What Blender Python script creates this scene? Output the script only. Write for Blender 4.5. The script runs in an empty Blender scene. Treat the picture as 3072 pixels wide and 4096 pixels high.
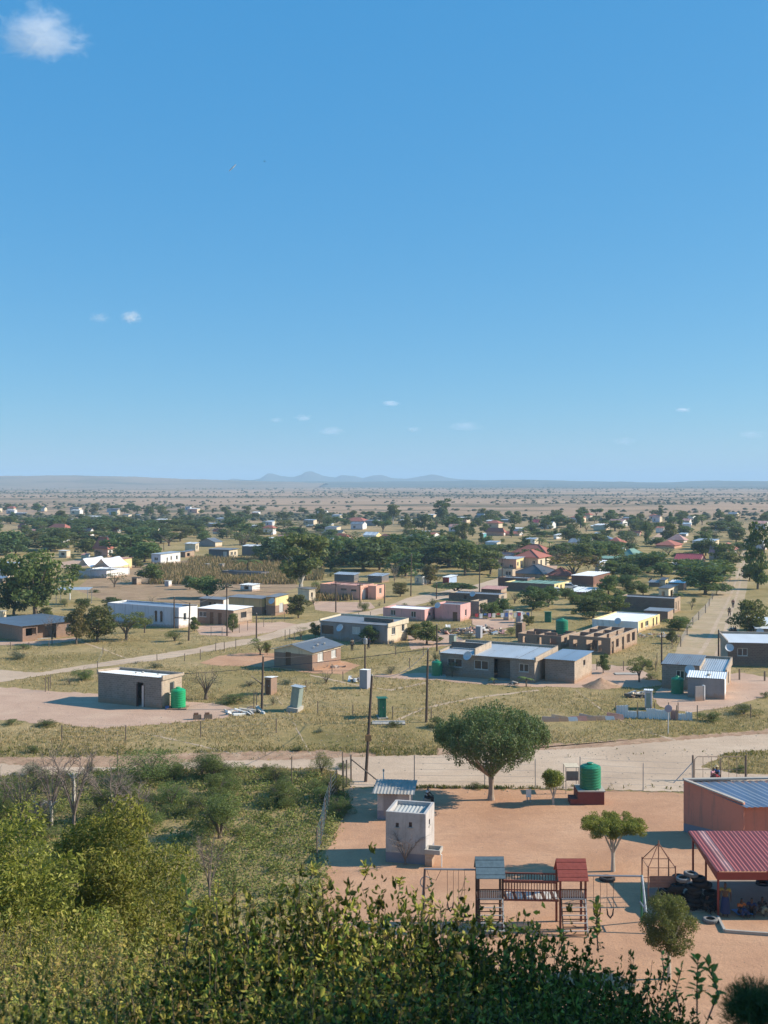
import bpy, math, random
import numpy as np
from mathutils import Vector, Matrix
S = bpy.context.scene
COL = S.collection
R = math.radians
# ------------------------------------------------------------------ camera
F, HY, CX, EYE = 4500.0, 1925.0, 1536.0, 22.0      # focal length and horizon row of the photograph (px), eye height (m)
cd = bpy.data.cameras.new('camera'); cam = bpy.data.objects.new('camera', cd); COL.objects.link(cam)
cam.location = (0, 0, EYE); cam.rotation_euler = (R(90), 0, 0)
cd.sensor_fit = 'VERTICAL'; cd.sensor_height = 36; cd.lens = 36 * F / 4096
cd.shift_y = -(2048 - HY) / 4096; cd.clip_start = 0.1; cd.clip_end = 90000
cd.dof.use_dof = True; cd.dof.focus_distance = 90; cd.dof.aperture_fstop = 3.2
S.camera = cam
# ------------------------------------------------------------------ light
SUN_EL, SUN_AZ = R(31), R(4)                        # the sun stands to the right of the view, a little beyond it
w = bpy.data.worlds.new('World'); S.world = w; w.use_nodes = True
wn = w.node_tree; bg = wn.nodes['Background']
sky = wn.nodes.new('ShaderNodeTexSky'); sky.sky_type = 'NISHITA'; sky.sun_disc = False
sky.sun_elevation = SUN_EL; sky.sun_rotation = R(90) - SUN_AZ
sky.air_density = 1.0; sky.dust_density = 0.3; sky.ozone_density = 4.0; sky.altitude = 600
tint = wn.nodes.new('ShaderNodeMix'); tint.data_type = 'RGBA'; tint.blend_type = 'MULTIPLY'; tint.inputs[0].default_value = 1
tint.inputs[7].default_value = (.58, .57, .38, 1); wn.links.new(sky.outputs[0], tint.inputs[6])
air = wn.nodes.new('ShaderNodeMix'); air.data_type = 'RGBA'; air.blend_type = 'ADD'; air.inputs[0].default_value = 1     # even blue airlight over the whole sky
air.inputs[7].default_value = (.03, 1.72, 4.5, 1); air.clamp_result = False; wn.links.new(tint.outputs[2], air.inputs[6])
wn.links.new(air.outputs[2], bg.inputs[0]); bg.inputs[1].default_value = 0.085
sd = bpy.data.lights.new('sun', 'SUN'); sun = bpy.data.objects.new('sun', sd); COL.objects.link(sun)
sd.energy = 5.0; sd.angle = R(0.5); sd.color = (1.0, 0.91, 0.77)
sv = Vector((math.cos(SUN_EL) * math.cos(SUN_AZ), math.cos(SUN_EL) * math.sin(SUN_AZ), math.sin(SUN_EL)))
sun.rotation_euler = sv.to_track_quat('Z', 'Y').to_euler()
S.view_settings.view_transform = 'Standard'; S.view_settings.look = 'None'
S.view_settings.exposure = 0.45; S.view_settings.gamma = 1; S.view_settings.use_curve_mapping = False
S.render.engine = 'CYCLES'
try:
    S.cycles.volume_bounces = 4; S.cycles.max_bounces = 6; S.cycles.transparent_max_bounces = 6
except Exception: pass
# ------------------------------------------------------------------ map helpers
TX = dict(a=(0,1850), b=(768,1850), c=(1536,1850), d=(2304,1850), e=(0,2300), f=(768,2300), g=(1536,2300), h=(2304,2300),
          i=(0,2750), j=(768,2750), k=(1536,2750), l=(2304,2750), m=(0,3300), n=(768,3300), o=(1536,3300), p=(2304,3300))
ZS = 768 / 1659.0
def P(t, x, y): return (TX[t][0] + x * ZS, TX[t][1] + y * ZS)
def G(px, py, z=0.0):                                # survey: a sight line's meeting point with the level z
    Y = F * (EYE - z) / (py - HY); return Vector(((px - CX) * Y / F, Y, z))
def GT(t, x, y, z=0.0): return G(*P(t, x, y), z)
def AY(px, py, Y): return Vector(((px - CX) * Y / F, Y, EYE - (py - HY) * Y / F))   # the same at a known distance
def m_per_px(Y): return Y / F
def ground_z(X, Y):
    s = 20.3 - 0.53 * Y
    s = s if s > 2 else 2 * math.exp((s - 2) / .8)
    return s if s > 0.02 else 0.0
# ------------------------------------------------------------------ objects
def tag(o, label=None, cat=None, group=None, kind=None):
    if label: o['label'] = label
    if cat: o['category'] = cat
    if group: o['group'] = group
    if kind: o['kind'] = kind
    return o
def empty(name, loc, rz=0, label=None, cat=None, group=None):
    o = bpy.data.objects.new(name, None); COL.objects.link(o); o.location = loc; o.rotation_euler = (0, 0, rz)
    o.empty_display_size = .3
    return tag(o, label, cat, group)
def link_mesh(name, me, parent=None, kind=None):
    o = bpy.data.objects.new(name, me); COL.objects.link(o)
    if parent is not None: o.parent = parent
    if kind: o['kind'] = kind
    return o
def copy_tree(o, parent=None):
    c = o.copy(); COL.objects.link(c); c.parent = parent
    for ch in list(o.children): copy_tree(ch, c)
    return c
def np_mesh(name, V, Fc, mat, smooth=False):
    V = np.asarray(V, dtype=np.float32); Fc = np.asarray(Fc, dtype=np.int32); k = Fc.shape[1]
    me = bpy.data.meshes.new(name); me.vertices.add(len(V)); me.vertices.foreach_set('co', V.ravel())
    me.loops.add(Fc.size); me.loops.foreach_set('vertex_index', Fc.ravel())
    me.polygons.add(len(Fc)); me.polygons.foreach_set('loop_start', np.arange(0, Fc.size, k, dtype=np.int32))
    me.polygons.foreach_set('loop_total', np.full(len(Fc), k, dtype=np.int32))
    me.update(calc_edges=True); me.materials.append(mat)
    if smooth: me.polygons.foreach_set('use_smooth', np.ones(len(Fc), dtype=bool))
    return me
class MB:
    def __init__(s): s.v = []; s.f = []
    def add(s, vs, fs):
        n = len(s.v); s.v += [tuple(v) for v in vs]; s.f += [tuple(i + n for i in f) for f in fs]; return s
    def box(s, x0, x1, y0, y1, z0, z1):
        return s.add([(x0,y0,z0),(x1,y0,z0),(x1,y1,z0),(x0,y1,z0),(x0,y0,z1),(x1,y0,z1),(x1,y1,z1),(x0,y1,z1)],
                     [(0,3,2,1),(4,5,6,7),(0,1,5,4),(1,2,6,5),(2,3,7,6),(3,0,4,7)])
    def hexa(s, b, t):                               # four bottom points and four top points, anticlockwise
        return s.add(list(b) + list(t), [(0,3,2,1),(4,5,6,7),(0,1,5,4),(1,2,6,5),(2,3,7,6),(3,0,4,7)])
    def tube(s, pts, rad, n=6):
        pts = [Vector(p) for p in pts]; k = len(pts)
        if not hasattr(rad, '__len__'): rad = [rad] * k
        base = len(s.v); a = None
        for i, p in enumerate(pts):
            d = (pts[min(i+1, k-1)] - pts[max(i-1, 0)])
            d = d.normalized() if d.length > 1e-9 else Vector((0,0,1))
            if a is None: a = d.orthogonal().normalized()
            a = (a - d * a.dot(d)); a = a.normalized() if a.length > 1e-6 else d.orthogonal().normalized()
            b = d.cross(a)
            for j in range(n):
                t = 2 * math.pi * j / n; q = p + (a * math.cos(t) + b * math.sin(t)) * rad[i]; s.v.append(tuple(q))
        for i in range(k - 1):
            for j in range(n):
                s.f.append((base+i*n+j, base+i*n+(j+1)%n, base+(i+1)*n+(j+1)%n, base+(i+1)*n+j))
        s.f.append(tuple(base + j for j in range(n))[::-1]); s.f.append(tuple(base + (k-1)*n + j for j in range(n)))
        return s
    def bar(s, a, b, w, h=None):                     # square bar between two points
        h = h or w; a = Vector(a); b = Vector(b); d = (b - a).normalized()
        x = d.cross(Vector((0,0,1))); x = x.normalized() if x.length > 1e-4 else Vector((1,0,0)); y = x.cross(d).normalized()
        q = [(-1,-1),(1,-1),(1,1),(-1,1)]
        return s.hexa([a + x*i*w/2 + y*j*h/2 for i, j in q], [b + x*i*w/2 + y*j*h/2 for i, j in q])
    def lathe(s, prof, n=20, c=(0,0,0)):
        base = len(s.v)
        for r, z in prof:
            for j in range(n):
                t = 2*math.pi*j/n; s.v.append((c[0]+r*math.cos(t), c[1]+r*math.sin(t), c[2]+z))
        for i in range(len(prof)-1):
            for j in range(n): s.f.append((base+i*n+j, base+i*n+(j+1)%n, base+(i+1)*n+(j+1)%n, base+(i+1)*n+j))
        s.f.append(tuple(base + (len(prof)-1)*n + j for j in range(n))); s.f.append(tuple(base + j for j in range(n))[::-1])
        return s
    def torus(s, c, R1, r, n=22, m=8, rot=None, sq=1.0):
        base = len(s.v); rot = rot or Matrix.Identity(3)
        for i in range(n):
            t = 2*math.pi*i/n
            for j in range(m):
                u = 2*math.pi*j/m; rr = R1 + r*math.cos(u); q = rot @ Vector((rr*math.cos(t), rr*math.sin(t), r*sq*math.sin(u)))
                s.v.append(tuple(q + Vector(c)))
        for i in range(n):
            for j in range(m): s.f.append((base+i*m+j, base+((i+1)%n)*m+j, base+((i+1)%n)*m+(j+1)%m, base+i*m+(j+1)%m))
        return s
    def build(s, name, mat, parent=None, kind=None, smooth=False):
        me = bpy.data.meshes.new(name); me.from_pydata(s.v, [], s.f); me.materials.append(mat)
        if smooth:
            me.polygons.foreach_set('use_smooth', np.ones(len(me.polygons), dtype=bool))
        me.update()
        return link_mesh(name, me, parent, kind)
# ------------------------------------------------------------------ materials
def nt(name):
    m = bpy.data.materials.new(name); m.use_nodes = True; t = m.node_tree; return m, t, t.nodes['Principled BSDF']
def N(t, kind, **kw):
    n = t.nodes.new(kind)
    for k, v in kw.items():
        if k.startswith('i_'): n.inputs[k[2:].replace('_', ' ')].default_value = v
        else: setattr(n, k, v)
    return n
def ramp(t, fac, stops):
    r = t.nodes.new('ShaderNodeValToRGB'); t.links.new(fac, r.inputs[0]); e = r.color_ramp.elements
    while len(e) < len(stops): e.new(0.5)
    for i, (p, c) in enumerate(stops):
        e[i].position = p; e[i].color = (*c, 1) if len(c) == 3 else c
    return r.outputs[0]
def mixc(t, fac, a, b, mode='MIX'):
    n = t.nodes.new('ShaderNodeMix'); n.data_type = 'RGBA'; n.blend_type = mode
    for s, v in ((n.inputs[0], fac), (n.inputs[6], a), (n.inputs[7], b)):
        if hasattr(v, 'links') or hasattr(v, 'is_linked'): t.links.new(v, s)
        else: s.default_value = v if not isinstance(v, tuple) else ((*v, 1) if len(v) == 3 else v)
    return n.outputs[2]
def noise(t, vec, scale, detail=4, rough=.6, dist=0):
    n = N(t, 'ShaderNodeTexNoise', i_Scale=scale, i_Detail=detail, i_Roughness=rough, i_Distortion=dist)
    if vec is not None: t.links.new(vec, n.inputs['Vector'])
    return n.outputs[0]
def mathn(t, op, a, b=0.0):
    n = t.nodes.new('ShaderNodeMath'); n.operation = op
    for s, v in ((n.inputs[0], a), (n.inputs[1], b)):
        if hasattr(v, 'is_linked'): t.links.new(v, s)
        else: s.default_value = v
    return n.outputs[0]
def bump(t, b, h, strength=.4, dist=.02):
    n = t.nodes.new('ShaderNodeBump'); n.inputs['Strength'].default_value = strength; n.inputs['Distance'].default_value = dist
    t.links.new(h, n.inputs['Height']); t.links.new(n.outputs[0], b.inputs['Normal'])
def scl(c, k): return tuple(max(0, min(1, x * k)) for x in c)
_mc = {}
def mud(t, g, c1):
    """red mud splashed up the foot of a wall, and rain streaks running down from its top"""
    sp = N(t, 'ShaderNodeSeparateXYZ'); t.links.new(g, sp.inputs[0])
    z = mathn(t, 'ADD', sp.outputs[2], mathn(t, 'MULTIPLY', noise(t, g, 2.2, 4, .7), -1.3))
    f = ramp(t, mathn(t, 'ADD', z, .6), [(.15, (.75,.75,.75)), (.5, (0,0,0))])
    c2 = mixc(t, f, c1, (.36, .22, .14))
    mp = N(t, 'ShaderNodeMapping'); t.links.new(g, mp.inputs[0]); mp.inputs['Scale'].default_value = (3.5, 3.5, .3)
    return mixc(t, ramp(t, noise(t, mp.outputs[0], 1.0, 5, .7), [(.52, (0,0,0)), (.72, (.55,.55,.55))]), c2, (.2, .17, .14))
def plain(name, c, rough=.85, var=.25, sc=1.2, metal=0, grain=.3, spec=.3):
    """painted, plastered or metal surface with broad stains and fine grain"""
    if name in _mc: return _mc[name]
    m, t, b = nt(name); g = N(t, 'ShaderNodeNewGeometry').outputs['Position']
    n1 = noise(t, g, sc, 5, .65); n2 = noise(t, g, sc * 14, 3, .7)
    f = mathn(t, 'ADD', mathn(t, 'MULTIPLY', n1, .7), mathn(t, 'MULTIPLY', n2, .3))
    c1 = ramp(t, f, [(.3, scl(c, 1 - var)), (.5, c), (.72, scl(c, 1 + var * .6))])
    if 'plaster' in name: c1 = mud(t, g, c1)
    t.links.new(c1, b.inputs['Base Color']); b.inputs['Roughness'].default_value = rough; b.inputs['Metallic'].default_value = metal
    b.inputs['Specular IOR Level'].default_value = spec
    if grain: bump(t, b, n2, grain, .02)
    _mc[name] = m; return m
def brick(name, c1, c2, mortar, bw=.39, bh=.2, mo=.02, stain=(.2, .16, .12)):
    if name in _mc: return _mc[name]
    m, t, b = nt(name); oc = N(t, 'ShaderNodeTexCoord').outputs['Object']
    sp = N(t, 'ShaderNodeSeparateXYZ'); t.links.new(oc, sp.inputs[0])
    cb = N(t, 'ShaderNodeCombineXYZ'); t.links.new(mathn(t, 'ADD', sp.outputs[0], sp.outputs[1]), cb.inputs[0]); t.links.new(sp.outputs[2], cb.inputs[1])
    br = N(t, 'ShaderNodeTexBrick', i_Scale=1.0); t.links.new(cb.outputs[0], br.inputs['Vector'])
    br.inputs['Brick Width'].default_value = bw; br.inputs['Row Height'].default_value = bh; br.inputs['Mortar Size'].default_value = mo
    br.inputs['Color1'].default_value = (*c1, 1); br.inputs['Color2'].default_value = (*c2, 1); br.inputs['Mortar'].default_value = (*mortar, 1)
    n1 = noise(t, oc, 0.8, 5, .65); n2 = noise(t, oc, 12, 3, .7)
    c = mixc(t, mathn(t, 'MULTIPLY', mathn(t, 'SUBTRACT', n1, .45), 1.4), br.outputs['Color'], stain)
    c = mud(t, N(t, 'ShaderNodeNewGeometry').outputs['Position'], c)
    t.links.new(c, b.inputs['Base Color']); b.inputs['Roughness'].default_value = .92; b.inputs['Specular IOR Level'].default_value = .15
    bump(t, b, mathn(t, 'ADD', mathn(t, 'MULTIPLY', br.outputs['Fac'], -1.0), mathn(t, 'MULTIPLY', n2, .4)), .7, .02)
    _mc[name] = m; return m
def roofm(name, c, rust=(.22, .12, .07), rf=.35, rough=.45, metal=.55):
    if name in _mc: return _mc[name]
    m, t, b = nt(name); oc = N(t, 'ShaderNodeTexCoord').outputs['Object']
    mp = N(t, 'ShaderNodeMapping'); t.links.new(oc, mp.inputs[0]); mp.inputs['Scale'].default_value = (1.3, .35, 1)
    n1 = noise(t, mp.outputs[0], 1.2, 6, .7); n2 = noise(t, oc, 9, 4, .7)
    vo = N(t, 'ShaderNodeTexVoronoi', i_Scale=.55); t.links.new(mp.outputs[0], vo.inputs['Vector'])
    c0 = mixc(t, mathn(t, 'MULTIPLY', vo.outputs['Distance'], .6), scl(c, 1.12), scl(c, .78))
    f = ramp(t, n1, [(1 - rf - .12, (0, 0, 0)), (1 - rf + .12, (1, 1, 1))])
    c1 = mixc(t, f, c0, rust); c2 = mixc(t, mathn(t, 'MULTIPLY', n2, .35), c1, scl(c, .6))
    t.links.new(c2, b.inputs['Base Color']); b.inputs['Roughness'].default_value = rough; b.inputs['Metallic'].default_value = metal
    bump(t, b, n2, .25, .02)
    _mc[name] = m; return m
def leafm(name, cols, trans=.35, rough=.6, spec=.25):
    """leaf colours picked leaf by leaf and plant by plant"""
    if name in _mc: return _mc[name]
    m, t, b = nt(name); g = N(t, 'ShaderNodeNewGeometry'); oi = N(t, 'ShaderNodeObjectInfo')
    k = len(cols); c = ramp(t, g.outputs['Random Per Island'], [(i / max(1, k - 1), cc) for i, cc in enumerate(cols)])
    n1 = noise(t, g.outputs['Position'], .9, 3, .6)
    hs = N(t, 'ShaderNodeHueSaturation'); t.links.new(c, hs.inputs['Color'])
    t.links.new(mathn(t, 'ADD', mathn(t, 'MULTIPLY', oi.outputs['Random'], .05), .475), hs.inputs['Hue'])
    t.links.new(mathn(t, 'ADD', mathn(t, 'MULTIPLY', n1, .7), mathn(t, 'ADD', mathn(t, 'MULTIPLY', oi.outputs['Random'], .4), .45)), hs.inputs['Value'])
    t.links.new(hs.outputs[0], b.inputs['Base Color']); b.inputs['Roughness'].default_value = rough; b.inputs['Specular IOR Level'].default_value = spec
    tr = N(t, 'ShaderNodeBsdfTranslucent'); t.links.new(mixc(t, .5, hs.outputs[0], (.25, .3, .03), 'MIX'), tr.inputs[0])
    mx = N(t, 'ShaderNodeMixShader'); mx.inputs[0].default_value = trans
    t.links.new(b.outputs[0], mx.inputs[1]); t.links.new(tr.outputs[0], mx.inputs[2])
    t.links.new(mx.outputs[0], t.nodes['Material Output'].inputs[0])
    _mc[name] = m; return m
def soil(name, a, b_, c, sc=.25, extra=None, patch=.5):
    """bare earth: broad tonal drift, trodden streaks, small stones"""
    if name in _mc: return _mc[name]
    m, t, b = nt(name); g = N(t, 'ShaderNodeNewGeometry').outputs['Position']
    n1 = noise(t, g, sc, 6, .6, .3); n2 = noise(t, g, sc * 9, 5, .7); n3 = noise(t, g, 9, 4, .75)
    mp = N(t, 'ShaderNodeMapping'); t.links.new(g, mp.inputs[0]); mp.inputs['Scale'].default_value = (.25, 1.4, 1); mp.inputs['Rotation'].default_value = (0, 0, .05)
    n4 = noise(t, mp.outputs[0], .9, 5, .65)
    c1 = ramp(t, n1, [(.32, a), (.5, b_), (.68, c)])
    c2 = mixc(t, ramp(t, n4, [(.45, (0,0,0)), (.7, (.55,.55,.55))]), c1, scl(b_, .82))
    c3 = mixc(t, ramp(t, n3, [(.35, (.45,.45,.45)), (.5, (0,0,0))]), c2, scl(b_, .62))
    c3 = mixc(t, ramp(t, noise(t, g, sc * 28, 3, .6, .8), [(.3, (.4,.4,.4)), (.42, (0,0,0))]), c3, scl(a, .8)) if sc > .1 else c3
    c4 = mixc(t, ramp(t, n2, [(.6, (0,0,0)), (.8, (.6,.6,.6))]), c3, scl(c, 1.12))
    if extra: c4 = mixc(t, ramp(t, noise(t, g, sc * 3, 6, .75, .5), [(.52, (0,0,0)), (.66, (patch,)*3)]), c4, extra)
    t.links.new(c4, b.inputs['Base Color']); b.inputs['Roughness'].default_value = .95; b.inputs['Specular IOR Level'].default_value = .1
    bump(t, b, mathn(t, 'ADD', n3, mathn(t, 'MULTIPLY', n2, 2.0)), .5, .05)
    _mc[name] = m; return m
# ================================================================== GROUND
rng = np.random.default_rng(7); rnd = random.Random(5)
M_SAND = soil('red_sand', (.45,.245,.145), (.53,.3,.18), (.59,.35,.215), .2, (.4,.225,.14), .6)
M_ROAD = soil('road_dirt', (.47,.34,.24), (.56,.41,.29), (.62,.47,.34), .16)
M_YARD = soil('yard_dirt', (.48,.31,.22), (.54,.36,.26), (.6,.42,.3), .2)
M_BROWN = soil('brown_earth', (.3,.19,.12), (.38,.25,.15), (.45,.3,.19), .3, (.2,.18,.08), .7)
M_BANK = soil('red_bank', (.34,.2,.13), (.45,.28,.18), (.55,.37,.25), .9, (.16,.14,.06), .8)
M_STREET = soil('grassy_street', (.42,.305,.18), (.48,.35,.22), (.54,.4,.265), .2, (.3,.27,.13), .8)
M_TRACK = soil('wheel_track', (.46,.33,.22), (.53,.39,.27), (.58,.44,.32), .3)
# plain: dry grass near, bushveld with tree bands further off
m, t, b = nt('veld'); gp = N(t, 'ShaderNodeNewGeometry').outputs['Position']; M_VELD = m
sp = N(t, 'ShaderNodeSeparateXYZ'); t.links.new(gp, sp.inputs[0])
n1 = noise(t, gp, .06, 7, .62, .4); n2 = noise(t, gp, .6, 6, .7); n3 = noise(t, gp, 6, 4, .75)
near = ramp(t, n1, [(.3, (.21,.163,.06)), (.42, (.34,.25,.105)), (.55, (.43,.31,.15)), (.72, (.5,.36,.19))])
near = mixc(t, ramp(t, n2, [(.42, (0,0,0)), (.62, (.55,.55,.55))]), near, (.235,.205,.09))
near = mixc(t, ramp(t, n3, [(.3, (.55,.55,.55)), (.5, (0,0,0))]), near, (.12,.11,.05))
near = mixc(t, ramp(t, noise(t, gp, .25, 5, .7, .6), [(.6, (0,0,0)), (.7, (.65,.65,.65))]), near, (.46,.32,.2))
mp = N(t, 'ShaderNodeMapping'); t.links.new(gp, mp.inputs[0]); mp.inputs['Scale'].default_value = (.0016, .0045, 1)
f1 = noise(t, mp.outputs[0], 1.0, 5, .6, .5); f2 = noise(t, gp, .012, 6, .75)
far = ramp(t, f2, [(.3, (.32,.212,.14)), (.5, (.395,.27,.182)), (.7, (.46,.325,.222))])
thr = mathn(t, 'ADD', mathn(t, 'MULTIPLY', f1, 1.25), mathn(t, 'MULTIPLY', f2, .75))
far = mixc(t, ramp(t, mathn(t, 'MULTIPLY', thr, .5), [(.5, (0,0,0)), (.56, (.85,.85,.85))]), far, (.085,.09,.055))
yk = N(t, 'ShaderNodeMapRange'); t.links.new(sp.outputs[1], yk.inputs[0]); yk.inputs[1].default_value = 380; yk.inputs[2].default_value = 800
wood = N(t, 'ShaderNodeMapRange'); t.links.new(mathn(t, 'ADD', sp.outputs[1], mathn(t, 'MULTIPLY', sp.outputs[0], .55)), wood.inputs[0])
wood.inputs[1].default_value = 3400; wood.inputs[2].default_value = 4300; wood.inputs[4].default_value = .9
far = mixc(t, wood.outputs[0], far, (.06,.07,.045))
t.links.new(mixc(t, yk.outputs[0], near, far), b.inputs['Base Color'])
b.inputs['Roughness'].default_value = 1; b.inputs['Specular IOR Level'].default_value = .05
bump(t, b, mathn(t, 'ADD', n3, mathn(t, 'MULTIPLY', n2, 3.0)), .8, .12)
# the sheet: fine rings near the hill, wide rings to the horizon
ys = np.concatenate([np.arange(-40, 60, 2.0), np.geomspace(60, 12500, 80)]); NX = 60
V = []; Fc = []
for j, Y in enumerate(ys):
    wdt = 45 + max(0, Y) * 0.95
    for i in range(NX):
        X = (i / (NX - 1) * 2 - 1) * wdt; V.append((X, Y, ground_z(X, max(Y, 0)) if Y > 0 else 20.3 + 0.02 * Y))
for j in range(len(ys) - 1):
    for i in range(NX - 1): a = j * NX + i; Fc.append((a, a+1, a+1+NX, a+NX))
link_mesh('ground', np_mesh('ground', V, Fc, M_VELD, True), kind='structure')
# patches with ragged rims
def ragged(pts, step_px=14, amp=4.0, seed=1, closed=True):
    r = np.random.default_rng(seed); out = []
    n = len(pts)
    for i in range(n):
        a = np.array(pts[i], float); b_ = np.array(pts[(i+1) % n], float); L = np.linalg.norm(b_ - a); k = max(1, int(L / step_px))
        for q in range(k):
            p = a + (b_ - a) * q / k
            s = max(.12, min(1.0, (p[1] - HY) / 1100))
            p = p + r.normal(0, 1, 2) * np.array([.8, .42]) * amp * s
            out.append((p[0], max(p[1], HY + 60)))
    return out
PATCHES = []
def patch(name, pts, mat, z=.012, amp=4.0, step=16, keep=True):
    rr = ragged(pts, step, amp, len(PATCHES) + 3)
    W = [G(x, y, 0) for x, y in rr]
    if keep: PATCHES.append(np.array([(p.x, p.y) for p in W]))
    me = bpy.data.meshes.new(name); me.from_pydata([(p.x, p.y, z) for p in W], [], [tuple(range(len(W)))]); me.materials.append(mat); me.update()
    if me.polygons[0].normal.z < 0: me.flip_normals()
    return link_mesh(name, me, kind='structure')
patch('school_yard', [(1395,3152),(1800,3155),(2300,3160),(2740,3172),(3500,3180),(4300,4000),(4400,4250),(1500,4250),(1330,3900),(1290,3600),(1305,3420),(1360,3290),(1385,3200)], M_SAND, .012, 5)
patch('dirt_road', [(-700,3040),(0,3056),(240,3070),(560,3068),(800,3045),(1000,3042),(1250,3040),(1400,3028),(1750,3022),(2000,3005),(2304,2996),(2580,2975),(2900,2945),(3300,2925),(3800,2905),
      (3800,2965),(3300,2985),(3072,3000),(2900,3015),(2850,3045),(2800,3068),(2950,3095),(3300,3105),(3300,3172),(2740,3168),(2300,3156),(1800,3150),(1405,3148),(1390,3110),(1300,3076),(1000,3072),(780,3078),(560,3088),(240,3102),(-700,3110)], M_ROAD, .02, 3.5, 12)
patch('red_verge', [(-300,3030),(60,3030),(300,3028),(560,3022),(800,3012),(1100,3005),(1300,3002),(1420,3012),(1500,3012),(1500,3030),(1250,3042),(1000,3046),(700,3052),(560,3070),(200,3072),(-300,3062)], M_BANK, .008, 6, 9)
patch('grey_verge', [(1740,2992),(1900,2985),(2304,2975),(2500,2958),(2800,2940),(3072,2918),(3500,2895),(3500,2915),(2900,2950),(2580,2978),(2304,3000),(2000,3008),(1750,3024)], M_BANK, .008, 6, 9)
patch('tank_house_yard', [(-500,2735),(60,2752),(200,2765),(390,2775),(480,2790),(760,2808),(890,2818),(960,2845),(900,2872),(780,2884),(640,2898),(400,2915),(290,2905),(230,2888),(120,2892),(60,2880),(-500,2875)], M_YARD, .012, 4)
patch('cross_road', [(-500,2720),(-150,2690),(0,2680),(150,2692),(320,2664),(500,2636),(768,2596),(884,2571),(1018,2552),(1175,2501),(1324,2473),(1536,2430),(1630,2392),(1740,2370),(1880,2345),(1985,2315),(2010,2290),(2075,2290),(2060,2330),(1985,2350),(1900,2378),(1760,2398),(1650,2424),(1536,2454),(1400,2478),(1270,2508),(1130,2546),(1030,2570),(884,2598),(768,2617),(625,2642),(400,2668),(185,2700),(0,2730),(-500,2780)], M_ROAD, .02, 3)
patch('swept_red_yard', [(800,2652),(880,2622),(960,2612),(1100,2612),(1180,2625),(1380,2645),(1440,2662),(1370,2696),(1250,2692),(1090,2672),(980,2664),(870,2664)], M_SAND, .012, 3)
patch('long_house_yard', [(1536,2698),(1640,2695),(1750,2690),(2000,2700),(2200,2720),(2330,2690),(2360,2655),(2450,2660),(2560,2672),(2600,2700),(2660,2740),(2560,2752),(2440,2748),(2330,2752),(2140,2748),(1900,2736),(1750,2722),(1600,2715),(1480,2706)], M_YARD, .012, 4)
patch('tin_house_yard', [(2640,2750),(2700,2730),(2900,2700),(2960,2690),(3072,2710),(3400,2720),(3400,2770),(3072,2785),(2900,2830),(2760,2850),(2640,2828),(2610,2790)], M_YARD, .012, 4)
patch('long_street', [(2690,2632),(2748,2500),(2800,2440),(2850,2390),(2895,2340),(2925,2300),(2950,2250),(2965,2210),(2982,2150),(3000,2150),(3004,2210),(3000,2260),(2995,2310),(2985,2360),(2975,2420),(2962,2500),(2925,2632)], M_STREET, .014, 3)
for s in (0, 1):
    c = [(2790+s*75,2632),(2835+s*55,2560),(2872+s*42,2480),(2905+s*30,2420),(2935+s*22,2350),(2958+s*14,2280),(2975+s*8,2210)]
    wd = [11, 9, 8, 6, 4, 3, 2]
    patch('wheel_track', [(x - q, y) for (x, y), q in zip(c, wd)] + [(x + q, y) for (x, y), q in zip(c[::-1], wd[::-1])], M_TRACK, .018, 1.5)
patch('side_yard', [(960,2492),(1130,2488),(1200,2500),(1090,2528),(960,2548),(800,2540),(780,2505)], M_YARD, .012, 3)
patch('side_yard', [(1250,2405),(1480,2410),(1500,2432),(1380,2455),(1260,2440)], M_YARD, .012, 3)
patch('side_yard', [(1880,2470),(2060,2475),(2055,2510),(1960,2520),(1890,2500)], M_YARD, .012, 3)
patch('side_yard', [(1630,2530),(1790,2530),(1860,2560),(1800,2580),(1640,2600)], M_YARD, .012, 3)
patch('side_yard', [(240,2250),(380,2228),(380,2262),(250,2275)], M_YARD, .012, 2)
patch('side_yard', [(2150,2262),(2230,2262),(2225,2285),(2120,2300),(2010,2300),(2060,2280)], M_YARD, .012, 2)
patch('side_yard', [(2390,2204),(2480,2202),(2475,2220),(2380,2225)], M_YARD, .012, 2)
patch('side_yard', [(2600,2160),(2650,2120),(2668,2122),(2660,2160)], M_YARD, .012, 2)
patch('side_yard', [(1950,2105),(2000,2096),(2010,2108),(1955,2120)], M_YARD, .012, 2)
patch('side_yard', [(-100,2690),(40,2684),(160,2692),(60,2716),(-100,2728)], M_YARD, .016, 2)
patch('side_yard', [(-200,2562),(110,2566),(300,2550),(330,2560),(150,2580),(-200,2582)], M_YARD, .012, 2)
patch('ploughed_ground', [(560,2400),(700,2330),(900,2300),(1130,2310),(1200,2345),(1060,2400),(800,2420)], M_BROWN, .006, 4)
patch('ploughed_ground', [(380,2290),(520,2260),(760,2240),(1080,2250),(1080,2330),(760,2400),(420,2400),(300,2360)], M_BROWN, .007, 4)
for pts_ in ([(1560,2890),(1700,2830),(1900,2790),(2150,2760)], [(560,2930),(700,2960),(830,2990),(960,3020)], [(1000,2700),(1080,2760),(1150,2850),(1210,2960),(1240,3020)], [(2300,2760),(2420,2850),(2560,2920),(2700,2960)], [(300,2560),(420,2600),(520,2640)], [(1240,2700),(1420,2740),(1560,2760),(1700,2730)]):
    patch('footpath', [(x, y - 2) for x, y in pts_] + [(x + 5, y + 3) for x, y in pts_[::-1]], M_TRACK, .009, 2.5, 12, False)
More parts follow.
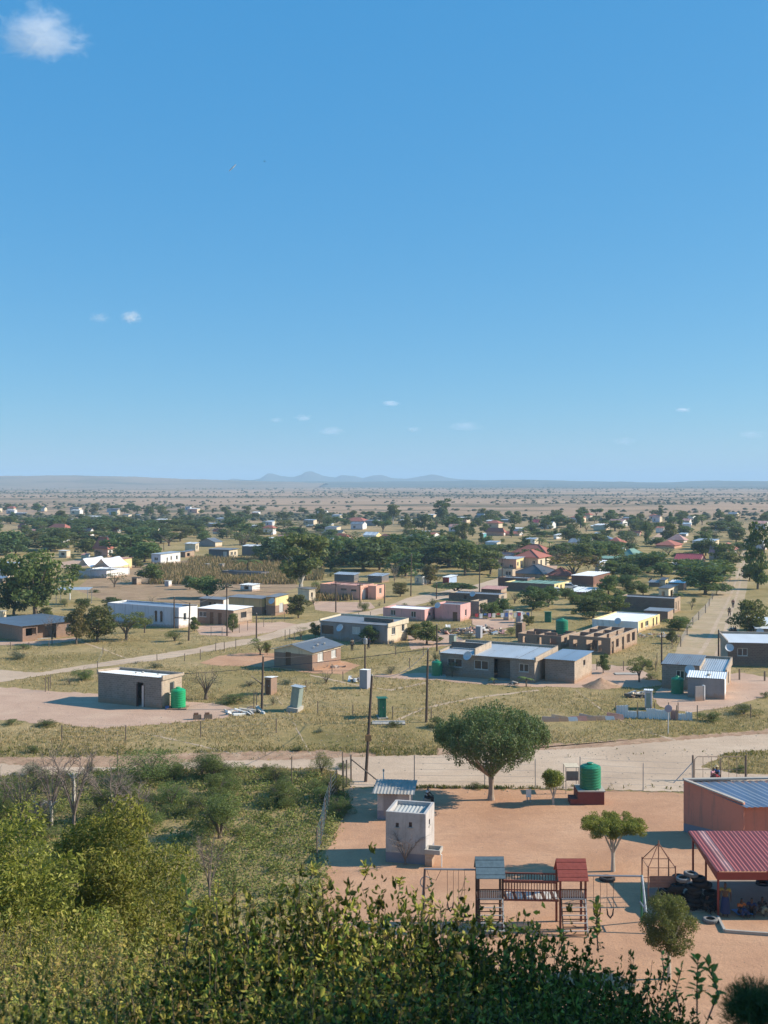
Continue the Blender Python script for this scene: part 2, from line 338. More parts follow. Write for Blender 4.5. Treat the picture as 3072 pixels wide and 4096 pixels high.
def in_patch(x, y, pad=0):
    for A in PATCHES:
        if x < A[:,0].min() or x > A[:,0].max() or y < A[:,1].min() or y > A[:,1].max(): continue
        X0, Y0 = A[:,0], A[:,1]; X1, Y1 = np.roll(X0, -1), np.roll(Y0, -1)
        c = ((Y0 > y) != (Y1 > y)) & (x < (X1 - X0) * (y - Y0) / (Y1 - Y0 + 1e-12) + X0)
        if c.sum() % 2: return True
    return False
# ================================================================== HILLS
def ridge(name, prof, dfront, dtop, dback, mat, seed, zf=0.0):
    """prof: (px, row of the skyline) pairs; a real range with a front and a back slope"""
    r = np.random.default_rng(seed); xs = np.linspace(prof[0][0], prof[-1][0], 260)
    yy = np.interp(xs, [p[0] for p in prof], [p[1] for p in prof]); V = []; Fc = []; K = 9
    ph = r.uniform(0, 6, 6)
    for i, (x, y) in enumerate(zip(xs, yy)):
        wob = sum(math.sin(x * f_ + p_) * a_ for f_, p_, a_ in zip((.02,.05,.11,.23,.4,.7), ph, (1,.8,.6,.5,.35,.25)))
        for k in range(K):
            u = k / (K - 1); 
            if u < .6: d = dfront + (dtop - dfront) * u / .6; hfac = (u / .6) ** 1.3
            else: d = dtop + (dback - dtop) * (u - .6) / .4; hfac = 1 - (u - .6) / .4
            ztop = EYE + (HY - y) * dtop / F + wob * dtop / F * .5
            z = zf + (max(ztop, 6) - zf) * hfac + (r.normal(0, .03) * ztop * (hfac * (1 - hfac)) if 0 < k < K-1 else 0)
            V.append(((x - CX) * dtop / F * (1 + .35 * (d / dtop - 1)), d, z - (.5 if k in (0, K-1) else 0)))
    for i in range(len(xs) - 1):
        for k in range(K - 1): a = i * K + k; Fc.append((a, a+K, a+K+1, a+1))
    link_mesh(name, np_mesh(name, V, Fc, mat, True), kind='structure')
M_WOOD = soil('wooded_ridge', (.05,.06,.04), (.085,.09,.055), (.16,.13,.09), .004)
M_PALE = soil('pale_ridge', (.33,.23,.15), (.27,.2,.13), (.1,.1,.06), .003)
M_ROCK = soil('far_rock', (.06,.065,.05), (.09,.09,.06), (.13,.11,.08), .002)
ridge('left_rise', [(-900,1906),(-300,1902),(0,1900),(270,1898),(500,1903),(700,1912),(900,1919),(1100,1926),(1300,1932)], 3300, 4300, 5600, M_PALE, 1)
ridge('wooded_rise', [(-1400,1912),(-300,1914),(500,1913),(900,1919),(1200,1925),(1500,1925),(1800,1922),(2080,1917),(2300,1922),(2650,1929),(2850,1921),(3072,1923),(3900,1920),(4600,1922)], 4300, 5400, 6600, M_WOOD, 2)
ridge('blue_mountains', [(880,1926),(930,1912),(960,1916),(1000,1921),(1040,1912),(1070,1889),(1090,1891),(1120,1901),(1170,1906),(1200,1896),(1222,1884),(1243,1881),(1262,1888),(1290,1901),(1340,1908),(1366,1897),(1400,1901),(1420,1901),(1450,1910),(1490,1899),(1530,1897),(1570,1911),(1630,1914),(1690,1902),(1725,1894),(1745,1897),(1765,1900),(1790,1908),(1850,1916),(1960,1922),(2060,1926)], 7000, 7800, 8800, M_ROCK, 3)
# ================================================================== SKY THINGS
def cloud(px, py, wpx, hpx, dist, label, dens=1.0, seed=0, soft=.0):
    c = AY(px, py, dist); k = dist / F; rx, rz = wpx * k / 2, hpx * k / 2
    m_ = bpy.data.materials.new('cloud_vapour'); m_.use_nodes = True; t_ = m_.node_tree
    for n_ in list(t_.nodes):
        if n_.type == 'BSDF_PRINCIPLED': t_.nodes.remove(n_)
    v = N(t_, 'ShaderNodeVolumePrincipled'); v.inputs['Color'].default_value = (1, 1, 1, 1); v.inputs['Anisotropy'].default_value = .0
    oc = N(t_, 'ShaderNodeTexCoord').outputs['Object']
    mp_ = N(t_, 'ShaderNodeMapping'); t_.links.new(oc, mp_.inputs[0]); mp_.inputs['Location'].default_value = (seed * 3.7, seed, 0)
    nz = noise(t_, mp_.outputs[0], 1.9, 7, .72, .7)
    ln = N(t_, 'ShaderNodeVectorMath'); ln.operation = 'LENGTH'; t_.links.new(oc, ln.inputs[0])
    q = mathn(t_, 'SUBTRACT', mathn(t_, 'MULTIPLY', nz, 3.4), mathn(t_, 'ADD', mathn(t_, 'MULTIPLY', mathn(t_, 'POWER', ln.outputs['Value'], 1.5), 1.2), 1.25 + soft))
    q = mathn(t_, 'MULTIPLY', mathn(t_, 'MAXIMUM', q, 0.0), dens * 3.0 / (rz * 2))
    t_.links.new(q, v.inputs['Density']); t_.links.new(v.outputs[0], t_.nodes['Material Output'].inputs['Volume'])
    mb = MB(); mb.lathe([(math.sin(math.pi*i/10) + 1e-3, -math.cos(math.pi*i/10)) for i in range(11)], 20)
    o = mb.build('cloud', m_); o.location = c; o.scale = (rx, rx * .6, rz)
    return tag(o, label, 'cloud', 'small clouds in the sky')
cloud(165, 142, 470, 290, 2600, 'large puffy white cloud at the top left of the sky', 1.0, 7, -.25)
cloud(398, 1272, 120, 70, 3400, 'faint small cloud left of its whiter twin above the left plain', .35, 1, -.1)
cloud(524, 1268, 120, 76, 3400, 'small round white cloud above the left plain, whiter of a pair', .9, 5, -.2)
for i, (x, y, w_, h_, d_, lb) in enumerate([(1562,1614,110,36,.8,'thin flat cloud low in the sky right of centre above the mountains'),(1212,1672,110,40,.6,'flat pale cloud directly above the highest blue mountain'),(1105,1680,80,34,.35,'faint cloud left of the flat cloud above the mountains'),
        (1325,1725,150,50,.5,'pale cloud nearest the horizon above the mountain range'),(1860,1705,200,60,.35,'long faint cloud above the right end of the mountains'),(2734,1640,90,30,.9,'tiny bright cloud above the wooded ridge at right'),(2500,1766,150,50,.3,'faint cloud lowest above the right plain'),(3010,1740,160,50,.3,'faint cloud at the right edge of the sky'),(1655,1718,90,36,.3,'very faint cloud between two pale clouds above the mountains')]):
    cloud(x, y, w_, h_, 24000, lb, d_ * .8, i + 3, -.15)
a, b_ = AY(917, 683, 9000), AY(944, 657, 9000)
M_WHITE = plain('white_paint', (.78,.77,.74), .6, .1)
tag(MB().tube([a, (a+b_)/2, b_], [4, 7, 3], 5).build('contrail', M_WHITE), 'short white condensation trail slanting in the blue sky', 'contrail')
M_BLACK = plain('black_matt', (.02,.02,.022), .8)
bd = empty('bird', AY(1058, 646, 120), .4, 'tiny dark bird flying high in the blue sky', 'bird')
MB().tube([(-.09,0,0),(-.02,0,.01),(.06,0,.0),(.1,0,.01)], [.012,.03,.022,.008], 6).build('body', M_BLACK, bd, smooth=True)
for s in (-1, 1):
    MB().hexa([(-.03,0,0),(.03,0,0),(.01,s*.16,.05),(-.03,s*.16,.05)], [(-.03,0,.008),(.03,0,.008),(.01,s*.16,.056),(-.03,s*.16,.056)]).build('wing', M_BLACK, bd)
# ================================================================== HAZE
hb = MB().box(-14000, 14000, -60, 13500, -1.2, 115)
m_ = bpy.data.materials.new('haze'); m_.use_nodes = True; t_ = m_.node_tree
for n_ in list(t_.nodes):
    if n_.type == 'BSDF_PRINCIPLED': t_.nodes.remove(n_)
v = N(t_, 'ShaderNodeVolumePrincipled'); v.inputs['Color'].default_value = (.55, .78, 1, 1); v.inputs['Density'].default_value = 1.75e-4; v.inputs['Anisotropy'].default_value = .0
t_.links.new(v.outputs[0], t_.nodes['Material Output'].inputs['Volume'])
hb.build('haze', m_, kind='stuff')
# ================================================================== BUILDINGS
B_GREY = brick('grey_block', (.3,.25,.21), (.22,.185,.155), (.34,.29,.25))
B_DARK = brick('brown_block', (.2,.14,.11), (.15,.1,.08), (.26,.2,.16))
B_RED = brick('red_brick', (.35,.215,.155), (.28,.165,.12), (.38,.29,.23), .23, .085, .012)
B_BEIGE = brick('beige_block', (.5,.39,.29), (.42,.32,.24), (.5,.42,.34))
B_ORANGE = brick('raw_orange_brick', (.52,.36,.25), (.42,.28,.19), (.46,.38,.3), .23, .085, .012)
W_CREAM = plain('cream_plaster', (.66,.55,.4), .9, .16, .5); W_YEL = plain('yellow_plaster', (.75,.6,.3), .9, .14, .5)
W_PINK = plain('pink_plaster', (.68,.36,.33), .9, .13, .5); W_SALM = plain('salmon_plaster', (.66,.36,.27), .9, .13, .5)
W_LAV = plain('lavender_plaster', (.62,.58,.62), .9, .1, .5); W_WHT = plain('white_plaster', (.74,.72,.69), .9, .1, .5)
W_GREY = plain('grey_plaster', (.3,.27,.26), .9, .2, .5); W_DGREY = plain('dark_grey_plaster', (.17,.155,.155), .9, .2, .5)
W_ORNG = plain('ochre_plaster', (.6,.4,.2), .9, .14, .5); W_BRN = plain('brown_plaster', (.2,.1,.075), .9, .2, .5)
W_SCHOOL = plain('terracotta_plaster', (.6,.245,.165), .9, .13, .4); W_BROWNISH = plain('tan_plaster', (.52,.4,.29), .9, .16, .5)
R_ZINC = roofm('zinc_sheet', (.55,.58,.6), rf=.3); R_WHITE = roofm('white_sheet', (.78,.79,.79), (.4,.33,.27), .22, .6, .1); R_GREY = roofm('weathered_sheet', (.3,.31,.32), rf=.35)
R_BLUE = roofm('bluish_sheet', (.3,.38,.46), rf=.12); R_RED = roofm('red_tile_roof', (.4,.13,.09), (.25,.1,.07), .3, .8, 0); R_PINK = roofm('faded_red_sheet', (.5,.26,.22), (.6,.42,.36), .4, .7, .1)
R_GREEN = roofm('green_sheet', (.2,.32,.24), rf=.15, metal=.1); R_DARK = roofm('dark_sheet', (.14,.13,.13), rf=.3); R_BRIGHTRED = roofm('bright_red_roof', (.5,.09,.09), rf=.15, metal=0)
M_GLASS = plain('window_glass', (.035,.04,.045), .12, .3, 3, 0, 0, .6); M_FRAME = plain('white_frame', (.68,.66,.62), .6, .1); M_CURT = plain('curtained_glass', (.5,.5,.48), .35, .2, 2, 0, 0, .5)
M_DKFRAME = plain('dark_frame', (.1,.06,.05), .7, .2); M_WOODD = plain('brown_door', (.16,.085,.05), .7, .25); M_CONC = plain('concrete', (.42,.38,.33), .9, .2, 1); M_STEEL = plain('steel', (.35,.35,.36), .5, .2, 2, .6)
M_VOID = plain('dim_room', (.03,.026,.024), 1)
def wallrun(mb, p0, p1, t, z0, z1, holes=(), zt1=None):
    """a wall of real thickness from p0 to p1 (local xy), inner side to the left; holes (s0,s1,za,zb); zt1: top height at p1 when it slopes"""
    p0 = Vector((*p0, 0)); p1 = Vector((*p1, 0)); L = (p1 - p0).length; d = (p1 - p0) / L; n = Vector((-d.y, d.x, 0)) * t
    xs = sorted({0.0, L} | {max(0, min(L, h[0])) for h in holes} | {max(0, min(L, h[1])) for h in holes})
    for a, b_ in zip(xs, xs[1:]):
        if b_ - a < 1e-4: continue
        mid = (a + b_) / 2; cuts = sorted([(max(z0, h[2]), min(z1, h[3])) for h in holes if h[0] < mid < h[1] and h[3] > z0 and h[2] < z1])
        z = z0; segs = []
        for ca, cb in cuts:
            if ca > z + 1e-4: segs.append((z, ca))
            z = max(z, cb)
        if z < z1 - 1e-4: segs.append((z, z1))
        for sa, sb in segs:
            ta = tb = sb
            if zt1 is not None and abs(sb - z1) < 1e-6: ta = z1 + (zt1 - z1) * a / L; tb = z1 + (zt1 - z1) * b_ / L
            A = p0 + d * a; B = p0 + d * b_
            q = [A, B, B + n, A + n]
            mb.hexa([v + Vector((0,0,sa)) for v in q], [q[0]+Vector((0,0,ta)), q[1]+Vector((0,0,tb)), q[2]+Vector((0,0,tb)), q[3]+Vector((0,0,ta))])
def corr(mb, A, B, C, D, pitch, amp, th=.015):
    """corrugated sheet A->B (across the ribs), D->C the far edge; ribs run A->D"""
    A, B, C, D = map(Vector, (A, B, C, D)); n = max(2, int((B - A).length / pitch * 2)); nr = (B - A).cross(D - A).normalized()
    if nr.z < 0: nr = -nr
    top = []; bot = []
    for i in range(n + 1):
        u = i / n; o = nr * (amp if i % 2 else 0)
        a = A.lerp(B, u) + o; c = D.lerp(C, u) + o; top += [a, c]; bot += [a - nr * th, c - nr * th]
    k = len(top); fs = []
    for i in range(n):
        q = (2*i, 2*i+2, 2*i+3, 2*i+1); fs.append(q); fs.append(tuple(k + j for j in q[::-1]))
        fs.append((2*i, k+2*i, k+2*i+2, 2*i+2)); fs.append((2*i+1, 2*i+3, k+2*i+3, k+2*i+1))
    fs.append((0, 1, k+1, k)); fs.append((2*n, k+2*n, k+2*n+1, 2*n+1))
    mb.add(top + bot, fs)
def sheets(A, B, C, D, mat, root, pitch, amp, width=1.6, rngs=None):
    """a metal roof laid as single sheets, each a piece of its own, slightly uneven"""
    A, B, C, D = map(Vector, (A, B, C, D)); n = max(1, int((B - A).length / width)); r_ = random.Random(int(abs(A.x*31+B.y*17+A.z*7)) + n)
    for i in range(n):
        u0, u1 = i / n, (i + 1) / n; dz = Vector((0, 0, r_.uniform(0, .015))); e = 0.03 / max(.5, (B-A).length)
        s0 = r_.uniform(-.02, .03)
        mb = MB(); a_, b2, c_, d_ = A.lerp(B, u0), A.lerp(B, min(1, u1 + e)), D.lerp(C, min(1, u1 + e)), D.lerp(C, u0)
        a_ = a_ + (a_ - d_).normalized() * s0; b2 = b2 + (b2 - c_).normalized() * s0
        corr(mb, a_ + dz, b2 + dz, c_ + dz, d_ + dz, pitch, amp); mb.build('roof_sheet', mat, root)
def window(root, x, z, w_, h_, face, depth, glass=None, frame=None, panes=2, cw=.05, cut=0.0):
    """window set into its opening: face 'f' front (y=depth) or 's' side (x=-depth); x runs along the face"""
    frame = frame or M_FRAME; glass = glass or M_GLASS
    def B(mb, a, b_, c, d, y0, y1):
        if face == 'f': mb.box(a, b_, y0, y1, c, d)
        elif face == 's': mb.box(-y1, -y0, a, b_, c, d)
    fm = MB(); y0 = depth; y1 = depth + .06
    B(fm, x, x + w_, z, z + cw, y0, y1); B(fm, x, x + w_, z + h_ - cw, z + h_, y0, y1)
    B(fm, x, x + cw, z + cw, z + h_ - cw, y0, y1); B(fm, x + w_ - cw, x + w_, z + cw, z + h_ - cw, y0, y1)
    for i in range(1, panes): q = x + w_ * i / panes; B(fm, q - cw/2, q + cw/2, z + cw, z + h_ - cw, y0, y1 - .01)
    wo = fm.build('window', frame, root)
    pw = w_ / panes; sm = MB()
    B(sm, x - .06, x + w_ + .06, z - .07, z - .003, -.05, .1); sm.build('sill', M_CONC, wo)
    for i in range(panes):
        pm = MB(); B(pm, x + pw * i + cw * .5, x + pw * (i + 1) - cw * .5, z + cw, z + h_ - cw, y0 + .025, y0 + .035); pm.build('pane', glass, wo)
    return wo
HOUSES = []
def house(short, label, t, near, xl, xr, yt, roof='flat', wall=B_GREY, side=None, rmat=R_ZINC, theta=28, fo=(), so=(), band=None, L=None, W=None, slope=.35, over=.25, rise=1.3, cat='house', group=None, cuts=None, back=0.0, h=None, depthcap=11, name='house', fade=None):
    px, py = P(t, *near); p = G(px, py, 0); X0, Y0 = p.x, p.y; sc_ = (py - HY) / EYE
    if h is None: h = max(.8, (py - (P(t, 0, yt)[1])) / sc_)
    c, s = math.cos(R(theta)), math.sin(R(theta)); kl = (P(t, xl, 0)[0] - CX) / F; kr = (P(t, xr, 0)[0] - CX) / F
    if L is None: L = max(1.0, min(22, (X0 - kl * Y0) / (c + kl * s)))
    if W is None: W = (kr * Y0 - X0) / max(.12, s - kr * c); W = max(1.5, min(depthcap, W))
    root = empty(name, (X0, Y0, 0), -R(theta), label, cat, group)
    T = .16; det = Y0 < 330
    def holes(spec, LL):
        out = []
        for o_ in spec: out.append((o_[0] * LL, o_[1] * LL, o_[2] * h, o_[3] * h))
        return out
    fh = holes(fo, L); sh = holes(so, W)
    zs = [(0, h, wall, side or wall)]
    if band: zs = [(0, band[0] * h, band[1], band[1]), (band[0] * h, h, wall, side or wall)]
    hb_ = h + back                                   # height of the far wall
    for (z0, z1, mf, ms) in zs:
        top = z1 == h; gab = roof in ('gablev',)
        mb = MB(); wallrun(mb, (-L, 0), (0, 0), T, z0, z1, fh); mb.build('wall', mf, root)
        mb = MB(); wallrun(mb, (0, T), (0, W), T, z0, z1, [(max(0, a - T), b_ - T, c_, d_) for a, b_, c_, d_ in sh], (hb_ if top else None)); mb.build('wall', ms, root)
        mb = MB(); wallrun(mb, (-T, W), (-L + T, W), T, z0, (hb_ if top else z1)); mb.build('wall', mf, root)
        mb = MB()
        wallrun(mb, (-L, W), (-L, T), T, z0, (hb_ if top else z1), (), (h if top and back else None)); mb.build('wall', ms, root)
    pit = .22 if Y0 < 200 else (.45 if Y0 < 330 else 1.2); am = .035 if Y0 < 200 else .06
    e = over; w2 = 1.7
    if roof == 'flat':                               # single slope sheet roof lying on the walls, overhanging
        zf, zb = h + .06, hb_ + .06 + slope
        sheets((-L - e, -e, zf), (e, -e, zf), (e, W + e, zb), (-L - e, W + e, zb), rmat, root, pit, am, w2)
        mb = MB()                                    # the wedge of wall under the raised far edge
        mb.hexa([(-L+.0, W-T, hb_+.003), (0, W-T, hb_+.003), (0, W, hb_+.003), (-L+.0, W, hb_+.003)], [(-L+.0, W-T, zb-.04), (0, W-T, zb-.04), (0, W, zb-.04), (-L+.0, W, zb-.04)])
        mb.build('wall_top', wall, root)
        for x in (-L, -T):
            mb = MB(); mb.hexa([(x, 0, h+.003), (x+T, 0, h+.003), (x+T, W-T, hb_+.003), (x, W-T, hb_+.003)], [(x, 0, zf-.03), (x+T, 0, zf-.03), (x+T, W-T, zb-.05), (x, W-T, zb-.05)]); mb.build('wall_top', side or wall, root)
    elif roof == 'flatf':                            # sloping up towards the viewer
        zf, zb = h + .06 + slope, hb_ + .06
        sheets((-L - e, -e, zf), (e, -e, zf), (e, W + e, zb), (-L - e, W + e, zb), rmat, root, pit, am, w2)
        mb = MB(); mb.box(-L, 0, 0, T, h+.003, zf - .04); mb.build('wall_top', wall, root)
    elif roof == 'flatx':                            # sloping along the long side
        zl, zr = h + .3 + slope, h + .06
        sheets((e, -e, zr), (e, W + e, zr), (-L - e, W + e, zl), (-L - e, -e, zl), rmat, root, pit, am, w2)
        mb = MB(); mb.box(-L, -L + T, 0, W, h+.003, zl - .06); mb.build('wall_top', wall, root)
    elif roof == 'parapet':                          # sheet sunk behind the wall tops
        d0 = max(.18, .1 * h)
        sheets((-L + T + .01, T + .01, h - d0 - .1), (-T - .01, T + .01, h - d0 - .1), (-T - .01, W - T - .01, hb_ - d0 + .05), (-L + T + .01, W - T - .01, hb_ - d0 + .05), rmat, root, pit, am, w2)
    elif roof == 'halfpar':                          # parapet on the two sides and back, sheets run out over the front wall
        zf, zb = h + .05, hb_ + .02
        sheets((-L + .02, -e, zf), (-.02, -e, zf), (-.02, W - T, zb + slope), (-L + .02, W - T, zb + slope), rmat, root, pit, am, w2)
        mb = MB(); mb.hexa([(0, -.0, h-.2), (T, 0, h-.2), (T, W, hb_-.2), (0, W, hb_-.2)], [(0, 0, h+.28), (T, 0, h+.28), (T, W, hb_+slope+.25), (0, W, hb_+slope+.25)])
        mb.hexa([(-L-T, 0, h-.2), (-L, 0, h-.2), (-L, W, hb_-.2), (-L-T, W, hb_-.2)], [(-L-T, 0, h+.28), (-L, 0, h+.28), (-L, W, hb_+slope+.25), (-L-T, W, hb_+slope+.25)])
        mb.box(-L-T, T, W+.002, W+T, hb_-.2, hb_+slope+.3); mb.build('parapet', side or wall, root)
    elif roof == 'gablev':                           # ridge runs away from the viewer
        zr = h + rise; xm = -L / 2
        sheets((e, -e, h), (e, W + e, h), (xm, W + e, zr), (xm, -e, zr), rmat, root, pit, am, w2)
        sheets((-L - e, -e, h), (-L - e, W + e, h), (xm, W + e, zr), (xm, -e, zr), rmat, root, pit, am, w2)
        g_ = MB(); g_.hexa([(-L, 0, h+.002), (0, 0, h+.002), (0, T, h+.002), (-L, T, h+.002)], [(xm-.05, 0, zr - .05), (xm+.05, 0, zr - .05), (xm+.05, T, zr - .05), (xm-.05, T, zr - .05)]); g_.build('gable', wall, root); g_ = MB()
        g_.hexa([(-L, W-T, h+.002), (0, W-T, h+.002), (0, W, h+.002), (-L, W, h+.002)], [(xm-.05, W-T, zr - .05), (xm+.05, W-T, zr - .05), (xm+.05, W, zr - .05), (xm-.05, W, zr - .05)]); g_.build('gable', wall, root)
        MB().bar((xm, -e-.02, zr + .03), (xm, W + e+.02, zr + .03), .3, .05).build('ridge_cap', rmat, root)
    elif roof == 'gablex':
        zr = h + rise; ym = W / 2
        sheets((-L - e, -e, h), (e, -e, h), (e, ym, zr), (-L - e, ym, zr), rmat, root, pit, am, w2)
        sheets((-L - e, W + e, h), (e, W + e, h), (e, ym, zr), (-L - e, ym, zr), rmat, root, pit, am, w2)
        for x in (-L, -T):
            g_ = MB(); g_.hexa([(x, 0, h+.002), (x+T, 0, h+.002), (x+T, W, h+.002), (x, W, h+.002)], [(x, ym-.05, zr - .05), (x+T, ym-.05, zr - .05), (x+T, ym+.05, zr - .05), (x, ym+.05, zr - .05)]); g_.build('gable', side or wall, root)
        MB().bar((-L - e-.02, ym, zr + .03), (e+.02, ym, zr + .03), .3, .05).build('ridge_cap', rmat, root)
    elif roof == 'hip':
        zr = h + rise; e = .45; q = min(L, W) / 2
        if L >= W: r0, r1 = (-L + q, W/2, zr), (-q + .001, W/2, zr)
        else: r0, r1 = (-L/2, q, zr), (-L/2, W - q + .001, zr)
        a_, b2, c_, d_ = (-L-e, -e, h), (e, -e, h), (e, W+e, h), (-L-e, W+e, h)
        slabs = [[a_, b2, r1, r0], [b2, c_, r1], [c_, d_, r0, r1], [d_, a_, r0]] if L >= W else [[a_, b2, r0], [b2, c_, r1, r0], [c_, d_, r1], [d_, a_, r0, r1]]
        for sl in slabs:
            mb = MB(); k = len(sl); lo = [(x, y, z - .12) for x, y, z in sl]
            mb.add(list(sl) + lo, [tuple(range(k)), tuple(range(k, 2*k))[::-1]] + [(i, k + i, k + (i+1) % k, (i+1) % k) for i in range(k)]); mb.build('roof_slope', rmat, root)
        if det:
            hm = MB()
            for c0, r_ in ((a_, r0), (b2, r1 if L >= W else r0), (c_, r1), (d_, r0 if L >= W else r1)): hm.bar(Vector(c0) + Vector((0,0,.04)), Vector(r_) + Vector((0,0,.05)), .22, .08)
            hm.bar(Vector(r0) + Vector((0,0,.06)), Vector(r1) + Vector((0,0,.06)), .22, .1); hm.build('ridge_cap', rmat, root)
    elif roof == 'none':
        pass
    MB().box(-L + T + .01, -T - .01, T + .01, W - T - .01, .02, .06).build('floor', M_CONC if roof != 'none' else M_BROWN, root)
    for (spec, LL, face) in ((fo, L, 'f'), (so, W, 's')):
        for o_ in spec:
            a_, b2, z0, z1 = o_[0]*LL, o_[1]*LL, o_[2]*h, o_[3]*h; kind = o_[4] if len(o_) > 4 else 'w'
            xo = a_ - L if face == 'f' else a_
            if kind == 'w': window(root, xo, z0, b2 - a_, z1 - z0, face, .07, panes=2 if (b2-a_) > .8 else 1, cw=.06)
            elif kind == 'c': window(root, xo, z0, b2 - a_, z1 - z0, face, .07, M_CURT, M_FRAME, 2, .07)
            elif kind == 'k': window(root, xo, z0, b2 - a_, z1 - z0, face, .07, M_GLASS, M_DKFRAME, 1, .06)
            elif kind in ('d', 'D'):
                mb = MB(); 
                if face == 'f': mb.box(xo, xo + b2 - a_, .06, .11, z0, z1)
                else: mb.box(-.11, -.06, xo, xo + b2 - a_, z0, z1)
                dr = mb.build('door', M_WOODD if kind == 'd' else M_FRAME, root)
                if Y0 < 200:
                    hm = MB(); q = xo + (b2 - a_) * .85
                    if face == 'f': hm.box(q - .05, q + .05, .02, .06, z0 + .98, z0 + 1.04)
                    else: hm.box(-.06, -.02, q - .05, q + .05, z0 + .98, z0 + 1.04)
                    hm.build('handle', M_STEEL, dr)
            elif kind == 'v':                          # deep shaded porch recess
                mb = MB()
                if face == 'f': mb.box(xo - .05, xo + b2 - a_ + .05, 1.3, 1.4, .06, h - .05)
                else: mb.box(-1.4, -1.3, xo - .05, xo + b2 - a_ + .05, .06, h - .05)
                mb.build('porch_back_wall', wall, root)
    f_ = Vector((-c, s, 0)); v_ = Vector((s, c, 0)); ctr = p + f_ * L / 2 + v_ * W / 2
    HOUSES.append(dict(short=short, c=ctr, r=(L + W) / 3.2, L=L, W=W, h=h, root=root, p=p, th=theta))
    return root, L, W, h
def dish(root, x, y, z, r=.45, az=0.0, el=50, mastz=None):
    d = MB(); prof = [(r * i / 5 + 1e-3, .3 * r * (i / 5) ** 2) for i in range(6)] + [(r * i / 5 + 1e-3, .3 * r * (i / 5) ** 2 - .02) for i in range(5, -1, -1)]
    d.lathe(prof, 18); o = d.build('satellite_dish', plain('dish_grey', (.55,.56,.58), .5, .08), root, smooth=False)
    o.location = (x, y, z); o.rotation_euler = (R(el), 0, az)
    MB().tube([(0,0,-.02), (0,-.1,-.25)], .02, 5).build('dish_arm', M_STEEL, o)
    MB().tube([(0,-.45*r,.12*r), (0,-.2,r*.9)], .012, 4).build('feed_arm', M_STEEL, o)
    if mastz is not None: MB().tube([(x, y, mastz), (x, y, z)], .03, 6).build('mast', M_STEEL, root)
def rocks_on_roof(root, pts):
    for i, (x, y, z, s) in enumerate(pts):
        mb = MB(); r_ = random.Random(i * 7 + int(x * 10)); mb.lathe([(s*.6*r_.uniform(.8,1.1), 0), (s*r_.uniform(.8,1.1), s*.4), (s*.5, s*.8)], 6, (x, y, z)); mb.build('weight_stone', M_CONC, root)
# ---- nearest row
r_, L_, W_, h_ = house('green-tank block house', 'single grey-brown block house on bare yard with white door ajar and green tank', 'i', (1395,187), 848, 1572, -79, 'halfpar', B_GREY, B_BEIGE, R_WHITE, 26,
      fo=[(.62,.72,.0,.8,'o')], so=[(.4,.62,.42,.8,'w')], slope=-.25, over=.1, depthcap=5)
db = MB().box(0, .85, -.02, .02, .03, 2.1).build('door', plain('open_white_door', (.6,.5,.45), .6, .1), r_); db.location = (-.38*L_ + .0, .0, 0); db.location.x = -.30*L_; db.rotation_euler = (0,0,R(14)); db.location.y = -.03
MB().box(.72, .8, -.05, -.02, .98, 1.04).build('handle', M_STEEL, db)
MB().box(-.39*L_, -.38*L_+.05, -.03, .1, 0, 2.2).build('door_frame', M_DKFRAME, r_); MB().box(-.27*L_, -.27*L_+.06, -.03, .1, 0, 2.2).build('door_frame', M_DKFRAME, r_)
rocks_on_roof(r_, [(-.45*L_, 1.6, h_+.02, .18), (-.2*L_, 1.5, h_+.02, .14), (-.52*L_, 1.2, h_+.02, .15)])
r_, L_, W_, h_ = house('grey-roofed gable cottage', 'cream and red brick cottage with grey ridged sheet roof standing alone on red swept yard', 'f', (1040,830), 710, 1285, 668, 'gablev', W_CREAM, W_CREAM, R_GREY, 28,
      fo=[(.3,.44,.18,.9,'d')], so=[(.18,.38,.4,.9,'c'), (.66,.84,.4,.85,'c')], band=(.56 + .3, B_RED), rise=.75, over=.35)
rocks_on_roof(r_, [(-.6, 1.2, h_+.35, .16), (-.9, 2.6, h_+.45, .2), (-.8, 4.0, h_+.42, .18)])
# long grey house: two wings under one roof line
r_, L_, W_, h_ = house('long grey house with dish', 'long grey block house with satellite dish, pale metal roofs and a blue-roofed right wing', 'g', (1300,935), 485, 1390, 735, 'halfpar', B_GREY, B_BEIGE, R_ZINC, 27,
      fo=[(.08,.24,.42,.8,'w'), (.37,.52,.4,.8,'w'), (.58,.75,.02,.93,'v'), (.84,.94,.45,.8,'w')], slope=.3, over=.25, W=7.5)
dish(r_, -.68*L_, -.45, h_*.98, .52, R(-10), 60)
wl = MB(); wallrun(wl, (-L_, 3.2), (-.62*L_, 3.2), .16, h_+.25, h_+.9); wl.build('parapet', B_DARK, r_)
wl = MB(); wallrun(wl, (-.62*L_, 0.1), (-.62*L_, 5.0), .16, h_+.02, h_+.75, (), h_+.95); wl.build('parapet', B_BEIGE, r_)
house('blue-roofed wing', 'grey block wing with wide bluish metal roof joined to the long grey house', 'g', (1645,940), 1392, 1775, 745, 'flat', B_GREY, B_BEIGE, R_BLUE, 27, so=[(.5,.62,.6,.85,'k')], slope=.15, over=.2, W=6.5)
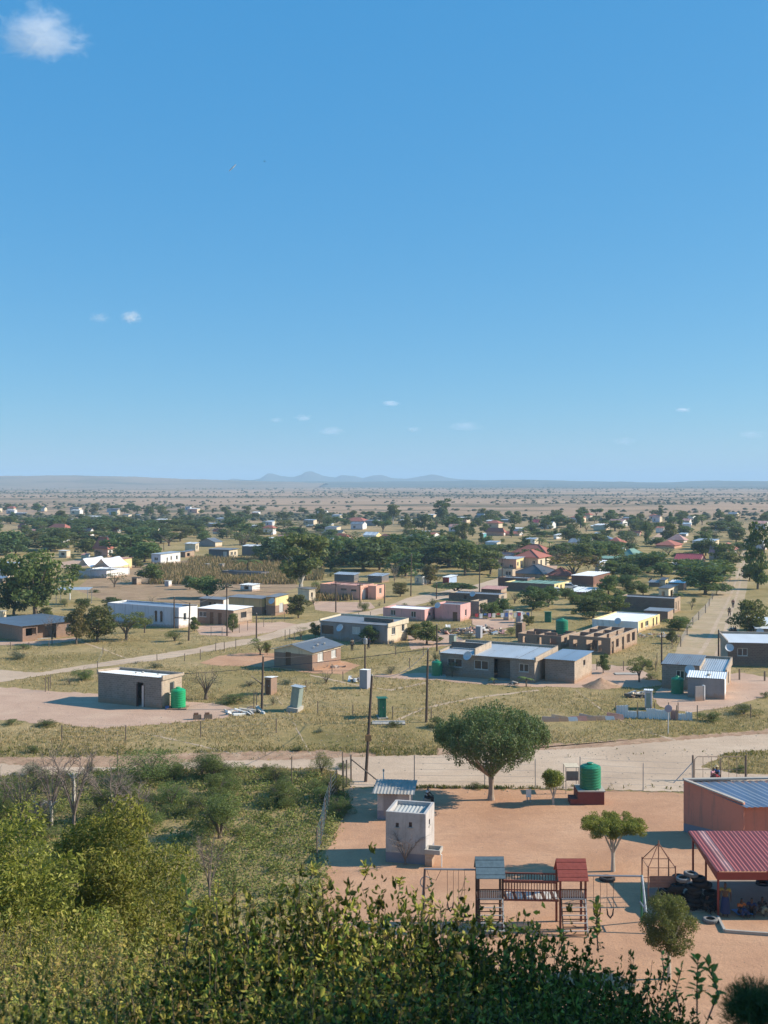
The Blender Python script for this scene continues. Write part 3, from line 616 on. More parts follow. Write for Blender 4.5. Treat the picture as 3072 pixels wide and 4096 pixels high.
# stepped grey house, left
r_, L_, W_, h_ = house('stepped grey house', 'stepped grey house with cream right wall and a round dish on a mast', 'g', (28,600), -550, 200, 440, 'halfpar', W_GREY, W_CREAM, R_GREY, 30,
      fo=[(.02,.2,.3,.78,'k'), (.48,.6,.42,.82,'c')], so=[(.22,.4,.45,.85,'w'), (.72,.86,.5,.9,'w')], slope=.2, over=.15)
dish(r_, -.66*L_, -.6, h_*.72, .55, R(-10), 60, 0)
wl = MB(); wallrun(wl, (-.45*L_, 2.0), (-.02*L_, 2.0), .16, h_+.1, h_+.65); wl.build('parapet', B_DARK, r_)
house('pink flat house', 'long pale pink flat house with white metal roof and two grey windows', 'g', (352,402), -8, 455, 300, 'parapet', W_PINK, W_PINK, R_WHITE, 28, fo=[(.18,.3,.35,.82,'w'), (.67,.79,.3,.8,'w')], so=[(.3,.5,.4,.65,'k'), (.7,.76,.4,.9,'k')])
r_, L_, W_, h_ = house('bright pink annex', 'bright pink block behind the washing line with a dish on its wall', 'g', (660,402), 440, 748, 258, 'parapet', W_PINK, W_PINK, R_GREY, 28, fo=[(.7,.88,.0,.55,'d')], so=[(.45,.62,.25,.65,'w')])
dish(r_, -.85*L_, -.3, h_*.9, .5, 0, 60)
house('narrow brick shell', 'narrow unfinished grey brick shell right of the bright pink block', 'g', (820,358), 745, 893, 228, 'none', B_GREY, B_BEIGE, R_GREY, 30, so=[(.15,.4,.0,.7,'o'), (.6,.8,.3,.85,'o')])
r_, L_, W_, h_ = house('brown flat house with dish', 'dark flat-roofed house with dish behind the bright pink block', 'g', (992,240), 560, 1062, 172, 'parapet', B_DARK, B_BEIGE, R_GREY, 28, fo=[(.3,.36,.2,.75,'k')], so=[(.3,.6,.3,.8,'w')])
dish(r_, -.5*L_, -.3, h_*.95, .55, 0, 60)
house('low brown house', 'low brown wall house with pinkish sheet roof above the umbrella tree', 'g', (1010,165), 840, 1060, 140, 'flat', B_DARK, B_BEIGE, R_PINK, 28)
# roofless house
def shell(short, label, t, near, xl, xr, yt, theta, rooms, wall, side, fo, so, back=0):
    r_, L_, W_, h_ = house(short, label, t, near, xl, xr, yt, 'none', wall, side, R_GREY, theta, fo=fo, so=so, cat='unfinished house')
    for q in rooms[0]:
        mb = MB(); wallrun(mb, (-L_*q, .16), (-L_*q, W_-.16), .15, .06, h_, [(W_*.3, W_*.3+.9, 0, 2.1)]); mb.build('room_wall', side, r_)
    for q in rooms[1]:
        mb = MB(); wallrun(mb, (-L_+.16, W_*q), (-.16, W_*q), .15, .06, h_ - .003, [(L_*.2, L_*.2+.9, 0, 2.1), (L_*.7, L_*.7+.9, 0, 2.1)]); mb.build('room_wall', wall, r_)
    return r_, L_, W_, h_
shell('roofless brick house', 'roofless raw brick house with open window holes in the sunlit right wall', 'h', (298,690), -60, 606, 545, 30, ((.3,.62),(.35,.68)), B_RED, B_ORANGE,
      [(.1,.2,.3,.75,'o'), (.42,.78,.15,.8,'o')], [(.04,.12,.0,.75,'o'), (.2,.3,.3,.8,'o'), (.42,.5,.0,.8,'o'), (.6,.72,.3,.85,'o'), (.8,.92,.3,.85,'o')])
shell('roofless brick wing', 'left wing of the raw brick house with lower walls and open doorways', 'g', (1530,640), 1155, 1660, 530, 30, ((.5,),(.5,)), B_RED, B_ORANGE,
      [(.12,.2,.3,.8,'o'), (.45,.55,.0,.8,'o'), (.75,.9,.3,.8,'o')], [(.2,.4,.3,.8,'o')])
r_, L_, W_, h_ = house('yellow house', 'yellow walled house with white metal roof and dish behind the roofless bricks', 'h', (536,500), 140, 752, 405, 'parapet', W_WHT, W_YEL, R_WHITE, 30, so=[(.12,.22,.3,.8,'d'), (.32,.46,.3,.8,'w'), (.66,.72,.1,.85,'k'), (.82,.88,.1,.85,'k')])
dish(r_, -.42*L_, -.25, h_*.95, .5, 0, 60)
house('dark brick hall', 'long dark brick house with pale sheet strip and lit brick end wall', 'h', (850,330), 380, 902, 205, 'parapet', B_DARK, B_ORANGE, R_GREY, 28, so=[(.2,.35,.2,.75,'w'), (.6,.7,.1,.75,'d')])
house('low dark annex', 'low dark annex in front of the dark brick hall', 'h', (792,408), 590, 840, 320, 'flat', B_DARK, B_ORANGE, R_GREY, 28, slope=.1, over=.15)
house('cream porch house', 'small cream house with porch openings among trees beyond the dark brick hall', 'h', (800,200), 715, 880, 118, 'flat', W_CREAM, W_CREAM, R_DARK, 28, fo=[(.3,.6,.0,.7,'o')], so=[(.2,.45,.1,.75,'o')], slope=.1)
# right front: tin-roofed grey house
r_, L_, W_, h_ = house('dish house by the gate', 'grey block house with dark sheet roof and dish at the right', 'h', (1068,1000), 742, 1190, 790, 'flat', B_GREY, B_BEIGE, R_GREY, 22, fo=[(.38,.6,.42,.78,'w')], slope=.3, over=.1, W=5.5)
dish(r_, -.24*L_, -.35, h_*.86, .52, R(-8), 62)
house('striped-roof block', 'tall beige block with bright ribbed zinc roof at the right', 'h', (1290,1010), 1052, 1362, 840, 'halfpar', B_GREY, B_BEIGE, R_ZINC, 22, so=[(.45,.62,.15,.75,'k')], slope=.35, over=.05, W=6.5)
r_, L_, W_, h_ = house('small whitewashed annex', 'low grey annex with flaking white corner and rusty white roof before the striped-roof block', 'h', (1284,1078), 965, 1312, 905, 'flat', W_GREY, W_WHT, R_WHITE, 20, slope=.25, over=.12, W=2.6)
rocks_on_roof(r_, [(-.45*L_, .9, h_+.2, .22), (-.42*L_, 1.1, h_+.22, .16)])
r_, L_, W_, h_ = house('right edge brown house', 'wide dark brown block house with white roof edge at the right border', 'h', (1990,800), 1315, 2150, 600, 'halfpar', B_DARK, B_BEIGE, R_WHITE, 8, fo=[(.12,.25,.45,.78,'w'), (.6,.72,.4,.8,'w')], slope=.3, over=.1, W=6)
dish(r_, -.99*L_, -.3, h_*.8, .5, 0, 60)
r_, L_, W_, h_ = house('house behind the gum', 'grey block house with pale roof and dish at the right border beyond the street', 'h', (1760,560), 1560, 1900, 470, 'flat', B_GREY, B_BEIGE, R_WHITE, 12, slope=.3)
dish(r_, -.86*L_, -.3, h_*.75, .5, 0, 60)
# left
house('brown verandah house', 'red-brown brick house with grey sheet roof and shaded verandah at the left border', 'e', (195,578), -160, 580, 445, 'flatx', B_RED, B_RED, R_GREY, 42, so=[(.05,.22,.35,.85,'o'), (.24,.55,.0,.95,'v'), (.72,.85,.4,.85,'w')], slope=-.3, over=.35, W=9.5)
r_, L_, W_, h_ = house('lavender house', 'pale lavender house with arched windows and white right wall behind the utility poles', 'e', (1545,462), 930, 1706, 282, 'parapet', W_LAV, W_WHT, R_BLUE, 30, fo=[(.67,.705,.25,.7,'k'), (.745,.78,.25,.7,'k')], so=[(.25,.4,.35,.7,'w')])
for q in (.67, .745):
    mb = MB(); mb.lathe([(.018*L_, 0), (.018*L_, .1)], 14); o = mb.build('window_arch', M_GLASS, r_); o.rotation_euler = (R(90), 0, 0); o.location = (-L_ + (q+.0175)*L_, -.0, .7*h_); o.scale = (1,1,.4)
r_, L_, W_, h_ = house('small white-edged brick house', 'small brick house with thin white roof edge behind a leaning fence', 'f', (356,437), 48, 418, 308, 'flat', B_RED, B_BEIGE, R_WHITE, 28, fo=[(.04,.25,.45,.8,'w'), (.35,.45,.0,.8,'d'), (.58,.68,.0,.8,'d')], so=[(.4,.7,.4,.8,'k')], slope=.1, over=.2, W=5)
house('brick block behind', 'brick block with white corner just behind the small white-edged brick house', 'f', (268,300), 68, 316, 216, 'flat', B_RED, W_WHT, R_GREY, 28, fo=[(.4,.5,.2,.7,'k'),(.6,.7,.2,.7,'k')], slope=.2)
house('ochre long house', 'long two-tone house, ochre above brown, with dark sheet roof', 'f', (604,347), 318, 682, 208, 'flat', W_ORNG, W_YEL, R_GREY, 28, so=[(.35,.75,.3,.7,'c')], band=(.5, B_RED), slope=.15)
r_, L_, W_, h_ = house('ochre corner block', 'taller ochre and brown corner block with dish and tall window beside the gum tree', 'f', (720,352), 640, 832, 195, 'flat', W_ORNG, W_YEL, R_GREY, 28, so=[(.3,.62,.15,.65,'c')], band=(.55, B_RED), slope=.2)
dish(r_, -.25*L_, -.3, h_*.8, .55, 0, 60)
house('salmon house', 'long salmon pink house with faded red roof and white door by the cross road', 'f', (1455,217), 1108, 1572, 92, 'parapet', W_SALM, W_SALM, R_PINK, 28, fo=[(.52,.66,.62,.75,'k'), (.77,.9,.58,.72,'k')], so=[(.15,.38,.05,.7,'D'), (.65,.8,.35,.8,'c')])
house('salmon end block', 'salmon end block attached at the right of the salmon house', 'f', (1590,214), 1520, 1670, 95, 'parapet', W_SALM, W_SALM, R_GREY, 28, so=[(.35,.6,.4,.8,'w')])
house('small white shed', 'small white shed with flat roof in the brown maize field', 'f', (520,143), 418, 586, 92, 'flat', W_WHT, W_WHT, R_WHITE, 32, fo=[(.3,.7,.3,.9,'o')], cat='shed', slope=.1)
house('cream room under the gum', 'narrow cream room half hidden behind the gum trunk', 'f', (1012,236), 915, 1032, 125, 'flat', W_CREAM, W_CREAM, R_GREY, 45, so=[(.3,.6,.4,.75,'k')], slope=.1)
# middle distance
house('white tent hall', 'grey walled hall under a peaked white double roof at the left', 'a', (920,1000), 680, 1118, 935, 'parapet', W_LAV, W_WHT, R_WHITE, 20)
for k, (x0, x1) in enumerate([(650, 800), (790, 975)]):
    pL, pR = GT('a', x0, 1000), GT('a', x1, 1000); xm = (pL.x + pR.x) / 2; wq = (pR.x - pL.x) / 2; Y_ = pL.y
    t_ = empty('marquee', (xm, Y_ - 1, 0), R(-14), ('left' if k == 0 else 'right') + ' peak of the white marquee canopy beside the ochre roof', 'marquee')
    n_ = 10; V_ = []; F_ = []
    for j in range(n_ + 1):
        for i in range(n_ + 1):
            u, v_ = i / n_, j / n_; zz = 2.6 + 1.9 * max(0, 1 - abs(u - .5) * 2) ** 1.35 + .25 * math.sin(v_ * 9) * .3
            V_.append(((u - .5) * 2 * wq, (v_) * 9, zz))
    for j in range(n_):
        for i in range(n_): a_ = j * (n_+1) + i; F_.append((a_, a_+1, a_+n_+2, a_+n_+1))
    link_mesh('canopy', np_mesh('canopy', V_, F_, plain('white_canvas', (.75,.76,.8), .8, .06), True), t_)
    for x in (-wq + .1, wq - .1):
        for y in (.1, 8.9): MB().tube([(x, y, 0), (x, y, 2.75)], .05, 6).build('pole', M_STEEL, t_)
T_ = [  # short, label, tile, near, xl, xr, yt, roof, wall, side, roofmat, kwargs
 ('ochre-roofed house','ochre and pink house with faded orange roof beside the white marquee','a',(960,930),808,1140,848,'flat',W_SALM,W_YEL,R_PINK,dict(so=[(.4,.6,.3,.8,'c')],slope=.2)),
 ('white box house','white flat house with small dark windows beyond the maize field at left','a',(1388,882),1308,1558,795,'flat',W_LAV,W_WHT,R_ZINC,dict(fo=[(.3,.7,.4,.7,'w')],so=[(.3,.36,.3,.65,'k'),(.5,.56,.4,.75,'k'),(.78,.86,.4,.75,'k')],slope=.25)),
 ('brick block by the white house','low raw brick block right of the white box house','a',(1600,820),1560,1680,775,'flat',B_RED,B_ORANGE,R_GREY,dict(so=[(.2,.5,.2,.8,'o')])),
 ('cream hut with black window','tiny cream hut with one black square window between dark trees','a',(575,824),508,590,765,'flat',W_CREAM,W_CREAM,R_WHITE,dict(fo=[(.3,.75,.35,.75,'k')],cat='hut',slope=.05)),
 ('pyramid-roofed house','house under a steep red-brown tiled pyramid roof among left trees','a',(930,815),815,972,745,'hip',W_SALM,W_WHT,R_RED,dict(rise=3.2,so=[(.3,.6,.2,.8,'w')])),
 ('cream cabin','small cream cabin left of the pyramid-roofed house','a',(745,835),702,770,800,'flat',W_CREAM,W_WHT,R_PINK,dict(cat='cabin')),
 ('yellow edge house','pale yellow flat house at the left border of the village','a',(148,915),-60,206,875,'flat',W_YEL,W_CREAM,R_ZINC,dict(slope=.1)),
 ('cream edge house','cream house with grey sheet roof at the left border in front of the yellow one','a',(52,1000),-90,150,945,'flat',W_CREAM,W_CREAM,R_GREY,dict(so=[(.3,.6,.2,.75,'c')],slope=.2)),
 ('low blue-roofed shed','low shed with bluish roof at the lower left border of the village','a',(20,1040),-90,62,1005,'flat',W_DGREY,W_GREY,R_BLUE,dict(cat='shed')),
 ('far red roof house','small far house with orange roof between left trees','a',(200,580),155,240,560,'gablex',W_SALM,W_WHT,R_RED,dict(rise=1.5)),
 ('far double red roof house','far house with two red roof slopes near a white tower room','a',(560,590),425,612,565,'hip',W_SALM,W_WHT,R_RED,dict(rise=1.7)),
 ('white tower room','tiny bright white two-storey room in the far left village','a',(640,535),612,652,495,'flat',W_LAV,W_WHT,R_WHITE,dict()),
 ('far turquoise-white roof','low far building with pale turquoise sheet roof','a',(585,620),490,600,600,'flat',W_GREY,W_CREAM,R_ZINC,dict()),
 ('long far brick row','long low far brick house with orange tint at left','a',(390,625),208,422,592,'flat',W_SALM,W_CREAM,R_PINK,dict()),
 ('far flat grey house','far grey flat house left of the white tower room','a',(220,460),130,240,440,'flat',W_GREY,W_CREAM,R_ZINC,dict()),
 ('far zinc roof row','far row house with long pale roof at left','a',(560,482),440,590,465,'flat',W_GREY,W_CREAM,R_WHITE,dict()),
 ('far white roof hall','far hall with bright white roof behind dense left trees','a',(860,488),680,900,470,'flat',W_GREY,W_CREAM,R_WHITE,dict()),
 ('far cream block','far cream block house at the edge of the plain','a',(1110,475),1060,1140,452,'flat',W_CREAM,W_CREAM,R_GREY,dict()),
 ('far slate roof house','far slate coloured house near the plain','a',(1210,478),1165,1240,455,'flat',W_GREY,W_CREAM,R_GREY,dict()),
 ('far long red roof','far long dark red roofed house beyond the left trees','a',(1410,525),1340,1480,500,'flat',W_WHT,W_WHT,R_RED,dict()),
 ('white strip roof house','house showing a bright white roof strip inside dark trees','a',(1280,585),1205,1300,572,'flat',W_DGREY,W_GREY,R_WHITE,dict()),
 ('half hidden red house','half hidden house with dull red roof among left trees','a',(1010,610),970,1050,588,'gablex',W_CREAM,W_WHT,R_RED,dict(rise=1.1)),
 ('slate house','slate grey flat-roofed house with white corner posts beyond the field','b',(318,830),145,395,757,'flat',W_DGREY,W_CREAM,R_GREY,dict(fo=[(.72,.9,.1,.8,'c')],so=[(.2,.45,.35,.75,'w'),(.6,.8,.35,.75,'w')],slope=.2,over=.4)),
 ('dark blue shed','dark blue shed with pale roof right of the slate house','b',(560,808),432,600,728,'flat',W_DGREY,W_DGREY,R_WHITE,dict(cat='shed')),
 ('cream corner house','cream house with pale grey roof left of the slate house','b',(30,770),-60,60,705,'flat',W_CREAM,W_CREAM,R_WHITE,dict(so=[(.3,.6,.3,.8,'w')])),
 ('grey gabled house','grey gabled house partly behind bare branches','b',(200,730),60,260,690,'gablev',W_GREY,W_CREAM,R_GREY,dict(rise=1.3)),
 ('bright white villa','bright white villa with roof block between trees near the centre left','b',(700,690),620,765,662,'flat',W_WHT,W_WHT,R_WHITE,dict()),
 ('far block row','far grey block row at the left centre','b',(180,560),105,222,532,'flat',W_GREY,W_CREAM,R_ZINC,dict()),
 ('dark red roof cottage','cottage with dark red roof and white wall at the left centre','b',(245,620),180,275,598,'gablex',W_WHT,W_WHT,R_RED,dict(rise=1.2)),
 ('white cottage left of centre','white cottage with pale roof left of the yellow front','b',(570,575),500,585,548,'flat',W_GREY,W_WHT,R_WHITE,dict()),
 ('yellow front house','far house with yellow front beside a blue roof','b',(650,530),605,720,512,'flat',W_YEL,W_YEL,R_BLUE,dict()),
 ('red hip roof house','far house with wide red hip roof and white walls at the plain edge','b',(1480,530),1310,1545,508,'hip',W_CREAM,W_WHT,R_RED,dict(rise=1.8)),
 ('far grey hut','far grey hut with pale roof near the centre trees','b',(1040,562),985,1060,548,'flat',W_GREY,W_CREAM,R_ZINC,dict(cat='hut')),
 ('cream block by the grey trees','cream square block beside the grey-green trees','b',(1200,565),1185,1225,535,'flat',W_CREAM,W_CREAM,R_WHITE,dict()),
 ('grey double gable','house with two grey gabled roofs behind the dense trees','b',(1290,640),1120,1330,615,'gablex',W_GREY,W_CREAM,R_GREY,dict(rise=1.3)),
 ('white gable house','white gabled house at the right of the palm-topped trees','b',(1590,655),1480,1640,630,'gablex',W_WHT,W_YEL,R_WHITE,dict(rise=1.2)),
 ('dark shed under trees','dark shed with pale tin edge under the big dark trees','b',(1400,1040),1230,1440,975,'flat',W_DGREY,W_DGREY,R_ZINC,dict(cat='shed')),
 ('dark low house under trees','dark low house with pale roof right of the dark shed','b',(1640,1040),1520,1700,985,'flat',W_DGREY,W_DGREY,R_ZINC,dict()),
 ('dim block wall house','long dim grey block wall building beside the maize field','b',(600,995),258,640,950,'parapet',W_DGREY,W_DGREY,R_DARK,dict(W=3)),
 ('pair roof cottage','cottage with red roof at the left end of a red-roofed row','c',(60,678),-40,90,650,'hip',W_WHT,W_WHT,R_RED,dict(rise=1.3)),
 ('white front red roof','small house with red roof and white front in the red-roofed row','c',(150,690),138,240,665,'gablex',W_WHT,W_WHT,R_RED,dict(rise=1.2)),
 ('ribbed red roof house','long house with ribbed red roof in the red-roofed row','c',(395,685),340,535,655,'gablex',W_WHT,W_WHT,R_RED,dict(rise=1.9)),
 ('grey slab house','grey slab-roofed house behind the red-roofed row','c',(380,625),235,400,600,'flat',W_GREY,W_CREAM,R_ZINC,dict()),
 ('white strip cottage','white strip-roofed cottage between two red roofs','c',(300,668),238,312,650,'flat',W_WHT,W_WHT,R_WHITE,dict()),
 ('cream gate house','far cream house with open porch near the sandy track','c',(925,545),882,945,505,'flat',W_CREAM,W_YEL,R_WHITE,dict(fo=[(.3,.8,.0,.6,'o')])),
 ('dark red double house','house with dark red roofs left of the blue-white hut','c',(1035,635),885,1045,600,'hip',W_SALM,W_WHT,R_RED,dict(rise=1.6)),
 ('low red roof house','low house with red roof and white columns before the blue-white hut','c',(1170,635),1035,1208,617,'gablex',W_CREAM,W_WHT,R_RED,dict(rise=.9)),
 ('blue-white hut','small hut with white roof and bluish wall in the far village','c',(1190,606),1108,1212,573,'flat',W_LAV,W_WHT,R_WHITE,dict(cat='hut')),
 ('far crimson roof house','far house with crimson roof left of dark trees','c',(1340,540),1280,1366,520,'gablex',W_CREAM,W_CREAM,R_BRIGHTRED,dict(rise=1.6)),
 ('far zinc hall','far hall with wide pale zinc roof','c',(1130,520),990,1150,500,'flat',W_GREY,W_GREY,R_ZINC,dict()),
 ('teal shack','small shack with teal front in the trees right of centre','c',(860,665),830,885,622,'flat',W_GREY,plain('teal_paint',(.1,.35,.36),.7,.1),R_WHITE,dict(cat='shack')),
 ('white cliff wall house','house with white broken wall right of the palms','c',(1490,665),1465,1530,630,'flat',W_WHT,W_WHT,R_WHITE,dict()),
 ('main red tile house','large cream house with three red tiled hip roofs above the brown building','c',(1330,912),1130,1432,822,'hip',W_BROWNISH,W_CREAM,R_RED,dict(rise=1.7,fo=[(.75,.88,.35,.7,'w')],so=[(.2,.35,.1,.75,'w'),(.6,.75,.1,.75,'w')])),
 ('rear red tile house','rear red hip roof of the large tiled group','c',(1400,845),1120,1482,785,'hip',W_BROWNISH,W_YEL,R_RED,dict(rise=2.2)),
 ('cream window house','cream house with blue-grey roof and white framed windows before the red tiles','c',(1142,920),985,1212,838,'flat',W_SALM,W_YEL,R_ZINC,dict(fo=[(.12,.3,.25,.6,'w'),(.62,.82,.1,.45,'w')],so=[(.1,.3,.3,.7,'w'),(.5,.8,.1,.8,'w')],slope=.3)),
 ('low pink roof house','low house with pink roof left of the cream window house','c',(1110,830),1010,1130,808,'gablex',W_WHT,W_WHT,R_PINK,dict(rise=.9)),
 ('tan wall house','tan house wall below the cream window house','c',(1110,1000),985,1135,925,'parapet',W_BROWNISH,W_BROWNISH,R_GREY,dict(fo=[(.5,.9,.3,.8,'w')])),
 ('black hip roof house','house with black hip roof in front of the red tile group','c',(1370,1000),1130,1500,965,'hip',W_BROWNISH,W_CREAM,R_DARK,dict(rise=1.8)),
 ('dark red tile house','house with dark red roof beside the thorn tree','c',(1580,1010),1420,1640,985,'hip',W_BROWNISH,W_YEL,R_RED,dict(rise=1.7)),
 ('blue and red shack','little shack of blue and red sheets with white roof by the sandy crossing','c',(560,1045),508,628,995,'flat',plain('dull_red_sheet',(.28,.06,.06),.7,.2),plain('pale_blue_sheet',(.35,.45,.6),.7,.2),R_WHITE,dict(cat='shack',slope=.2)),
 ('cream ruin','broken cream walls with gaps under the reddish tree','c',(330,1060),265,395,985,'none',W_CREAM,W_WHT,R_WHITE,dict(so=[(.3,.5,.2,1,'o'),(.7,.85,0,.7,'o')],fo=[(.2,.5,.3,.8,'o')])),
 ('brown compound','large dark brown flat building with yellow end wall and dish','g',(1470,155),1040,1600,80,'parapet',B_DARK,W_YEL,R_GREEN,dict(so=[(.15,.25,.1,.8,'k'),(.4,.5,.1,.8,'k'),(.7,.8,.1,.8,'k')])),
 ('brown front block','front block of dark brown brick before the large brown building','g',(1240,118),985,1290,30,'parapet',W_BRN,B_DARK,R_GREY,dict(W=4)),
 ('green hip roof house','house with green hip roof at the right of the village','d',(500,835),380,580,805,'hip',W_GREY,W_CREAM,R_GREEN,dict(rise=1.7)),
 ('yellow wall annex','green-roofed annex with yellow lit wall','d',(348,880),190,400,835,'flat',W_DGREY,W_YEL,R_GREEN,dict()),
 ('white end house','flat house with white end wall right of the green hip roof','d',(700,850),632,720,815,'flat',W_GREY,W_WHT,R_GREY,dict()),
 ('crimson roof house','house with bright crimson roof among dark trees','d',(1070,892),850,1115,850,'gablex',W_LAV,W_PINK,R_BRIGHTRED,dict(rise=1.6)),
 ('white roof bus-like house','long low house with white flat roof below the crimson roof','d',(925,930),800,958,892,'flat',W_PINK,W_WHT,R_WHITE,dict()),
 ('orange hip roof house','house with orange tiled hip roof in the right village','d',(930,695),795,960,670,'hip',W_CREAM,W_WHT,R_PINK,dict(rise=1.9)),
 ('dull red roof house','house with dull red roof below the orange hip roof','d',(850,745),690,915,715,'hip',W_SALM,W_SALM,R_RED,dict(rise=1.4)),
 ('purple gable house','house with purple-red gable roof near the street end','d',(1290,845),1150,1325,795,'gablex',W_GREY,W_SALM,plain('plum_roof',(.2,.12,.13),.8,.15),dict(rise=2.2)),
 ('street-end red house','red tiled house with white trim beside the street end','d',(1350,795),1232,1392,755,'hip',W_CREAM,W_WHT,R_RED,dict(rise=2.0)),
 ('orange wall house','house with orange lit wall and red roof at the right','d',(385,735),268,425,692,'hip',W_SALM,W_ORNG,R_RED,dict(rise=1.7)),
 ('blue pyramid roof house','small house with pale blue roof left of the orange wall house','d',(290,680),215,320,662,'hip',W_CREAM,W_CREAM,R_BLUE,dict(rise=1.0)),
 ('long red strip house','long house with red strip roof and white corner','d',(550,635),370,562,612,'gablex',W_WHT,W_SALM,R_RED,dict(rise=.9)),
 ('white frame house','white half-open house frame beside the sandy track','d',(755,612),690,768,565,'flat',W_WHT,W_WHT,R_RED,dict(so=[(.2,.45,.1,.7,'o'),(.6,.85,.1,.7,'o')])),
 ('far white roof cottage','far cottage with white roof at the edge of the right field','d',(195,570),125,205,552,'flat',W_CREAM,W_CREAM,R_WHITE,dict()),
 ('grey roof cottage','cottage with grey flat roof below the far white roof cottage','d',(215,632),160,228,618,'flat',W_GREY,W_GREY,R_ZINC,dict()),
 ('low white wall house','low white walled house near the right field','d',(950,640),890,970,620,'flat',W_GREY,W_WHT,R_ZINC,dict()),
 ('turquoise tank house','dim house beside a turquoise tank stand','d',(1150,690),1075,1170,660,'flat',W_GREY,W_WHT,R_WHITE,dict()),
 ('white post house','two-storey house with white post corner left of the dark trees','d',(200,965),170,262,872,'flat',W_GREY,W_WHT,R_WHITE,dict()),
 ('brown house with white window','brown house with one white window panel at the centre right','d',(150,1075),-40,292,985,'flat',W_BRN,W_BRN,R_WHITE,dict(slope=.1)),
 ('cream arch house','small cream house with dark arch among dark trees','d',(770,1075),720,800,1020,'flat',W_CREAM,W_YEL,R_DARK,dict(so=[(.2,.7,0,.6,'o')])),
 ('red wall house','house with dull red wall and white roof in front of the big street tree','d',(930,1105),810,955,1045,'flat',B_RED,W_SALM,R_WHITE,dict(fo=[(.2,.35,.3,.7,'w')])),
 ('shaded roof house','shaded house with grey roof between dark trees','d',(720,1075),630,745,1045,'flat',W_DGREY,W_CREAM,R_GREY,dict()),
 ('low wall house','low cream house behind the round dark tree','h',(130,190),-70,220,155,'flat',W_BRN,W_CREAM,R_WHITE,dict()),
]
for (sh, lb, t_, nr, xl, xr, yt, rf, w1, w2, rm, kw) in T_:
    kw = dict(kw); th = kw.pop('theta', 30); house(sh, lb, t_, nr, xl, xr, yt, rf, w1, w2, rm, th, **kw)
# remaining far houses of the village, each its own
fr = random.Random(11); far_walls = [W_CREAM, W_WHT, W_GREY, W_SALM, W_LAV, W_BROWNISH]; far_roofs = [(R_ZINC,'zinc'), (R_WHITE,'white'), (R_RED,'red'), (R_GREY,'grey'), (R_PINK,'faded pink'), (R_GREY,'dull grey')]
for i in range(88):
    for _ in range(60):
        px = fr.uniform(-350, 3400); y0 = 2040 if px < 800 else (2060 if px < 1500 else 2075); py = y0 + (fr.random() ** 1.4) * 170
        g_ = G(px, py); 
        if abs(px - 2990) < 40 or in_patch(g_.x, g_.y): continue
        if all((g_ - H['c']).length > 11 + (g_.y / 75) for H in HOUSES): break
    else: continue
    k = fr.randrange(6); wpx = fr.uniform(30, 62) * (py - HY) / 200; hh = 1900
    xz = px / ZS; rf = ['flat', 'flat', 'hip', 'flat', 'gablex', 'gablex'][k]
    TX['z'] = (0, 0)
    house('', '', 'z', (px / ZS, py / ZS), (px - wpx) / ZS, (px + wpx * .35) / ZS, 0, rf, far_walls[fr.randrange(6)], far_walls[fr.randrange(2)], far_roofs[k][0], fr.uniform(15, 42), h=fr.uniform(2.3, 2.9), rise=1.1, group='small far houses of the village', depthcap=9,
          fo=[(.2,.4,.3,.75,'w')] if fr.random() < .6 else ())
    HOUSES[-1]['auto'] = ('far house with ' + far_roofs[k][1] + ' roof', 'house', i)
# ================================================================== VEGETATION
def leafcloud(r, C, Nn, size, aspect=.5, jit=.9, fold=.0, up=None):
    """one pointed leaf (or leaf spray) per centre; returns vertices and quads"""
    n = len(C); d = Nn + r.normal(0, jit, (n, 3)); d /= np.linalg.norm(d, axis=1)[:, None] + 1e-9
    a = r.normal(0, 1, (n, 3)) if up is None else up + r.normal(0, .35, (n, 3))
    a -= d * (a * d).sum(1)[:, None]; a /= np.linalg.norm(a, axis=1)[:, None] + 1e-9
    b_ = np.cross(d, a); s = size * r.uniform(.6, 1.35, n)[:, None] if np.isscalar(size) else size[:, None]
    V = np.empty((n, 4, 3)); V[:, 0] = C - a * s * .5; V[:, 2] = C + a * s * .5
    V[:, 1] = C + b_ * s * aspect * .5 + d * s * fold; V[:, 3] = C - b_ * s * aspect * .5 + d * s * fold
    return V.reshape(-1, 3), np.arange(n * 4).reshape(n, 4)
def crown_pts(r, n, clumps, shell=.55):
    """points on and in a set of ellipsoid clumps ((cx,cy,cz,rx,ry,rz), ...)"""
    cl = np.array(clumps); wt = (cl[:,3] * cl[:,4] * cl[:,5]) ** (2/3.); idx = r.choice(len(cl), n, p=wt / wt.sum())
    d = r.normal(0, 1, (n, 3)); d /= np.linalg.norm(d, axis=1)[:, None]; rad = r.uniform(shell, 1.05, n) ** .6
    return cl[idx, :3] + d * cl[idx, 3:] * rad[:, None], d
LEAF_DARK = leafm('dark_foliage', [(0.049,0.076,0.030), (0.078,0.120,0.042), (0.106,0.153,0.054), (0.065,0.087,0.051)])
LEAF_MID = leafm('green_foliage', [(0.070,0.103,0.032), (0.116,0.158,0.046), (0.163,0.200,0.057), (0.093,0.110,0.046)])
LEAF_OLIVE = leafm('olive_foliage', [(0.081,0.101,0.034), (0.135,0.155,0.047), (0.189,0.176,0.061), (0.095,0.095,0.047)])
LEAF_GREYG = leafm('grey_green_foliage', [(0.098,0.119,0.077), (0.140,0.161,0.098), (0.182,0.182,0.126), (0.084,0.098,0.070)])
LEAF_YEL = leafm('yellow_green_foliage', [(.16,.19,.03), (.25,.27,.045), (.32,.32,.07), (.1,.13,.03)])
LEAF_LIGHT = leafm('light_green_foliage', [(0.150,0.162,0.030), (0.250,0.252,0.045), (0.375,0.348,0.075), (0.163,0.144,0.045), (0.213,0.240,0.040)])
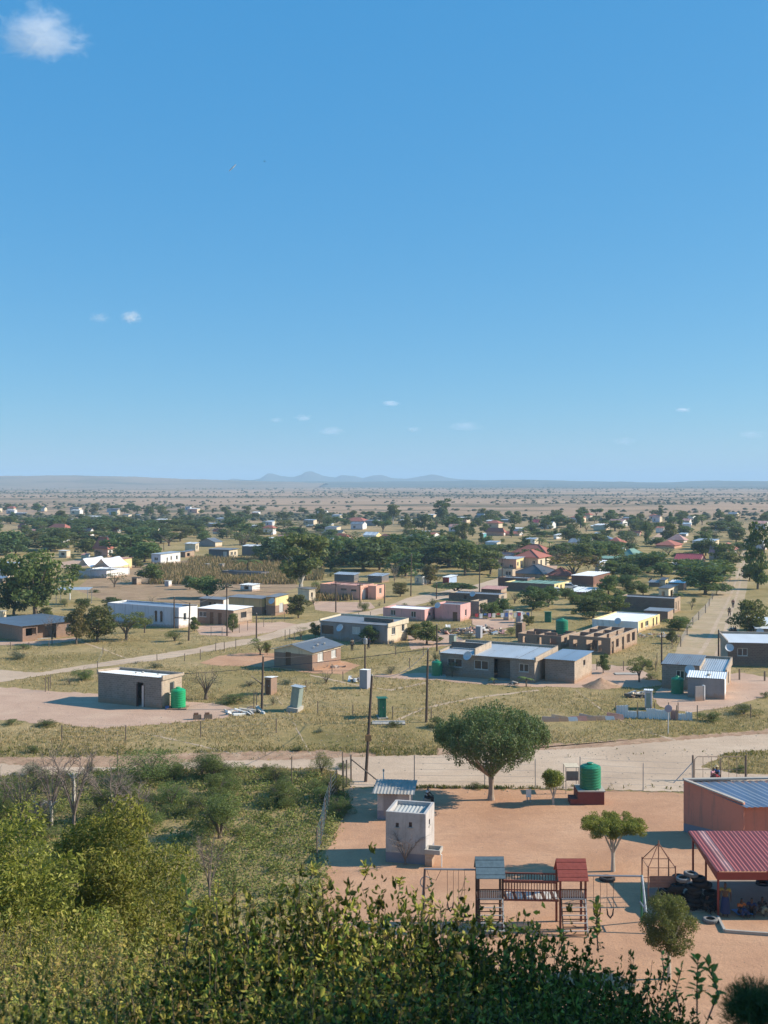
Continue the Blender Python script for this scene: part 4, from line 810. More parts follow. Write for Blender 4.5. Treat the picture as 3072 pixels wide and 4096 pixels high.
LEAF_BROWN = leafm('brown_foliage', [(.16,.1,.04), (.22,.15,.06), (.14,.12,.05), (.1,.06,.04)])
LEAF_ACA = leafm('feathery_foliage', [(0.090,0.122,0.039), (0.143,0.180,0.046), (0.197,0.236,0.062), (0.125,0.130,0.070)])
LEAF_BUSH = leafm('broad_leaves', [(.018,.03,.008),(.05,.07,.012),(.19,.215,.032),(.42,.37,.075),(.2,.13,.045),(.025,.04,.01)], .2, .65, .15)
LEAF_TWIG = leafm('small_dry_leaves', [(0.151,0.157,0.035), (0.302,0.267,0.056), (0.437,0.345,0.084), (0.269,0.188,0.084), (0.168,0.204,0.049)], .3)
LEAF_MAIZE = leafm('dry_maize', [(.27,.18,.095), (.21,.135,.07), (.33,.23,.125), (.23,.18,.085)], .25, .8)
GRASS = leafm('dry_grass', [(.5,.36,.18),(.6,.45,.24),(.4,.31,.14),(.31,.25,.1),(.64,.49,.28)], .3, .8)
SCRUB = leafm('scrub_foliage', [(0.121,0.150,0.038), (0.190,0.213,0.053), (0.276,0.259,0.075), (0.259,0.205,0.090), (0.086,0.110,0.038)], .3, .8)
BARK = plain('bark', (.16,.12,.09), .95, .3, 2.5, 0, .6); BARK_L = plain('pale_bark', (.5,.45,.38), .9, .3, 2, 0, .4); BARK_G = plain('grey_twigs', (.22,.17,.14), .95, .3, 2, 0, .4)
def limbs(r, H, n, spread, rad, base_h, curve=.3, top=.9, mb=None, twigs=0, lean=(0, 0), nseg=4):
    mb = mb or MB(); fork = Vector((lean[0]*base_h, lean[1]*base_h, base_h))
    mb.tube([(0,0,-.05*H), (lean[0]*base_h*.4+r.uniform(-.01,.01)*H, 0, base_h*.5), fork], [rad*1.35, rad*1.05, rad*.95], 7)
    for i in range(n):
        a = 2*math.pi*i/n + r.uniform(-.4, .4); ex = spread * r.uniform(.55, 1); ez = H * r.uniform(top-.25, top)
        e = Vector((math.cos(a)*ex, math.sin(a)*ex, ez)); pts = []; 
        for k in range(nseg + 1):
            u = k / nseg; q = fork.lerp(e, u); q.z = fork.z + (e.z - fork.z) * (u ** (1 - curve)); q += Vector((r.normal(0, .018), r.normal(0, .018), 0)) * H * u; pts.append(q)
        mb.tube(pts, [rad*.6*(1-.85*k/nseg) for k in range(nseg+1)], 5)
        for j in range(twigs):
            u = r.uniform(.3, .95); k0 = int(u * nseg); q = pts[k0].lerp(pts[min(k0+1, nseg)], u * nseg - k0)
            L = H * r.uniform(.1, .24); t = Vector((r.normal(0,.6)+math.cos(a)*.5, r.normal(0,.6)+math.sin(a)*.5, r.uniform(.2,1.1))).normalized()
            m1 = q + t*L*.5 + Vector((r.normal(0,.02), r.normal(0,.02), .0))*H; mb.tube([q, m1, q + t*L], [rad*.2, rad*.13, rad*.05], 3)
            for _ in range(3):
                s_ = m1.lerp(q + t*L, r.uniform(0, .9)); t2 = (t + Vector((r.normal(0,.7), r.normal(0,.7), r.normal(0,.4)))).normalized(); mb.tube([s_, s_ + t2*L*.45], [rad*.09, rad*.03], 3)
    return mb
PROTO = {}
def proto(kind, det):
    """det 0 far, 1 middle, 2 nearer; unit tree: width 1, height 1"""
    key = (kind, det)
    if key in PROTO: return PROTO[key]
    out = []; nl = (1500, 3600, 9000)[det]; ls = (.085, .056, .034)[det]
    for v_ in range(3 if det < 2 else 2):
        r = np.random.default_rng(100 * v_ + 7 * det + sum(map(ord, kind))); cl = []; tb = .14; asp = .6; jit = .8; mat = LEAF_MID; bark = BARK; tw = 0; nbr = 5
        if kind in ('round', 'dark', 'brown', 'olive'):
            for i in range(26): a = r.uniform(0, 6.28); q = r.uniform(.05, .38); z = r.uniform(.2, .86); q *= 1 - max(0, z - .6) * 1.6; q *= 1 - max(0, .35 - z) * 1.2; cl.append((math.cos(a)*q, math.sin(a)*q, z, r.uniform(.11,.18), r.uniform(.11,.18), r.uniform(.08,.15)))
            mat = dict(round=LEAF_MID, dark=LEAF_DARK, brown=LEAF_BROWN, olive=LEAF_OLIVE)[kind]
        elif kind in ('umbrella', 'thorn'):
            for i in range(18): a = r.uniform(0, 6.28); q = .40 * math.sqrt(r.uniform(0, 1)); cl.append((math.cos(a)*q, math.sin(a)*q, r.uniform(.6,.86) - q*.35, r.uniform(.1,.17), r.uniform(.1,.17), r.uniform(.06,.12)))
            mat = LEAF_BROWN if kind == 'thorn' else LEAF_DARK; nl = int(nl * (.7 if kind == 'thorn' else 1)); tw = 3; nbr = 7
        elif kind in ('tall', 'gum'):
            for i in range(20): a = r.uniform(0, 6.28); z = r.uniform(.12 if kind == 'tall' else .34, .93); q = r.uniform(.0, .3) * (1.1 - abs(z-.6)); cl.append((math.cos(a)*q, math.sin(a)*q, z, r.uniform(.1,.2), r.uniform(.1,.2), r.uniform(.05,.11)))
            mat = LEAF_OLIVE if kind == 'gum' else LEAF_DARK; bark = BARK_L if kind == 'gum' else BARK; tb = .2
        elif kind in ('acacia', 'sparse'):
            for i in range(16): a = r.uniform(0, 6.28); q = r.uniform(.1, .4); cl.append((math.cos(a)*q, math.sin(a)*q, r.uniform(.4,.85) - q*.2, r.uniform(.1,.16), r.uniform(.1,.16), r.uniform(.05,.1)))
            mat = LEAF_ACA if kind == 'acacia' else LEAF_GREYG; nl = int(nl * (.8 if kind == 'acacia' else .35)); asp = .35; tw = 4; nbr = 7; tb = .15; ls *= .8
        elif kind in ('shrub', 'greyshrub', 'acashrub'):
            for i in range(12): a = r.uniform(0, 6.28); q = r.uniform(.0, .36); cl.append((math.cos(a)*q, math.sin(a)*q, r.uniform(.15,.75) - q*.5, r.uniform(.12,.2), r.uniform(.12,.2), r.uniform(.15,.25)))
            mat = dict(shrub=LEAF_MID, greyshrub=LEAF_GREYG, acashrub=LEAF_ACA)[kind]; tb = .06; asp = .4; nbr = 6; tw = 3; ls *= .85; nl = int(nl * (1 if kind != 'greyshrub' else .6))
        elif kind == 'bare':
            mb = limbs(r, 1, 8, .42, .022, .16, .1, .95, None, 16, nseg=5); me = bpy.data.meshes.new('branches'); me.from_pydata(mb.v, [], mb.f); me.materials.append(BARK_G); out.append((None, me)); continue
        elif kind in ('palm', 'banana'):
            V = []; Fc = []; 
            for i in range(16 if kind == 'palm' else 9):
                a = r.uniform(0, 6.28); up = r.uniform(.1, .9); L = .5 if kind == 'palm' else .45; z0 = .72 if kind == 'palm' else .4; w_ = .05 if kind == 'palm' else .09; prev = None
                for k in range(6):
                    u = k / 5; rr = L * u; z = z0 + up * .3 * u + .12 * u - (.35 if kind == 'palm' else .3) * u * u; ww = w_ * math.sin(math.pi * (.12 + .85 * u)); c = Vector((math.cos(a)*rr, math.sin(a)*rr, z)); s_ = Vector((-math.sin(a), math.cos(a), 0)) * ww
                    V += [tuple(c - s_ - Vector((0,0,.02))), tuple(c + Vector((0,0,.01))), tuple(c + s_ - Vector((0,0,.02)))]
                    if k: n0 = len(V) - 6; Fc += [(n0, n0+1, n0+4, n0+3), (n0+1, n0+2, n0+5, n0+4)]
            crown = np_mesh('crown', V, Fc, LEAF_MID); tm = MB().tube([(0,0,-.05), (.01,0,.4), (0,0,.74 if kind == 'palm' else .45)], [.04,.03,.03], 7)
            me = bpy.data.meshes.new('trunk'); me.from_pydata(tm.v, [], tm.f); me.materials.append(BARK); out.append((crown, me)); continue
        C, D = crown_pts(r, nl, cl, .45)
        keep = C[:, 2] > .02; C = C[keep]; D = D[keep]
        V, Fc = leafcloud(r, C, D, ls, asp, jit)
        crown = np_mesh('crown', V, Fc, mat)
        tm = limbs(r, 1, nbr, .3, .028, tb, .2, .8, None, tw if det else 0); me = bpy.data.meshes.new('trunk'); me.from_pydata(tm.v, [], tm.f); me.materials.append(bark)
        out.append((crown, me))
    PROTO[key] = out; return out
TREES = []; NM = dict(round='tree', dark='tree', brown='tree', olive='tree', umbrella='umbrella_tree', thorn='thorn_tree', tall='tall_tree', gum='gum_tree', acacia='acacia_tree', sparse='sparse_tree',
          shrub='shrub', greyshrub='shrub', acashrub='shrub', bare='leafless_tree', palm='palm_tree', banana='banana_plant')
DESC = dict(round='rounded green tree', dark='dense dark green tree', brown='reddish brown leaved tree', olive='olive green tree', umbrella='flat-topped umbrella tree', thorn='wide yellow-brown thorn tree', tall='tall dark upright tree', gum='tall gum tree with pale trunk',
            acacia='feathery acacia tree', sparse='thin airy grey-green tree', shrub='green shrub', greyshrub='grey-green shrub', acashrub='feathery green shrub', bare='leafless grey shrub tree', palm='palm with arching fronds', banana='banana plant with broad leaves')
def plant(kind, loc, w_, h_, label=None, group=None, seed=None, det=None):
    loc = Vector(loc); Y = loc.y; det = (2 if Y < 95 else 1 if Y < 230 else 0) if det is None else det
    pr = proto(kind, det); k = len(TREES) if seed is None else seed; crown, trunk = pr[k % len(pr)]
    root = empty(NM[kind], loc, (k * 2.399) % 6.28); root.scale = (w_, w_, h_)
    if trunk: link_mesh('branches' if kind == 'bare' else 'trunk', trunk, root)
    if crown: link_mesh('crown' if not kind.endswith('shrub') else 'foliage', crown, root)
    cat = 'shrub' if kind.endswith('shrub') else ('plant' if kind == 'banana' else 'tree')
    root['category'] = cat
    if label: root['label'] = label
    if group: root['group'] = group
    TREES.append(dict(root=root, kind=kind, w=w_, h=h_, p=loc, label=label)); return root
def pt(t, xc, yb, w_, h_, kind, label=None, group=None):   # surveyed: tile, middle, foot row, width and height on the photograph
    p = GT(t, xc, yb); s = p.y / F * ZS; k = ((1.55, 1.15) if t in 'abcd' and kind in ('dark', 'round', 'olive') else (1.34, 1.05)) if kind not in ('bare', 'palm', 'banana', 'gum') else (1.15, .98); return plant(kind, p, w_ * s * k[0], h_ * s * k[1], label, group)
TL = dict(
 a=[(380,575,260,90,'dark'),(540,560,150,70,'round'),(760,622,330,125,'dark'),(1000,605,250,90,'round'),(1250,605,260,100,'dark'),(1500,590,260,95,'round'),(60,800,260,190,'dark'),(180,765,170,120,'dark'),(430,765,280,110,'round'),(560,740,200,100,'olive'),(740,795,200,125,'round'),
    (1130,835,340,210,'dark'),(1040,765,260,130,'round'),(1250,862,220,160,'round'),(1460,722,260,130,'sparse'),(1330,645,120,100,'tall'),(630,1030,150,140,'round'),(1300,1042,200,160,'round'),(990,1078,200,145,'sparse'),(70,700,200,90,'round'),(300,690,220,90,'olive'),(850,700,240,100,'olive'),(620,700,200,90,'round'),
    (960,700,200,90,'dark'),(1560,680,190,110,'olive'),(1400,600,150,70,'round'),(230,540,160,60,'dark'),(480,520,150,60,'round'),(90,530,150,60,'round'),(1060,540,180,70,'round'),(900,540,160,70,'dark'),(1170,560,150,60,'olive'),(1620,530,150,70,'dark'),(1600,640,160,90,'olive'),(880,810,90,60,'round'),(630,835,60,60,'shrub'),(1170,905,110,70,'olive')],
 b=[(370,585,200,105,'dark'),(100,695,200,115,'sparse'),(450,745,250,170,'sparse'),(300,650,180,90,'sparse'),(130,620,150,80,'sparse'),(560,710,180,80,'round'),(1200,935,280,265,'dark'),(1480,935,340,270,'dark'),(1380,705,230,130,'sparse'),(700,865,260,210,'dark'),(900,645,180,85,'round'),(480,965,230,160,'palm'),(1620,930,220,265,'dark'),(880,620,110,60,'dark'),
    (1250,522,90,55,'round'),(1040,512,100,60,'dark'),(780,492,110,65,'round'),(1640,492,130,60,'round'),(660,610,150,60,'round'),(800,560,140,60,'olive'),(940,570,160,70,'sparse'),(1130,600,160,70,'dark'),(40,560,120,60,'dark'),(130,520,140,50,'round'),(1100,540,120,70,'sparse'),(860,700,200,90,'olive'),(1050,720,220,110,'round'),(1230,720,180,90,'dark'),(1540,760,150,150,'palm'),
    (1330,545,80,50,'dark'),(1050,860,240,200,'dark'),(1330,830,280,180,'round'),(590,830,150,110,'round'),(130,830,90,50,'shrub'),(560,640,160,70,'olive'),(1640,560,60,40,'round'),(1150,505,80,50,'round')],
 c=[(80,530,135,175,'gum'),(500,500,185,190,'tall'),(350,585,115,135,'dark'),(195,535,65,85,'tall'),(600,595,175,125,'round'),(690,695,110,160,'olive'),(765,640,85,125,'tall'),(130,825,330,190,'dark'),(330,835,360,210,'dark'),(560,905,320,210,'round'),(190,985,270,190,'dark'),(700,975,220,270,'round'),(800,940,200,210,'dark'),(920,965,200,190,'olive'),
    (400,1050,190,170,'brown'),(1640,1010,380,240,'thorn'),(1345,745,110,100,'palm'),(1430,742,100,70,'palm'),(1480,845,110,75,'round'),(1600,685,160,105,'dark'),(1390,580,120,90,'dark'),(1290,605,130,65,'dark'),(1470,560,220,95,'dark'),(830,542,95,65,'dark'),(970,545,75,62,'round'),(1170,530,80,70,'tall'),(450,760,260,110,'dark'),(90,745,240,100,'dark'),(650,790,220,120,'dark'),
    (780,750,200,90,'sparse'),(900,780,240,70,'round'),(1050,770,200,60,'dark'),(1200,750,160,60,'olive'),(580,660,100,60,'round'),(210,640,110,60,'round'),(1020,690,60,40,'shrub'),(1250,690,140,50,'olive'),(1370,640,220,50,'round'),(1560,780,140,80,'round'),(480,640,60,50,'shrub'),(1000,560,90,50,'round'),(1550,640,90,50,'round'),(90,1060,90,200,'bare'),(700,820,150,100,'dark'),(260,900,250,150,'dark')],
 d=[(1570,1095,230,560,'tall'),(1100,1055,430,180,'dark'),(1250,1005,260,150,'round'),(1330,905,190,125,'olive'),(620,955,270,160,'dark'),(530,905,220,105,'dark'),(60,805,190,160,'dark'),(260,652,110,65,'dark'),(430,682,130,85,'round'),(605,695,90,170,'tall'),(820,682,110,145,'olive'),(1030,550,90,100,'tall'),(335,592,150,90,'round'),(500,562,130,65,'dark'),(1240,602,200,95,'dark'),
    (1400,592,120,72,'dark'),(700,725,180,75,'round'),(1000,835,160,65,'dark'),(1150,775,180,65,'round'),(1070,705,120,70,'dark'),(40,565,130,155,'tall'),(590,600,110,95,'dark'),(1500,700,120,60,'olive'),(300,740,180,60,'dark'),(210,750,160,70,'round'),(800,800,200,80,'sparse'),(1080,790,120,60,'olive'),(930,620,130,70,'dark'),(700,580,110,60,'round'),(470,760,130,60,'dark'),
    (320,985,240,130,'round'),(470,1000,200,110,'dark'),(740,985,170,110,'round'),(880,830,100,50,'round'),(1350,670,60,30,'dark'),(1180,670,100,45,'dark'),(230,830,90,40,'round'),(1400,760,150,70,'round'),(1120,620,90,60,'olive'),(1500,1020,120,140,'dark'),(640,1040,150,90,'sparse'),(100,1060,0.1,0.1,'shrub')][:-1],
 e=[(300,362,520,590,'round','huge rounded green tree rising over the left edge behind the verandah house'),(120,345,300,320,'dark'),(965,292,180,100,'dark'),(840,575,300,310,'olive','bushy yellow-green tree right of the brown verandah house'),(660,600,190,340,'brown','tree with yellowing brown leaves beside the verandah house'),(1090,560,320,280,'acacia','spreading soft acacia beside the lavender wall'),(1250,500,150,200,'acacia','smaller acacia against the lavender wall'),
    (1510,572,160,115,'acashrub','dense rounded shrub at the corner of the dirt road below the lavender house'),(1640,125,120,120,'dark'),(450,600,180,260,'bare','bare crooked tree with a dark trunk before the verandah house'),(200,640,130,60,'shrub'),(170,720,190,80,'greyshrub','silvery grey spreading shrub on the dry grass left of the cross road'),(740,905,220,120,'acashrub','low feathery shrub on the dry grass behind the tank house'),(600,945,120,80,'greyshrub'),(1340,800,120,60,'greyshrub'),
    (1180,765,70,25,'greyshrub'),(950,600,50,35,'greyshrub'),(1550,600,60,25,'greyshrub'),(720,300,150,100,'round'),(400,380,160,100,'olive'),(820,150,90,30,'shrub')],
 f=[(130,200,290,195,'round','round green tree at the near edge of the maize field'),(920,372,180,200,'olive','small light green tree in front of the ochre corner block'),(940,190,600,580,'gum','largest gum tree with white forked trunk behind the ochre block'),(350,495,115,165,'olive','small tree in front of the small white-edged brick house'),(940,562,115,135,'acacia','fern-like small tree left of its taller twin at the stepped grey house'),(1065,545,110,130,'olive','second small garden tree beside the stepped grey house'),
    (590,692,180,160,'acacia','slanting small acacia on the red swept yard'),(20,485,115,120,'olive','small round tree right of the two utility poles'),(1540,595,160,160,'dark','dark bush tree against the stepped grey house'),(120,1075,380,290,'sparse','airy grey-green thorn tree right of the green tank house'),(1160,935,180,120,'greyshrub','grey-green thorn bush in front of the gable cottage'),(820,940,120,50,'greyshrub'),(500,960,160,60,'greyshrub'),(650,690,60,110,'brown'),(1600,200,110,60,'shrub'),(1250,220,60,40,'shrub')],
 g=[(620,165,320,110,'umbrella','flat dark umbrella tree beside the sandy crossing'),(140,185,130,125,'brown','small red-brown leaved tree at the sandy crossing'),(920,372,170,140,'round','green bush tree right of the bright pink block'),(1040,352,180,150,'dark'),(1290,300,270,200,'dark','large dark mango-like tree right of the brown compound'),(1420,275,200,180,'dark'),(1130,245,150,110,'sparse'),(370,600,250,190,'olive','leafy green tree right of the stepped grey house'),(270,560,140,140,'olive'),
    (230,512,80,80,'shrub'),(1250,435,110,90,'olive'),(1570,205,140,100,'round'),(1640,255,100,110,'round'),(560,500,120,60,'shrub'),(1230,965,150,170,'banana','banana plant by the wall of the long grey house'),(950,940,110,100,'banana','small pale plant before the porch of the long grey house'),(590,880,110,150,'sparse'),(60,860,120,100,'greyshrub'),(1100,520,120,90,'shrub'),(440,740,80,90,'greyshrub'),(740,560,110,80,'greyshrub'),(60,1000,10,5,'shrub')][:-1],
 h=[(150,375,270,180,'dark'),(320,335,250,170,'round'),(560,300,140,65,'dark'),(280,165,190,170,'round'),(460,182,130,135,'dark'),(580,172,130,105,'round'),(1120,165,390,240,'dark','broad dark tree where the grassy street begins'),(890,475,220,115,'round','low spreading tree right of the yellow house'),(830,592,95,110,'olive'),(235,848,105,165,'dark'),(545,925,200,260,'acacia','loose green tree beside the earth heap and the dish house'),(1510,525,300,310,'olive','big brown-green tree at the right end of the grassy street'),
    (1000,300,85,85,'sparse'),(880,200,150,90,'banana','banana clump beside the cream porch house'),(1020,240,60,50,'shrub'),(400,250,200,120,'round'),(650,900,110,60,'shrub'),(1640,1060,80,60,'shrub'),(430,800,0.1,0.1,'shrub')][:-1],
 i=[(280,770,280,160,'greyshrub','dark grey thorn shrub by the road at the left edge'),(1300,800,560,300,'acashrub','largest dense thorn thicket beside the dirt road'),(1000,860,300,150,'greyshrub'),(100,320,160,60,'shrub'),(400,330,190,60,'shrub'),(290,560,140,80,'shrub')],
 j=[(180,810,430,260,'acashrub','dense thorn shrub standing right of the largest thicket'),(1120,745,210,210,'acashrub','lone rounded shrub beside the road left of the leaning pole'),(930,548,110,50,'shrub'),(370,130,330,90,'shrub'),(1190,960,200,150,'greyshrub'),(1290,1130,120,110,'shrub'),(240,1300,520,420,'acashrub','large feathery green shrub in the middle of the thicket'),(1110,385,100,30,'greyshrub'),(700,150,100,90,'greyshrub'),(1310,700,140,60,'shrub')],
 k=[(480,350,200,110,'shrub','green bush at the foot of the central utility pole'),(800,875,140,60,'shrub'),(1010,878,90,35,'shrub'),(90,340,120,60,'shrub')],
 l=[(1180,290,220,90,'shrub'),(1450,230,260,110,'shrub'),(1420,725,130,60,'shrub')])
for t_, rows in TL.items():
    for row in rows:
        pt(t_, *row[:5], label=row[5] if len(row) > 5 else None)
for t_, x, y, w_, h_ in [('b',1130,900,240,190),('b',1300,880,250,180),('b',1420,880,230,200),('b',1560,900,240,220),('c',30,880,240,190),('c',150,900,240,170),('c',240,860,220,160),('c',400,900,240,170),('c',470,860,240,150),('c',620,900,220,170),('c',740,900,220,170),('c',850,880,220,150),('c',100,800,240,110),('c',300,790,260,110),('c',540,800,260,110),('b',780,820,240,170),('b',900,790,220,130),
    ('a',700,580,220,90),('a',1090,590,220,90),('a',1370,590,220,90),('b',20,590,200,80),('a',480,660,240,90),('a',700,650,220,100),('a',1180,680,240,110),('a',1390,700,220,120),('d',430,930,220,120),('d',700,900,220,120),('d',180,700,200,80),('d',900,960,220,120),('d',1000,930,200,90),('h',440,120,220,120),('h',180,250,220,130),('h',60,300,200,130)]:
    pt(t_, x, y, w_, h_, 'dark' if (x // 10) % 3 else 'round')
# fill of the middle and far village: each tree its own
tr_ = random.Random(3); kinds = ['dark','round','dark','olive','sparse','round','dark','tall','umbrella','acacia']
cnt = 0
for _ in range(3000):
    if cnt >= 345: break
    px = tr_.uniform(-420, 3500); py = 2036 + (0 if px < 900 else 18 if px < 1600 else 30) + 200 * tr_.random() ** 1.35
    g_ = G(px, py)
    if in_patch(g_.x, g_.y) or abs(px - 2988 - (2200 - py) * -.05) < 26: continue
    if any((g_ - H['c']).length < H['r'] + 4 for H in HOUSES): continue
    if 1330 < px < 1560 and py > 2130: continue
    if 620 < px < 1150 and py > 2190: continue
    k = tr_.choice(kinds); wd = tr_.uniform(4.5, 9.5); hh = wd * tr_.uniform(.55, .8) * (1.5 if k == 'tall' else 1) * (.7 if k == 'tall' else 1)
    if k == 'tall': wd *= .55
    plant(k, g_, wd, hh); cnt += 1
# garden bushes among the houses
for _ in range(400):
    if cnt >= 415: break
    px = tr_.uniform(-300, 3350); py = tr_.uniform(2220, 2520); g_ = G(px, py)
    if in_patch(g_.x, g_.y) or px > 2700 or any((g_ - H['c']).length < H['r'] + 2 for H in HOUSES) or any((g_ - T['p']).length < 6 for T in TREES): continue
    if 620 < px < 1150 and py < 2330: continue
    s_ = tr_.uniform(1.2, 3); plant(tr_.choice(['shrub','greyshrub','acashrub']), g_, s_, s_ * .7); cnt += 1
# ---- open bushveld beyond the village: one mass
def bushveld():
    r = np.random.default_rng(21); n = 7500; px = r.uniform(-700, 3800, n * 3); Y = 1 / r.uniform(1/5200., 1/620., n * 3)
    X = (px - CX) * Y / F
    f = np.sin(Y*.0043+X*.0012)+np.sin(Y*.0117-X*.0031+1)+.8*np.sin(Y*.021+X*.006+2)+.6*np.sin(X*.011+Y*.004)
    keep = (f + r.normal(0, 1.1, n * 3)) > 1.0; X = X[keep][:n]; Y = Y[keep][:n]; n = len(X)
    ico = [(0,0,1)] + [(math.cos(i*1.2566)*.9, math.sin(i*1.2566)*.9, .45) for i in range(5)] + [(math.cos(i*1.2566+.6)*.95, math.sin(i*1.2566+.6)*.95, -.3) for i in range(5)]
    ico = np.array(ico); fs = [(0,i+1,(i+1)%5+1) for i in range(5)] + [(i+1,i+6,(i+1)%5+1) for i in range(5)] + [((i+1)%5+1,i+6,(i+1)%5+6) for i in range(5)]
    fs = np.array(fs); s = r.uniform(.7, 2.0, n) * (1 + (Y > 2000) * .5); V = ico[None] * s[:, None, None] * r.uniform(.65, 1.3, (n, 11, 1)) * np.array([1.25, 1.25, .75])
    V[:, :, 0] += X[:, None]; V[:, :, 1] += Y[:, None]; V[:, :, 2] += (s * .35)[:, None]
    Fc = (fs[None] + (np.arange(n) * 11)[:, None, None]).reshape(-1, 3)
    link_mesh('bushveld', np_mesh('bushveld', V.reshape(-1, 3), Fc, leafm('bushveld_leaves', [(0.075,0.081,0.044), (0.125,0.125,0.075), (0.175,0.163,0.100)])), kind='stuff')
bushveld()
# ---- maize stalks standing dry in the field
def blades(name, pts, h, wd, mat, nb, r, lean=.5):
    pts = np.repeat(np.array(pts), nb, axis=0); n = len(pts); a = r.uniform(0, 6.283, n); hh = h * r.uniform(.5, 1.2, n); ww = wd * r.uniform(.6, 1.3, n)
    base = pts + np.column_stack([r.normal(0, wd*1.5, n), r.normal(0, wd*1.5, n), np.zeros(n)]); ln = lean * r.uniform(.1, 1, n) * hh
    tip = base + np.column_stack([np.cos(a)*ln, np.sin(a)*ln, hh]); s_ = np.column_stack([-np.sin(a)*ww/2, np.cos(a)*ww/2, np.zeros(n)]); mid = base*.45 + tip*.55; mid[:, 2] += hh*.08
    V = np.stack([base - s_*.7, base + s_*.7, mid + s_, tip, mid - s_], 1).reshape(-1, 3); Fc = np.column_stack([np.arange(n)*5+k for k in range(5)])
    return link_mesh(name, np_mesh(name, V, Fc, mat), kind='stuff')
r = np.random.default_rng(5); pts = []
while len(pts) < 5200:
    px = r.uniform(600, 1290); py = r.uniform(2236, 2338); q = G(px, py)
    lo = 2262 if px < 760 else 2236; hi = 2338 if px < 1190 else 2322
    if lo < py < hi and not any((q - H['c']).length < H['r'] + 1 for H in HOUSES): pts.append(q)
while len(pts) < 5700:
    q = G(r.uniform(1245, 1400), r.uniform(2362, 2405)); pts.append(q)
blades('maize_field', pts, 1.25, .2, LEAF_MAIZE, 3, r, .55)
# ---- dry grass tufts on open ground
pts = []
for _ in range(110000):
    px = r.uniform(-500, 3600); u = r.random(); py = 2480 + 660 * u; q = G(px, py)
    if not in_patch(q.x, q.y) and math.sin(q.x*.5+q.y*.21)+math.sin(q.x*.13-q.y*.4)+r.normal(0,.8) > -.3: pts.append(q)
blades('dry_grass', pts, .2, .05, GRASS, 2, r, 1.1)
pts = []
for _ in range(5000):                                 # verge weeds along the school fence and the road cut
    if r.random() < .45: q = G(r.uniform(1500, 3000), 3150 + r.normal(0, 3.5))
    else: q = G(r.uniform(-300, 3300), 3012 + r.normal(0, 14))
    pts.append(q)
pts = [q for q in pts if not in_patch(q.x, q.y) or r.random() < .02]
blades('verge_weeds', pts, .22, .06, SCRUB, 3, r, .9)
# green scrub carpet of the thicket left of the school
poly = np.array([(q.x, q.y) for q in (G(*c) for c in [(540,3075),(1000,3080),(1310,3110),(1392,3180),(1370,3290),(1300,3400),(1285,3640),(700,3700),(-300,3700),(-500,3160),(200,3110)])])
def inside(A, x, y):
    X0, Y0 = A[:,0], A[:,1]; X1, Y1 = np.roll(X0, -1), np.roll(Y0, -1)
    c = ((Y0 > y) != (Y1 > y)) & (x < (X1 - X0) * (y - Y0) / (Y1 - Y0 + 1e-12) + X0); return c.sum() % 2 == 1
C = []; D = []
cl = 0
while cl < 2600:
    x = r.uniform(-42, 2); y = r.uniform(50, 90)
    if not inside(poly, x, y): continue
    cl += 1; s_ = r.uniform(.3, .9); k = 34; d = r.normal(0, 1, (k, 3)); d /= np.linalg.norm(d, axis=1)[:, None]; d[:, 2] = abs(d[:, 2])
    c = np.array([x, y, ground_z(x, y)]) + d * np.array([s_, s_, s_ * .8]) * r.uniform(.5, 1, (k, 1)); C.append(c); D.append(d)
V, Fc = leafcloud(r, np.concatenate(C), np.concatenate(D), .17, .45, .8); link_mesh('scrub_cover', np_mesh('scrub_cover', V, Fc, SCRUB), kind='stuff')
C = []; D = []
for _ in range(1300):
    q = G(r.uniform(-400, 3400), 2480 + 560 * r.random())
    if in_patch(q.x, q.y) or math.sin(q.x*.19+1)+math.sin(q.y*.23+q.x*.1) + r.normal(0, .5) < .2: continue
    s_ = r.uniform(.12, .5); k = 22; d = r.normal(0, 1, (k, 3)); d /= np.linalg.norm(d, axis=1)[:, None]; d[:, 2] = abs(d[:, 2]); C.append(np.array(q) + d * np.array([s_*1.4, s_*1.4, s_ * .6]) * r.uniform(.4, 1, (k, 1))); D.append(d)
V, Fc = leafcloud(r, np.concatenate(C), np.concatenate(D), .13, .4, .8); link_mesh('low_weeds', np_mesh('low_weeds', V, Fc, SCRUB), kind='stuff')
for i in range(84):                                   # single bushes standing in the scrub
    for _ in range(50):
        x = r.uniform(-32, 0); y = r.uniform(52, 86)
        if inside(poly, x, y) and not (y < 74 and -14 < x < -3): break
    kd = ['shrub','acashrub','acashrub','greyshrub','shrub'][i % 5]; s_ = r.uniform(1.3, 3.2); plant(kd, (x, y, ground_z(x, y)), s_, s_ * r.uniform(.5, .8))
for (t_, x, y, w_, h_) in [('i',450,1150,520,620),('i',640,1220,640,700),('i',180,1180,480,520),('i',960,1150,560,480),('i',1180,1220,460,420),('j',150,1290+560,420,620),('i',320,1250,300,330)]:
    p = GT(t_, x, y); s_ = p.y / F * ZS; plant('bare', (p.x, p.y, ground_z(p.x, p.y)), w_ * s_, h_ * s_)
for i, (x, y, hh, lb) in enumerate([(345,1190,1.5,'dark dead stump left of the broken white tree'),(440,1200,1.6,'grey dead stump just right of the dark one'),(635,1020,2.2,'broken white dead trunk among the bare shrubs'),(960,1080,1.2,'short white-tipped dead stump at the edge of the green tree')]):
    p = GT('i', x, y); t_ = empty('dead_stump', (p.x, p.y, ground_z(p.x, p.y)), 0, lb, 'stump')
    MB().tube([(0,0,-.2), (.03,0,hh*.6), (-.02,0,hh)], [.16,.12,.09], 7).build('trunk', BARK if i == 0 else BARK_L, t_)
    for q in (1, -1): MB().tube([(0,0,hh*.8), (q*.25,0,hh*.95), (q*.5, .1, hh*1.02)], [.07,.05,.02], 5).build('branch', BARK_L, t_)
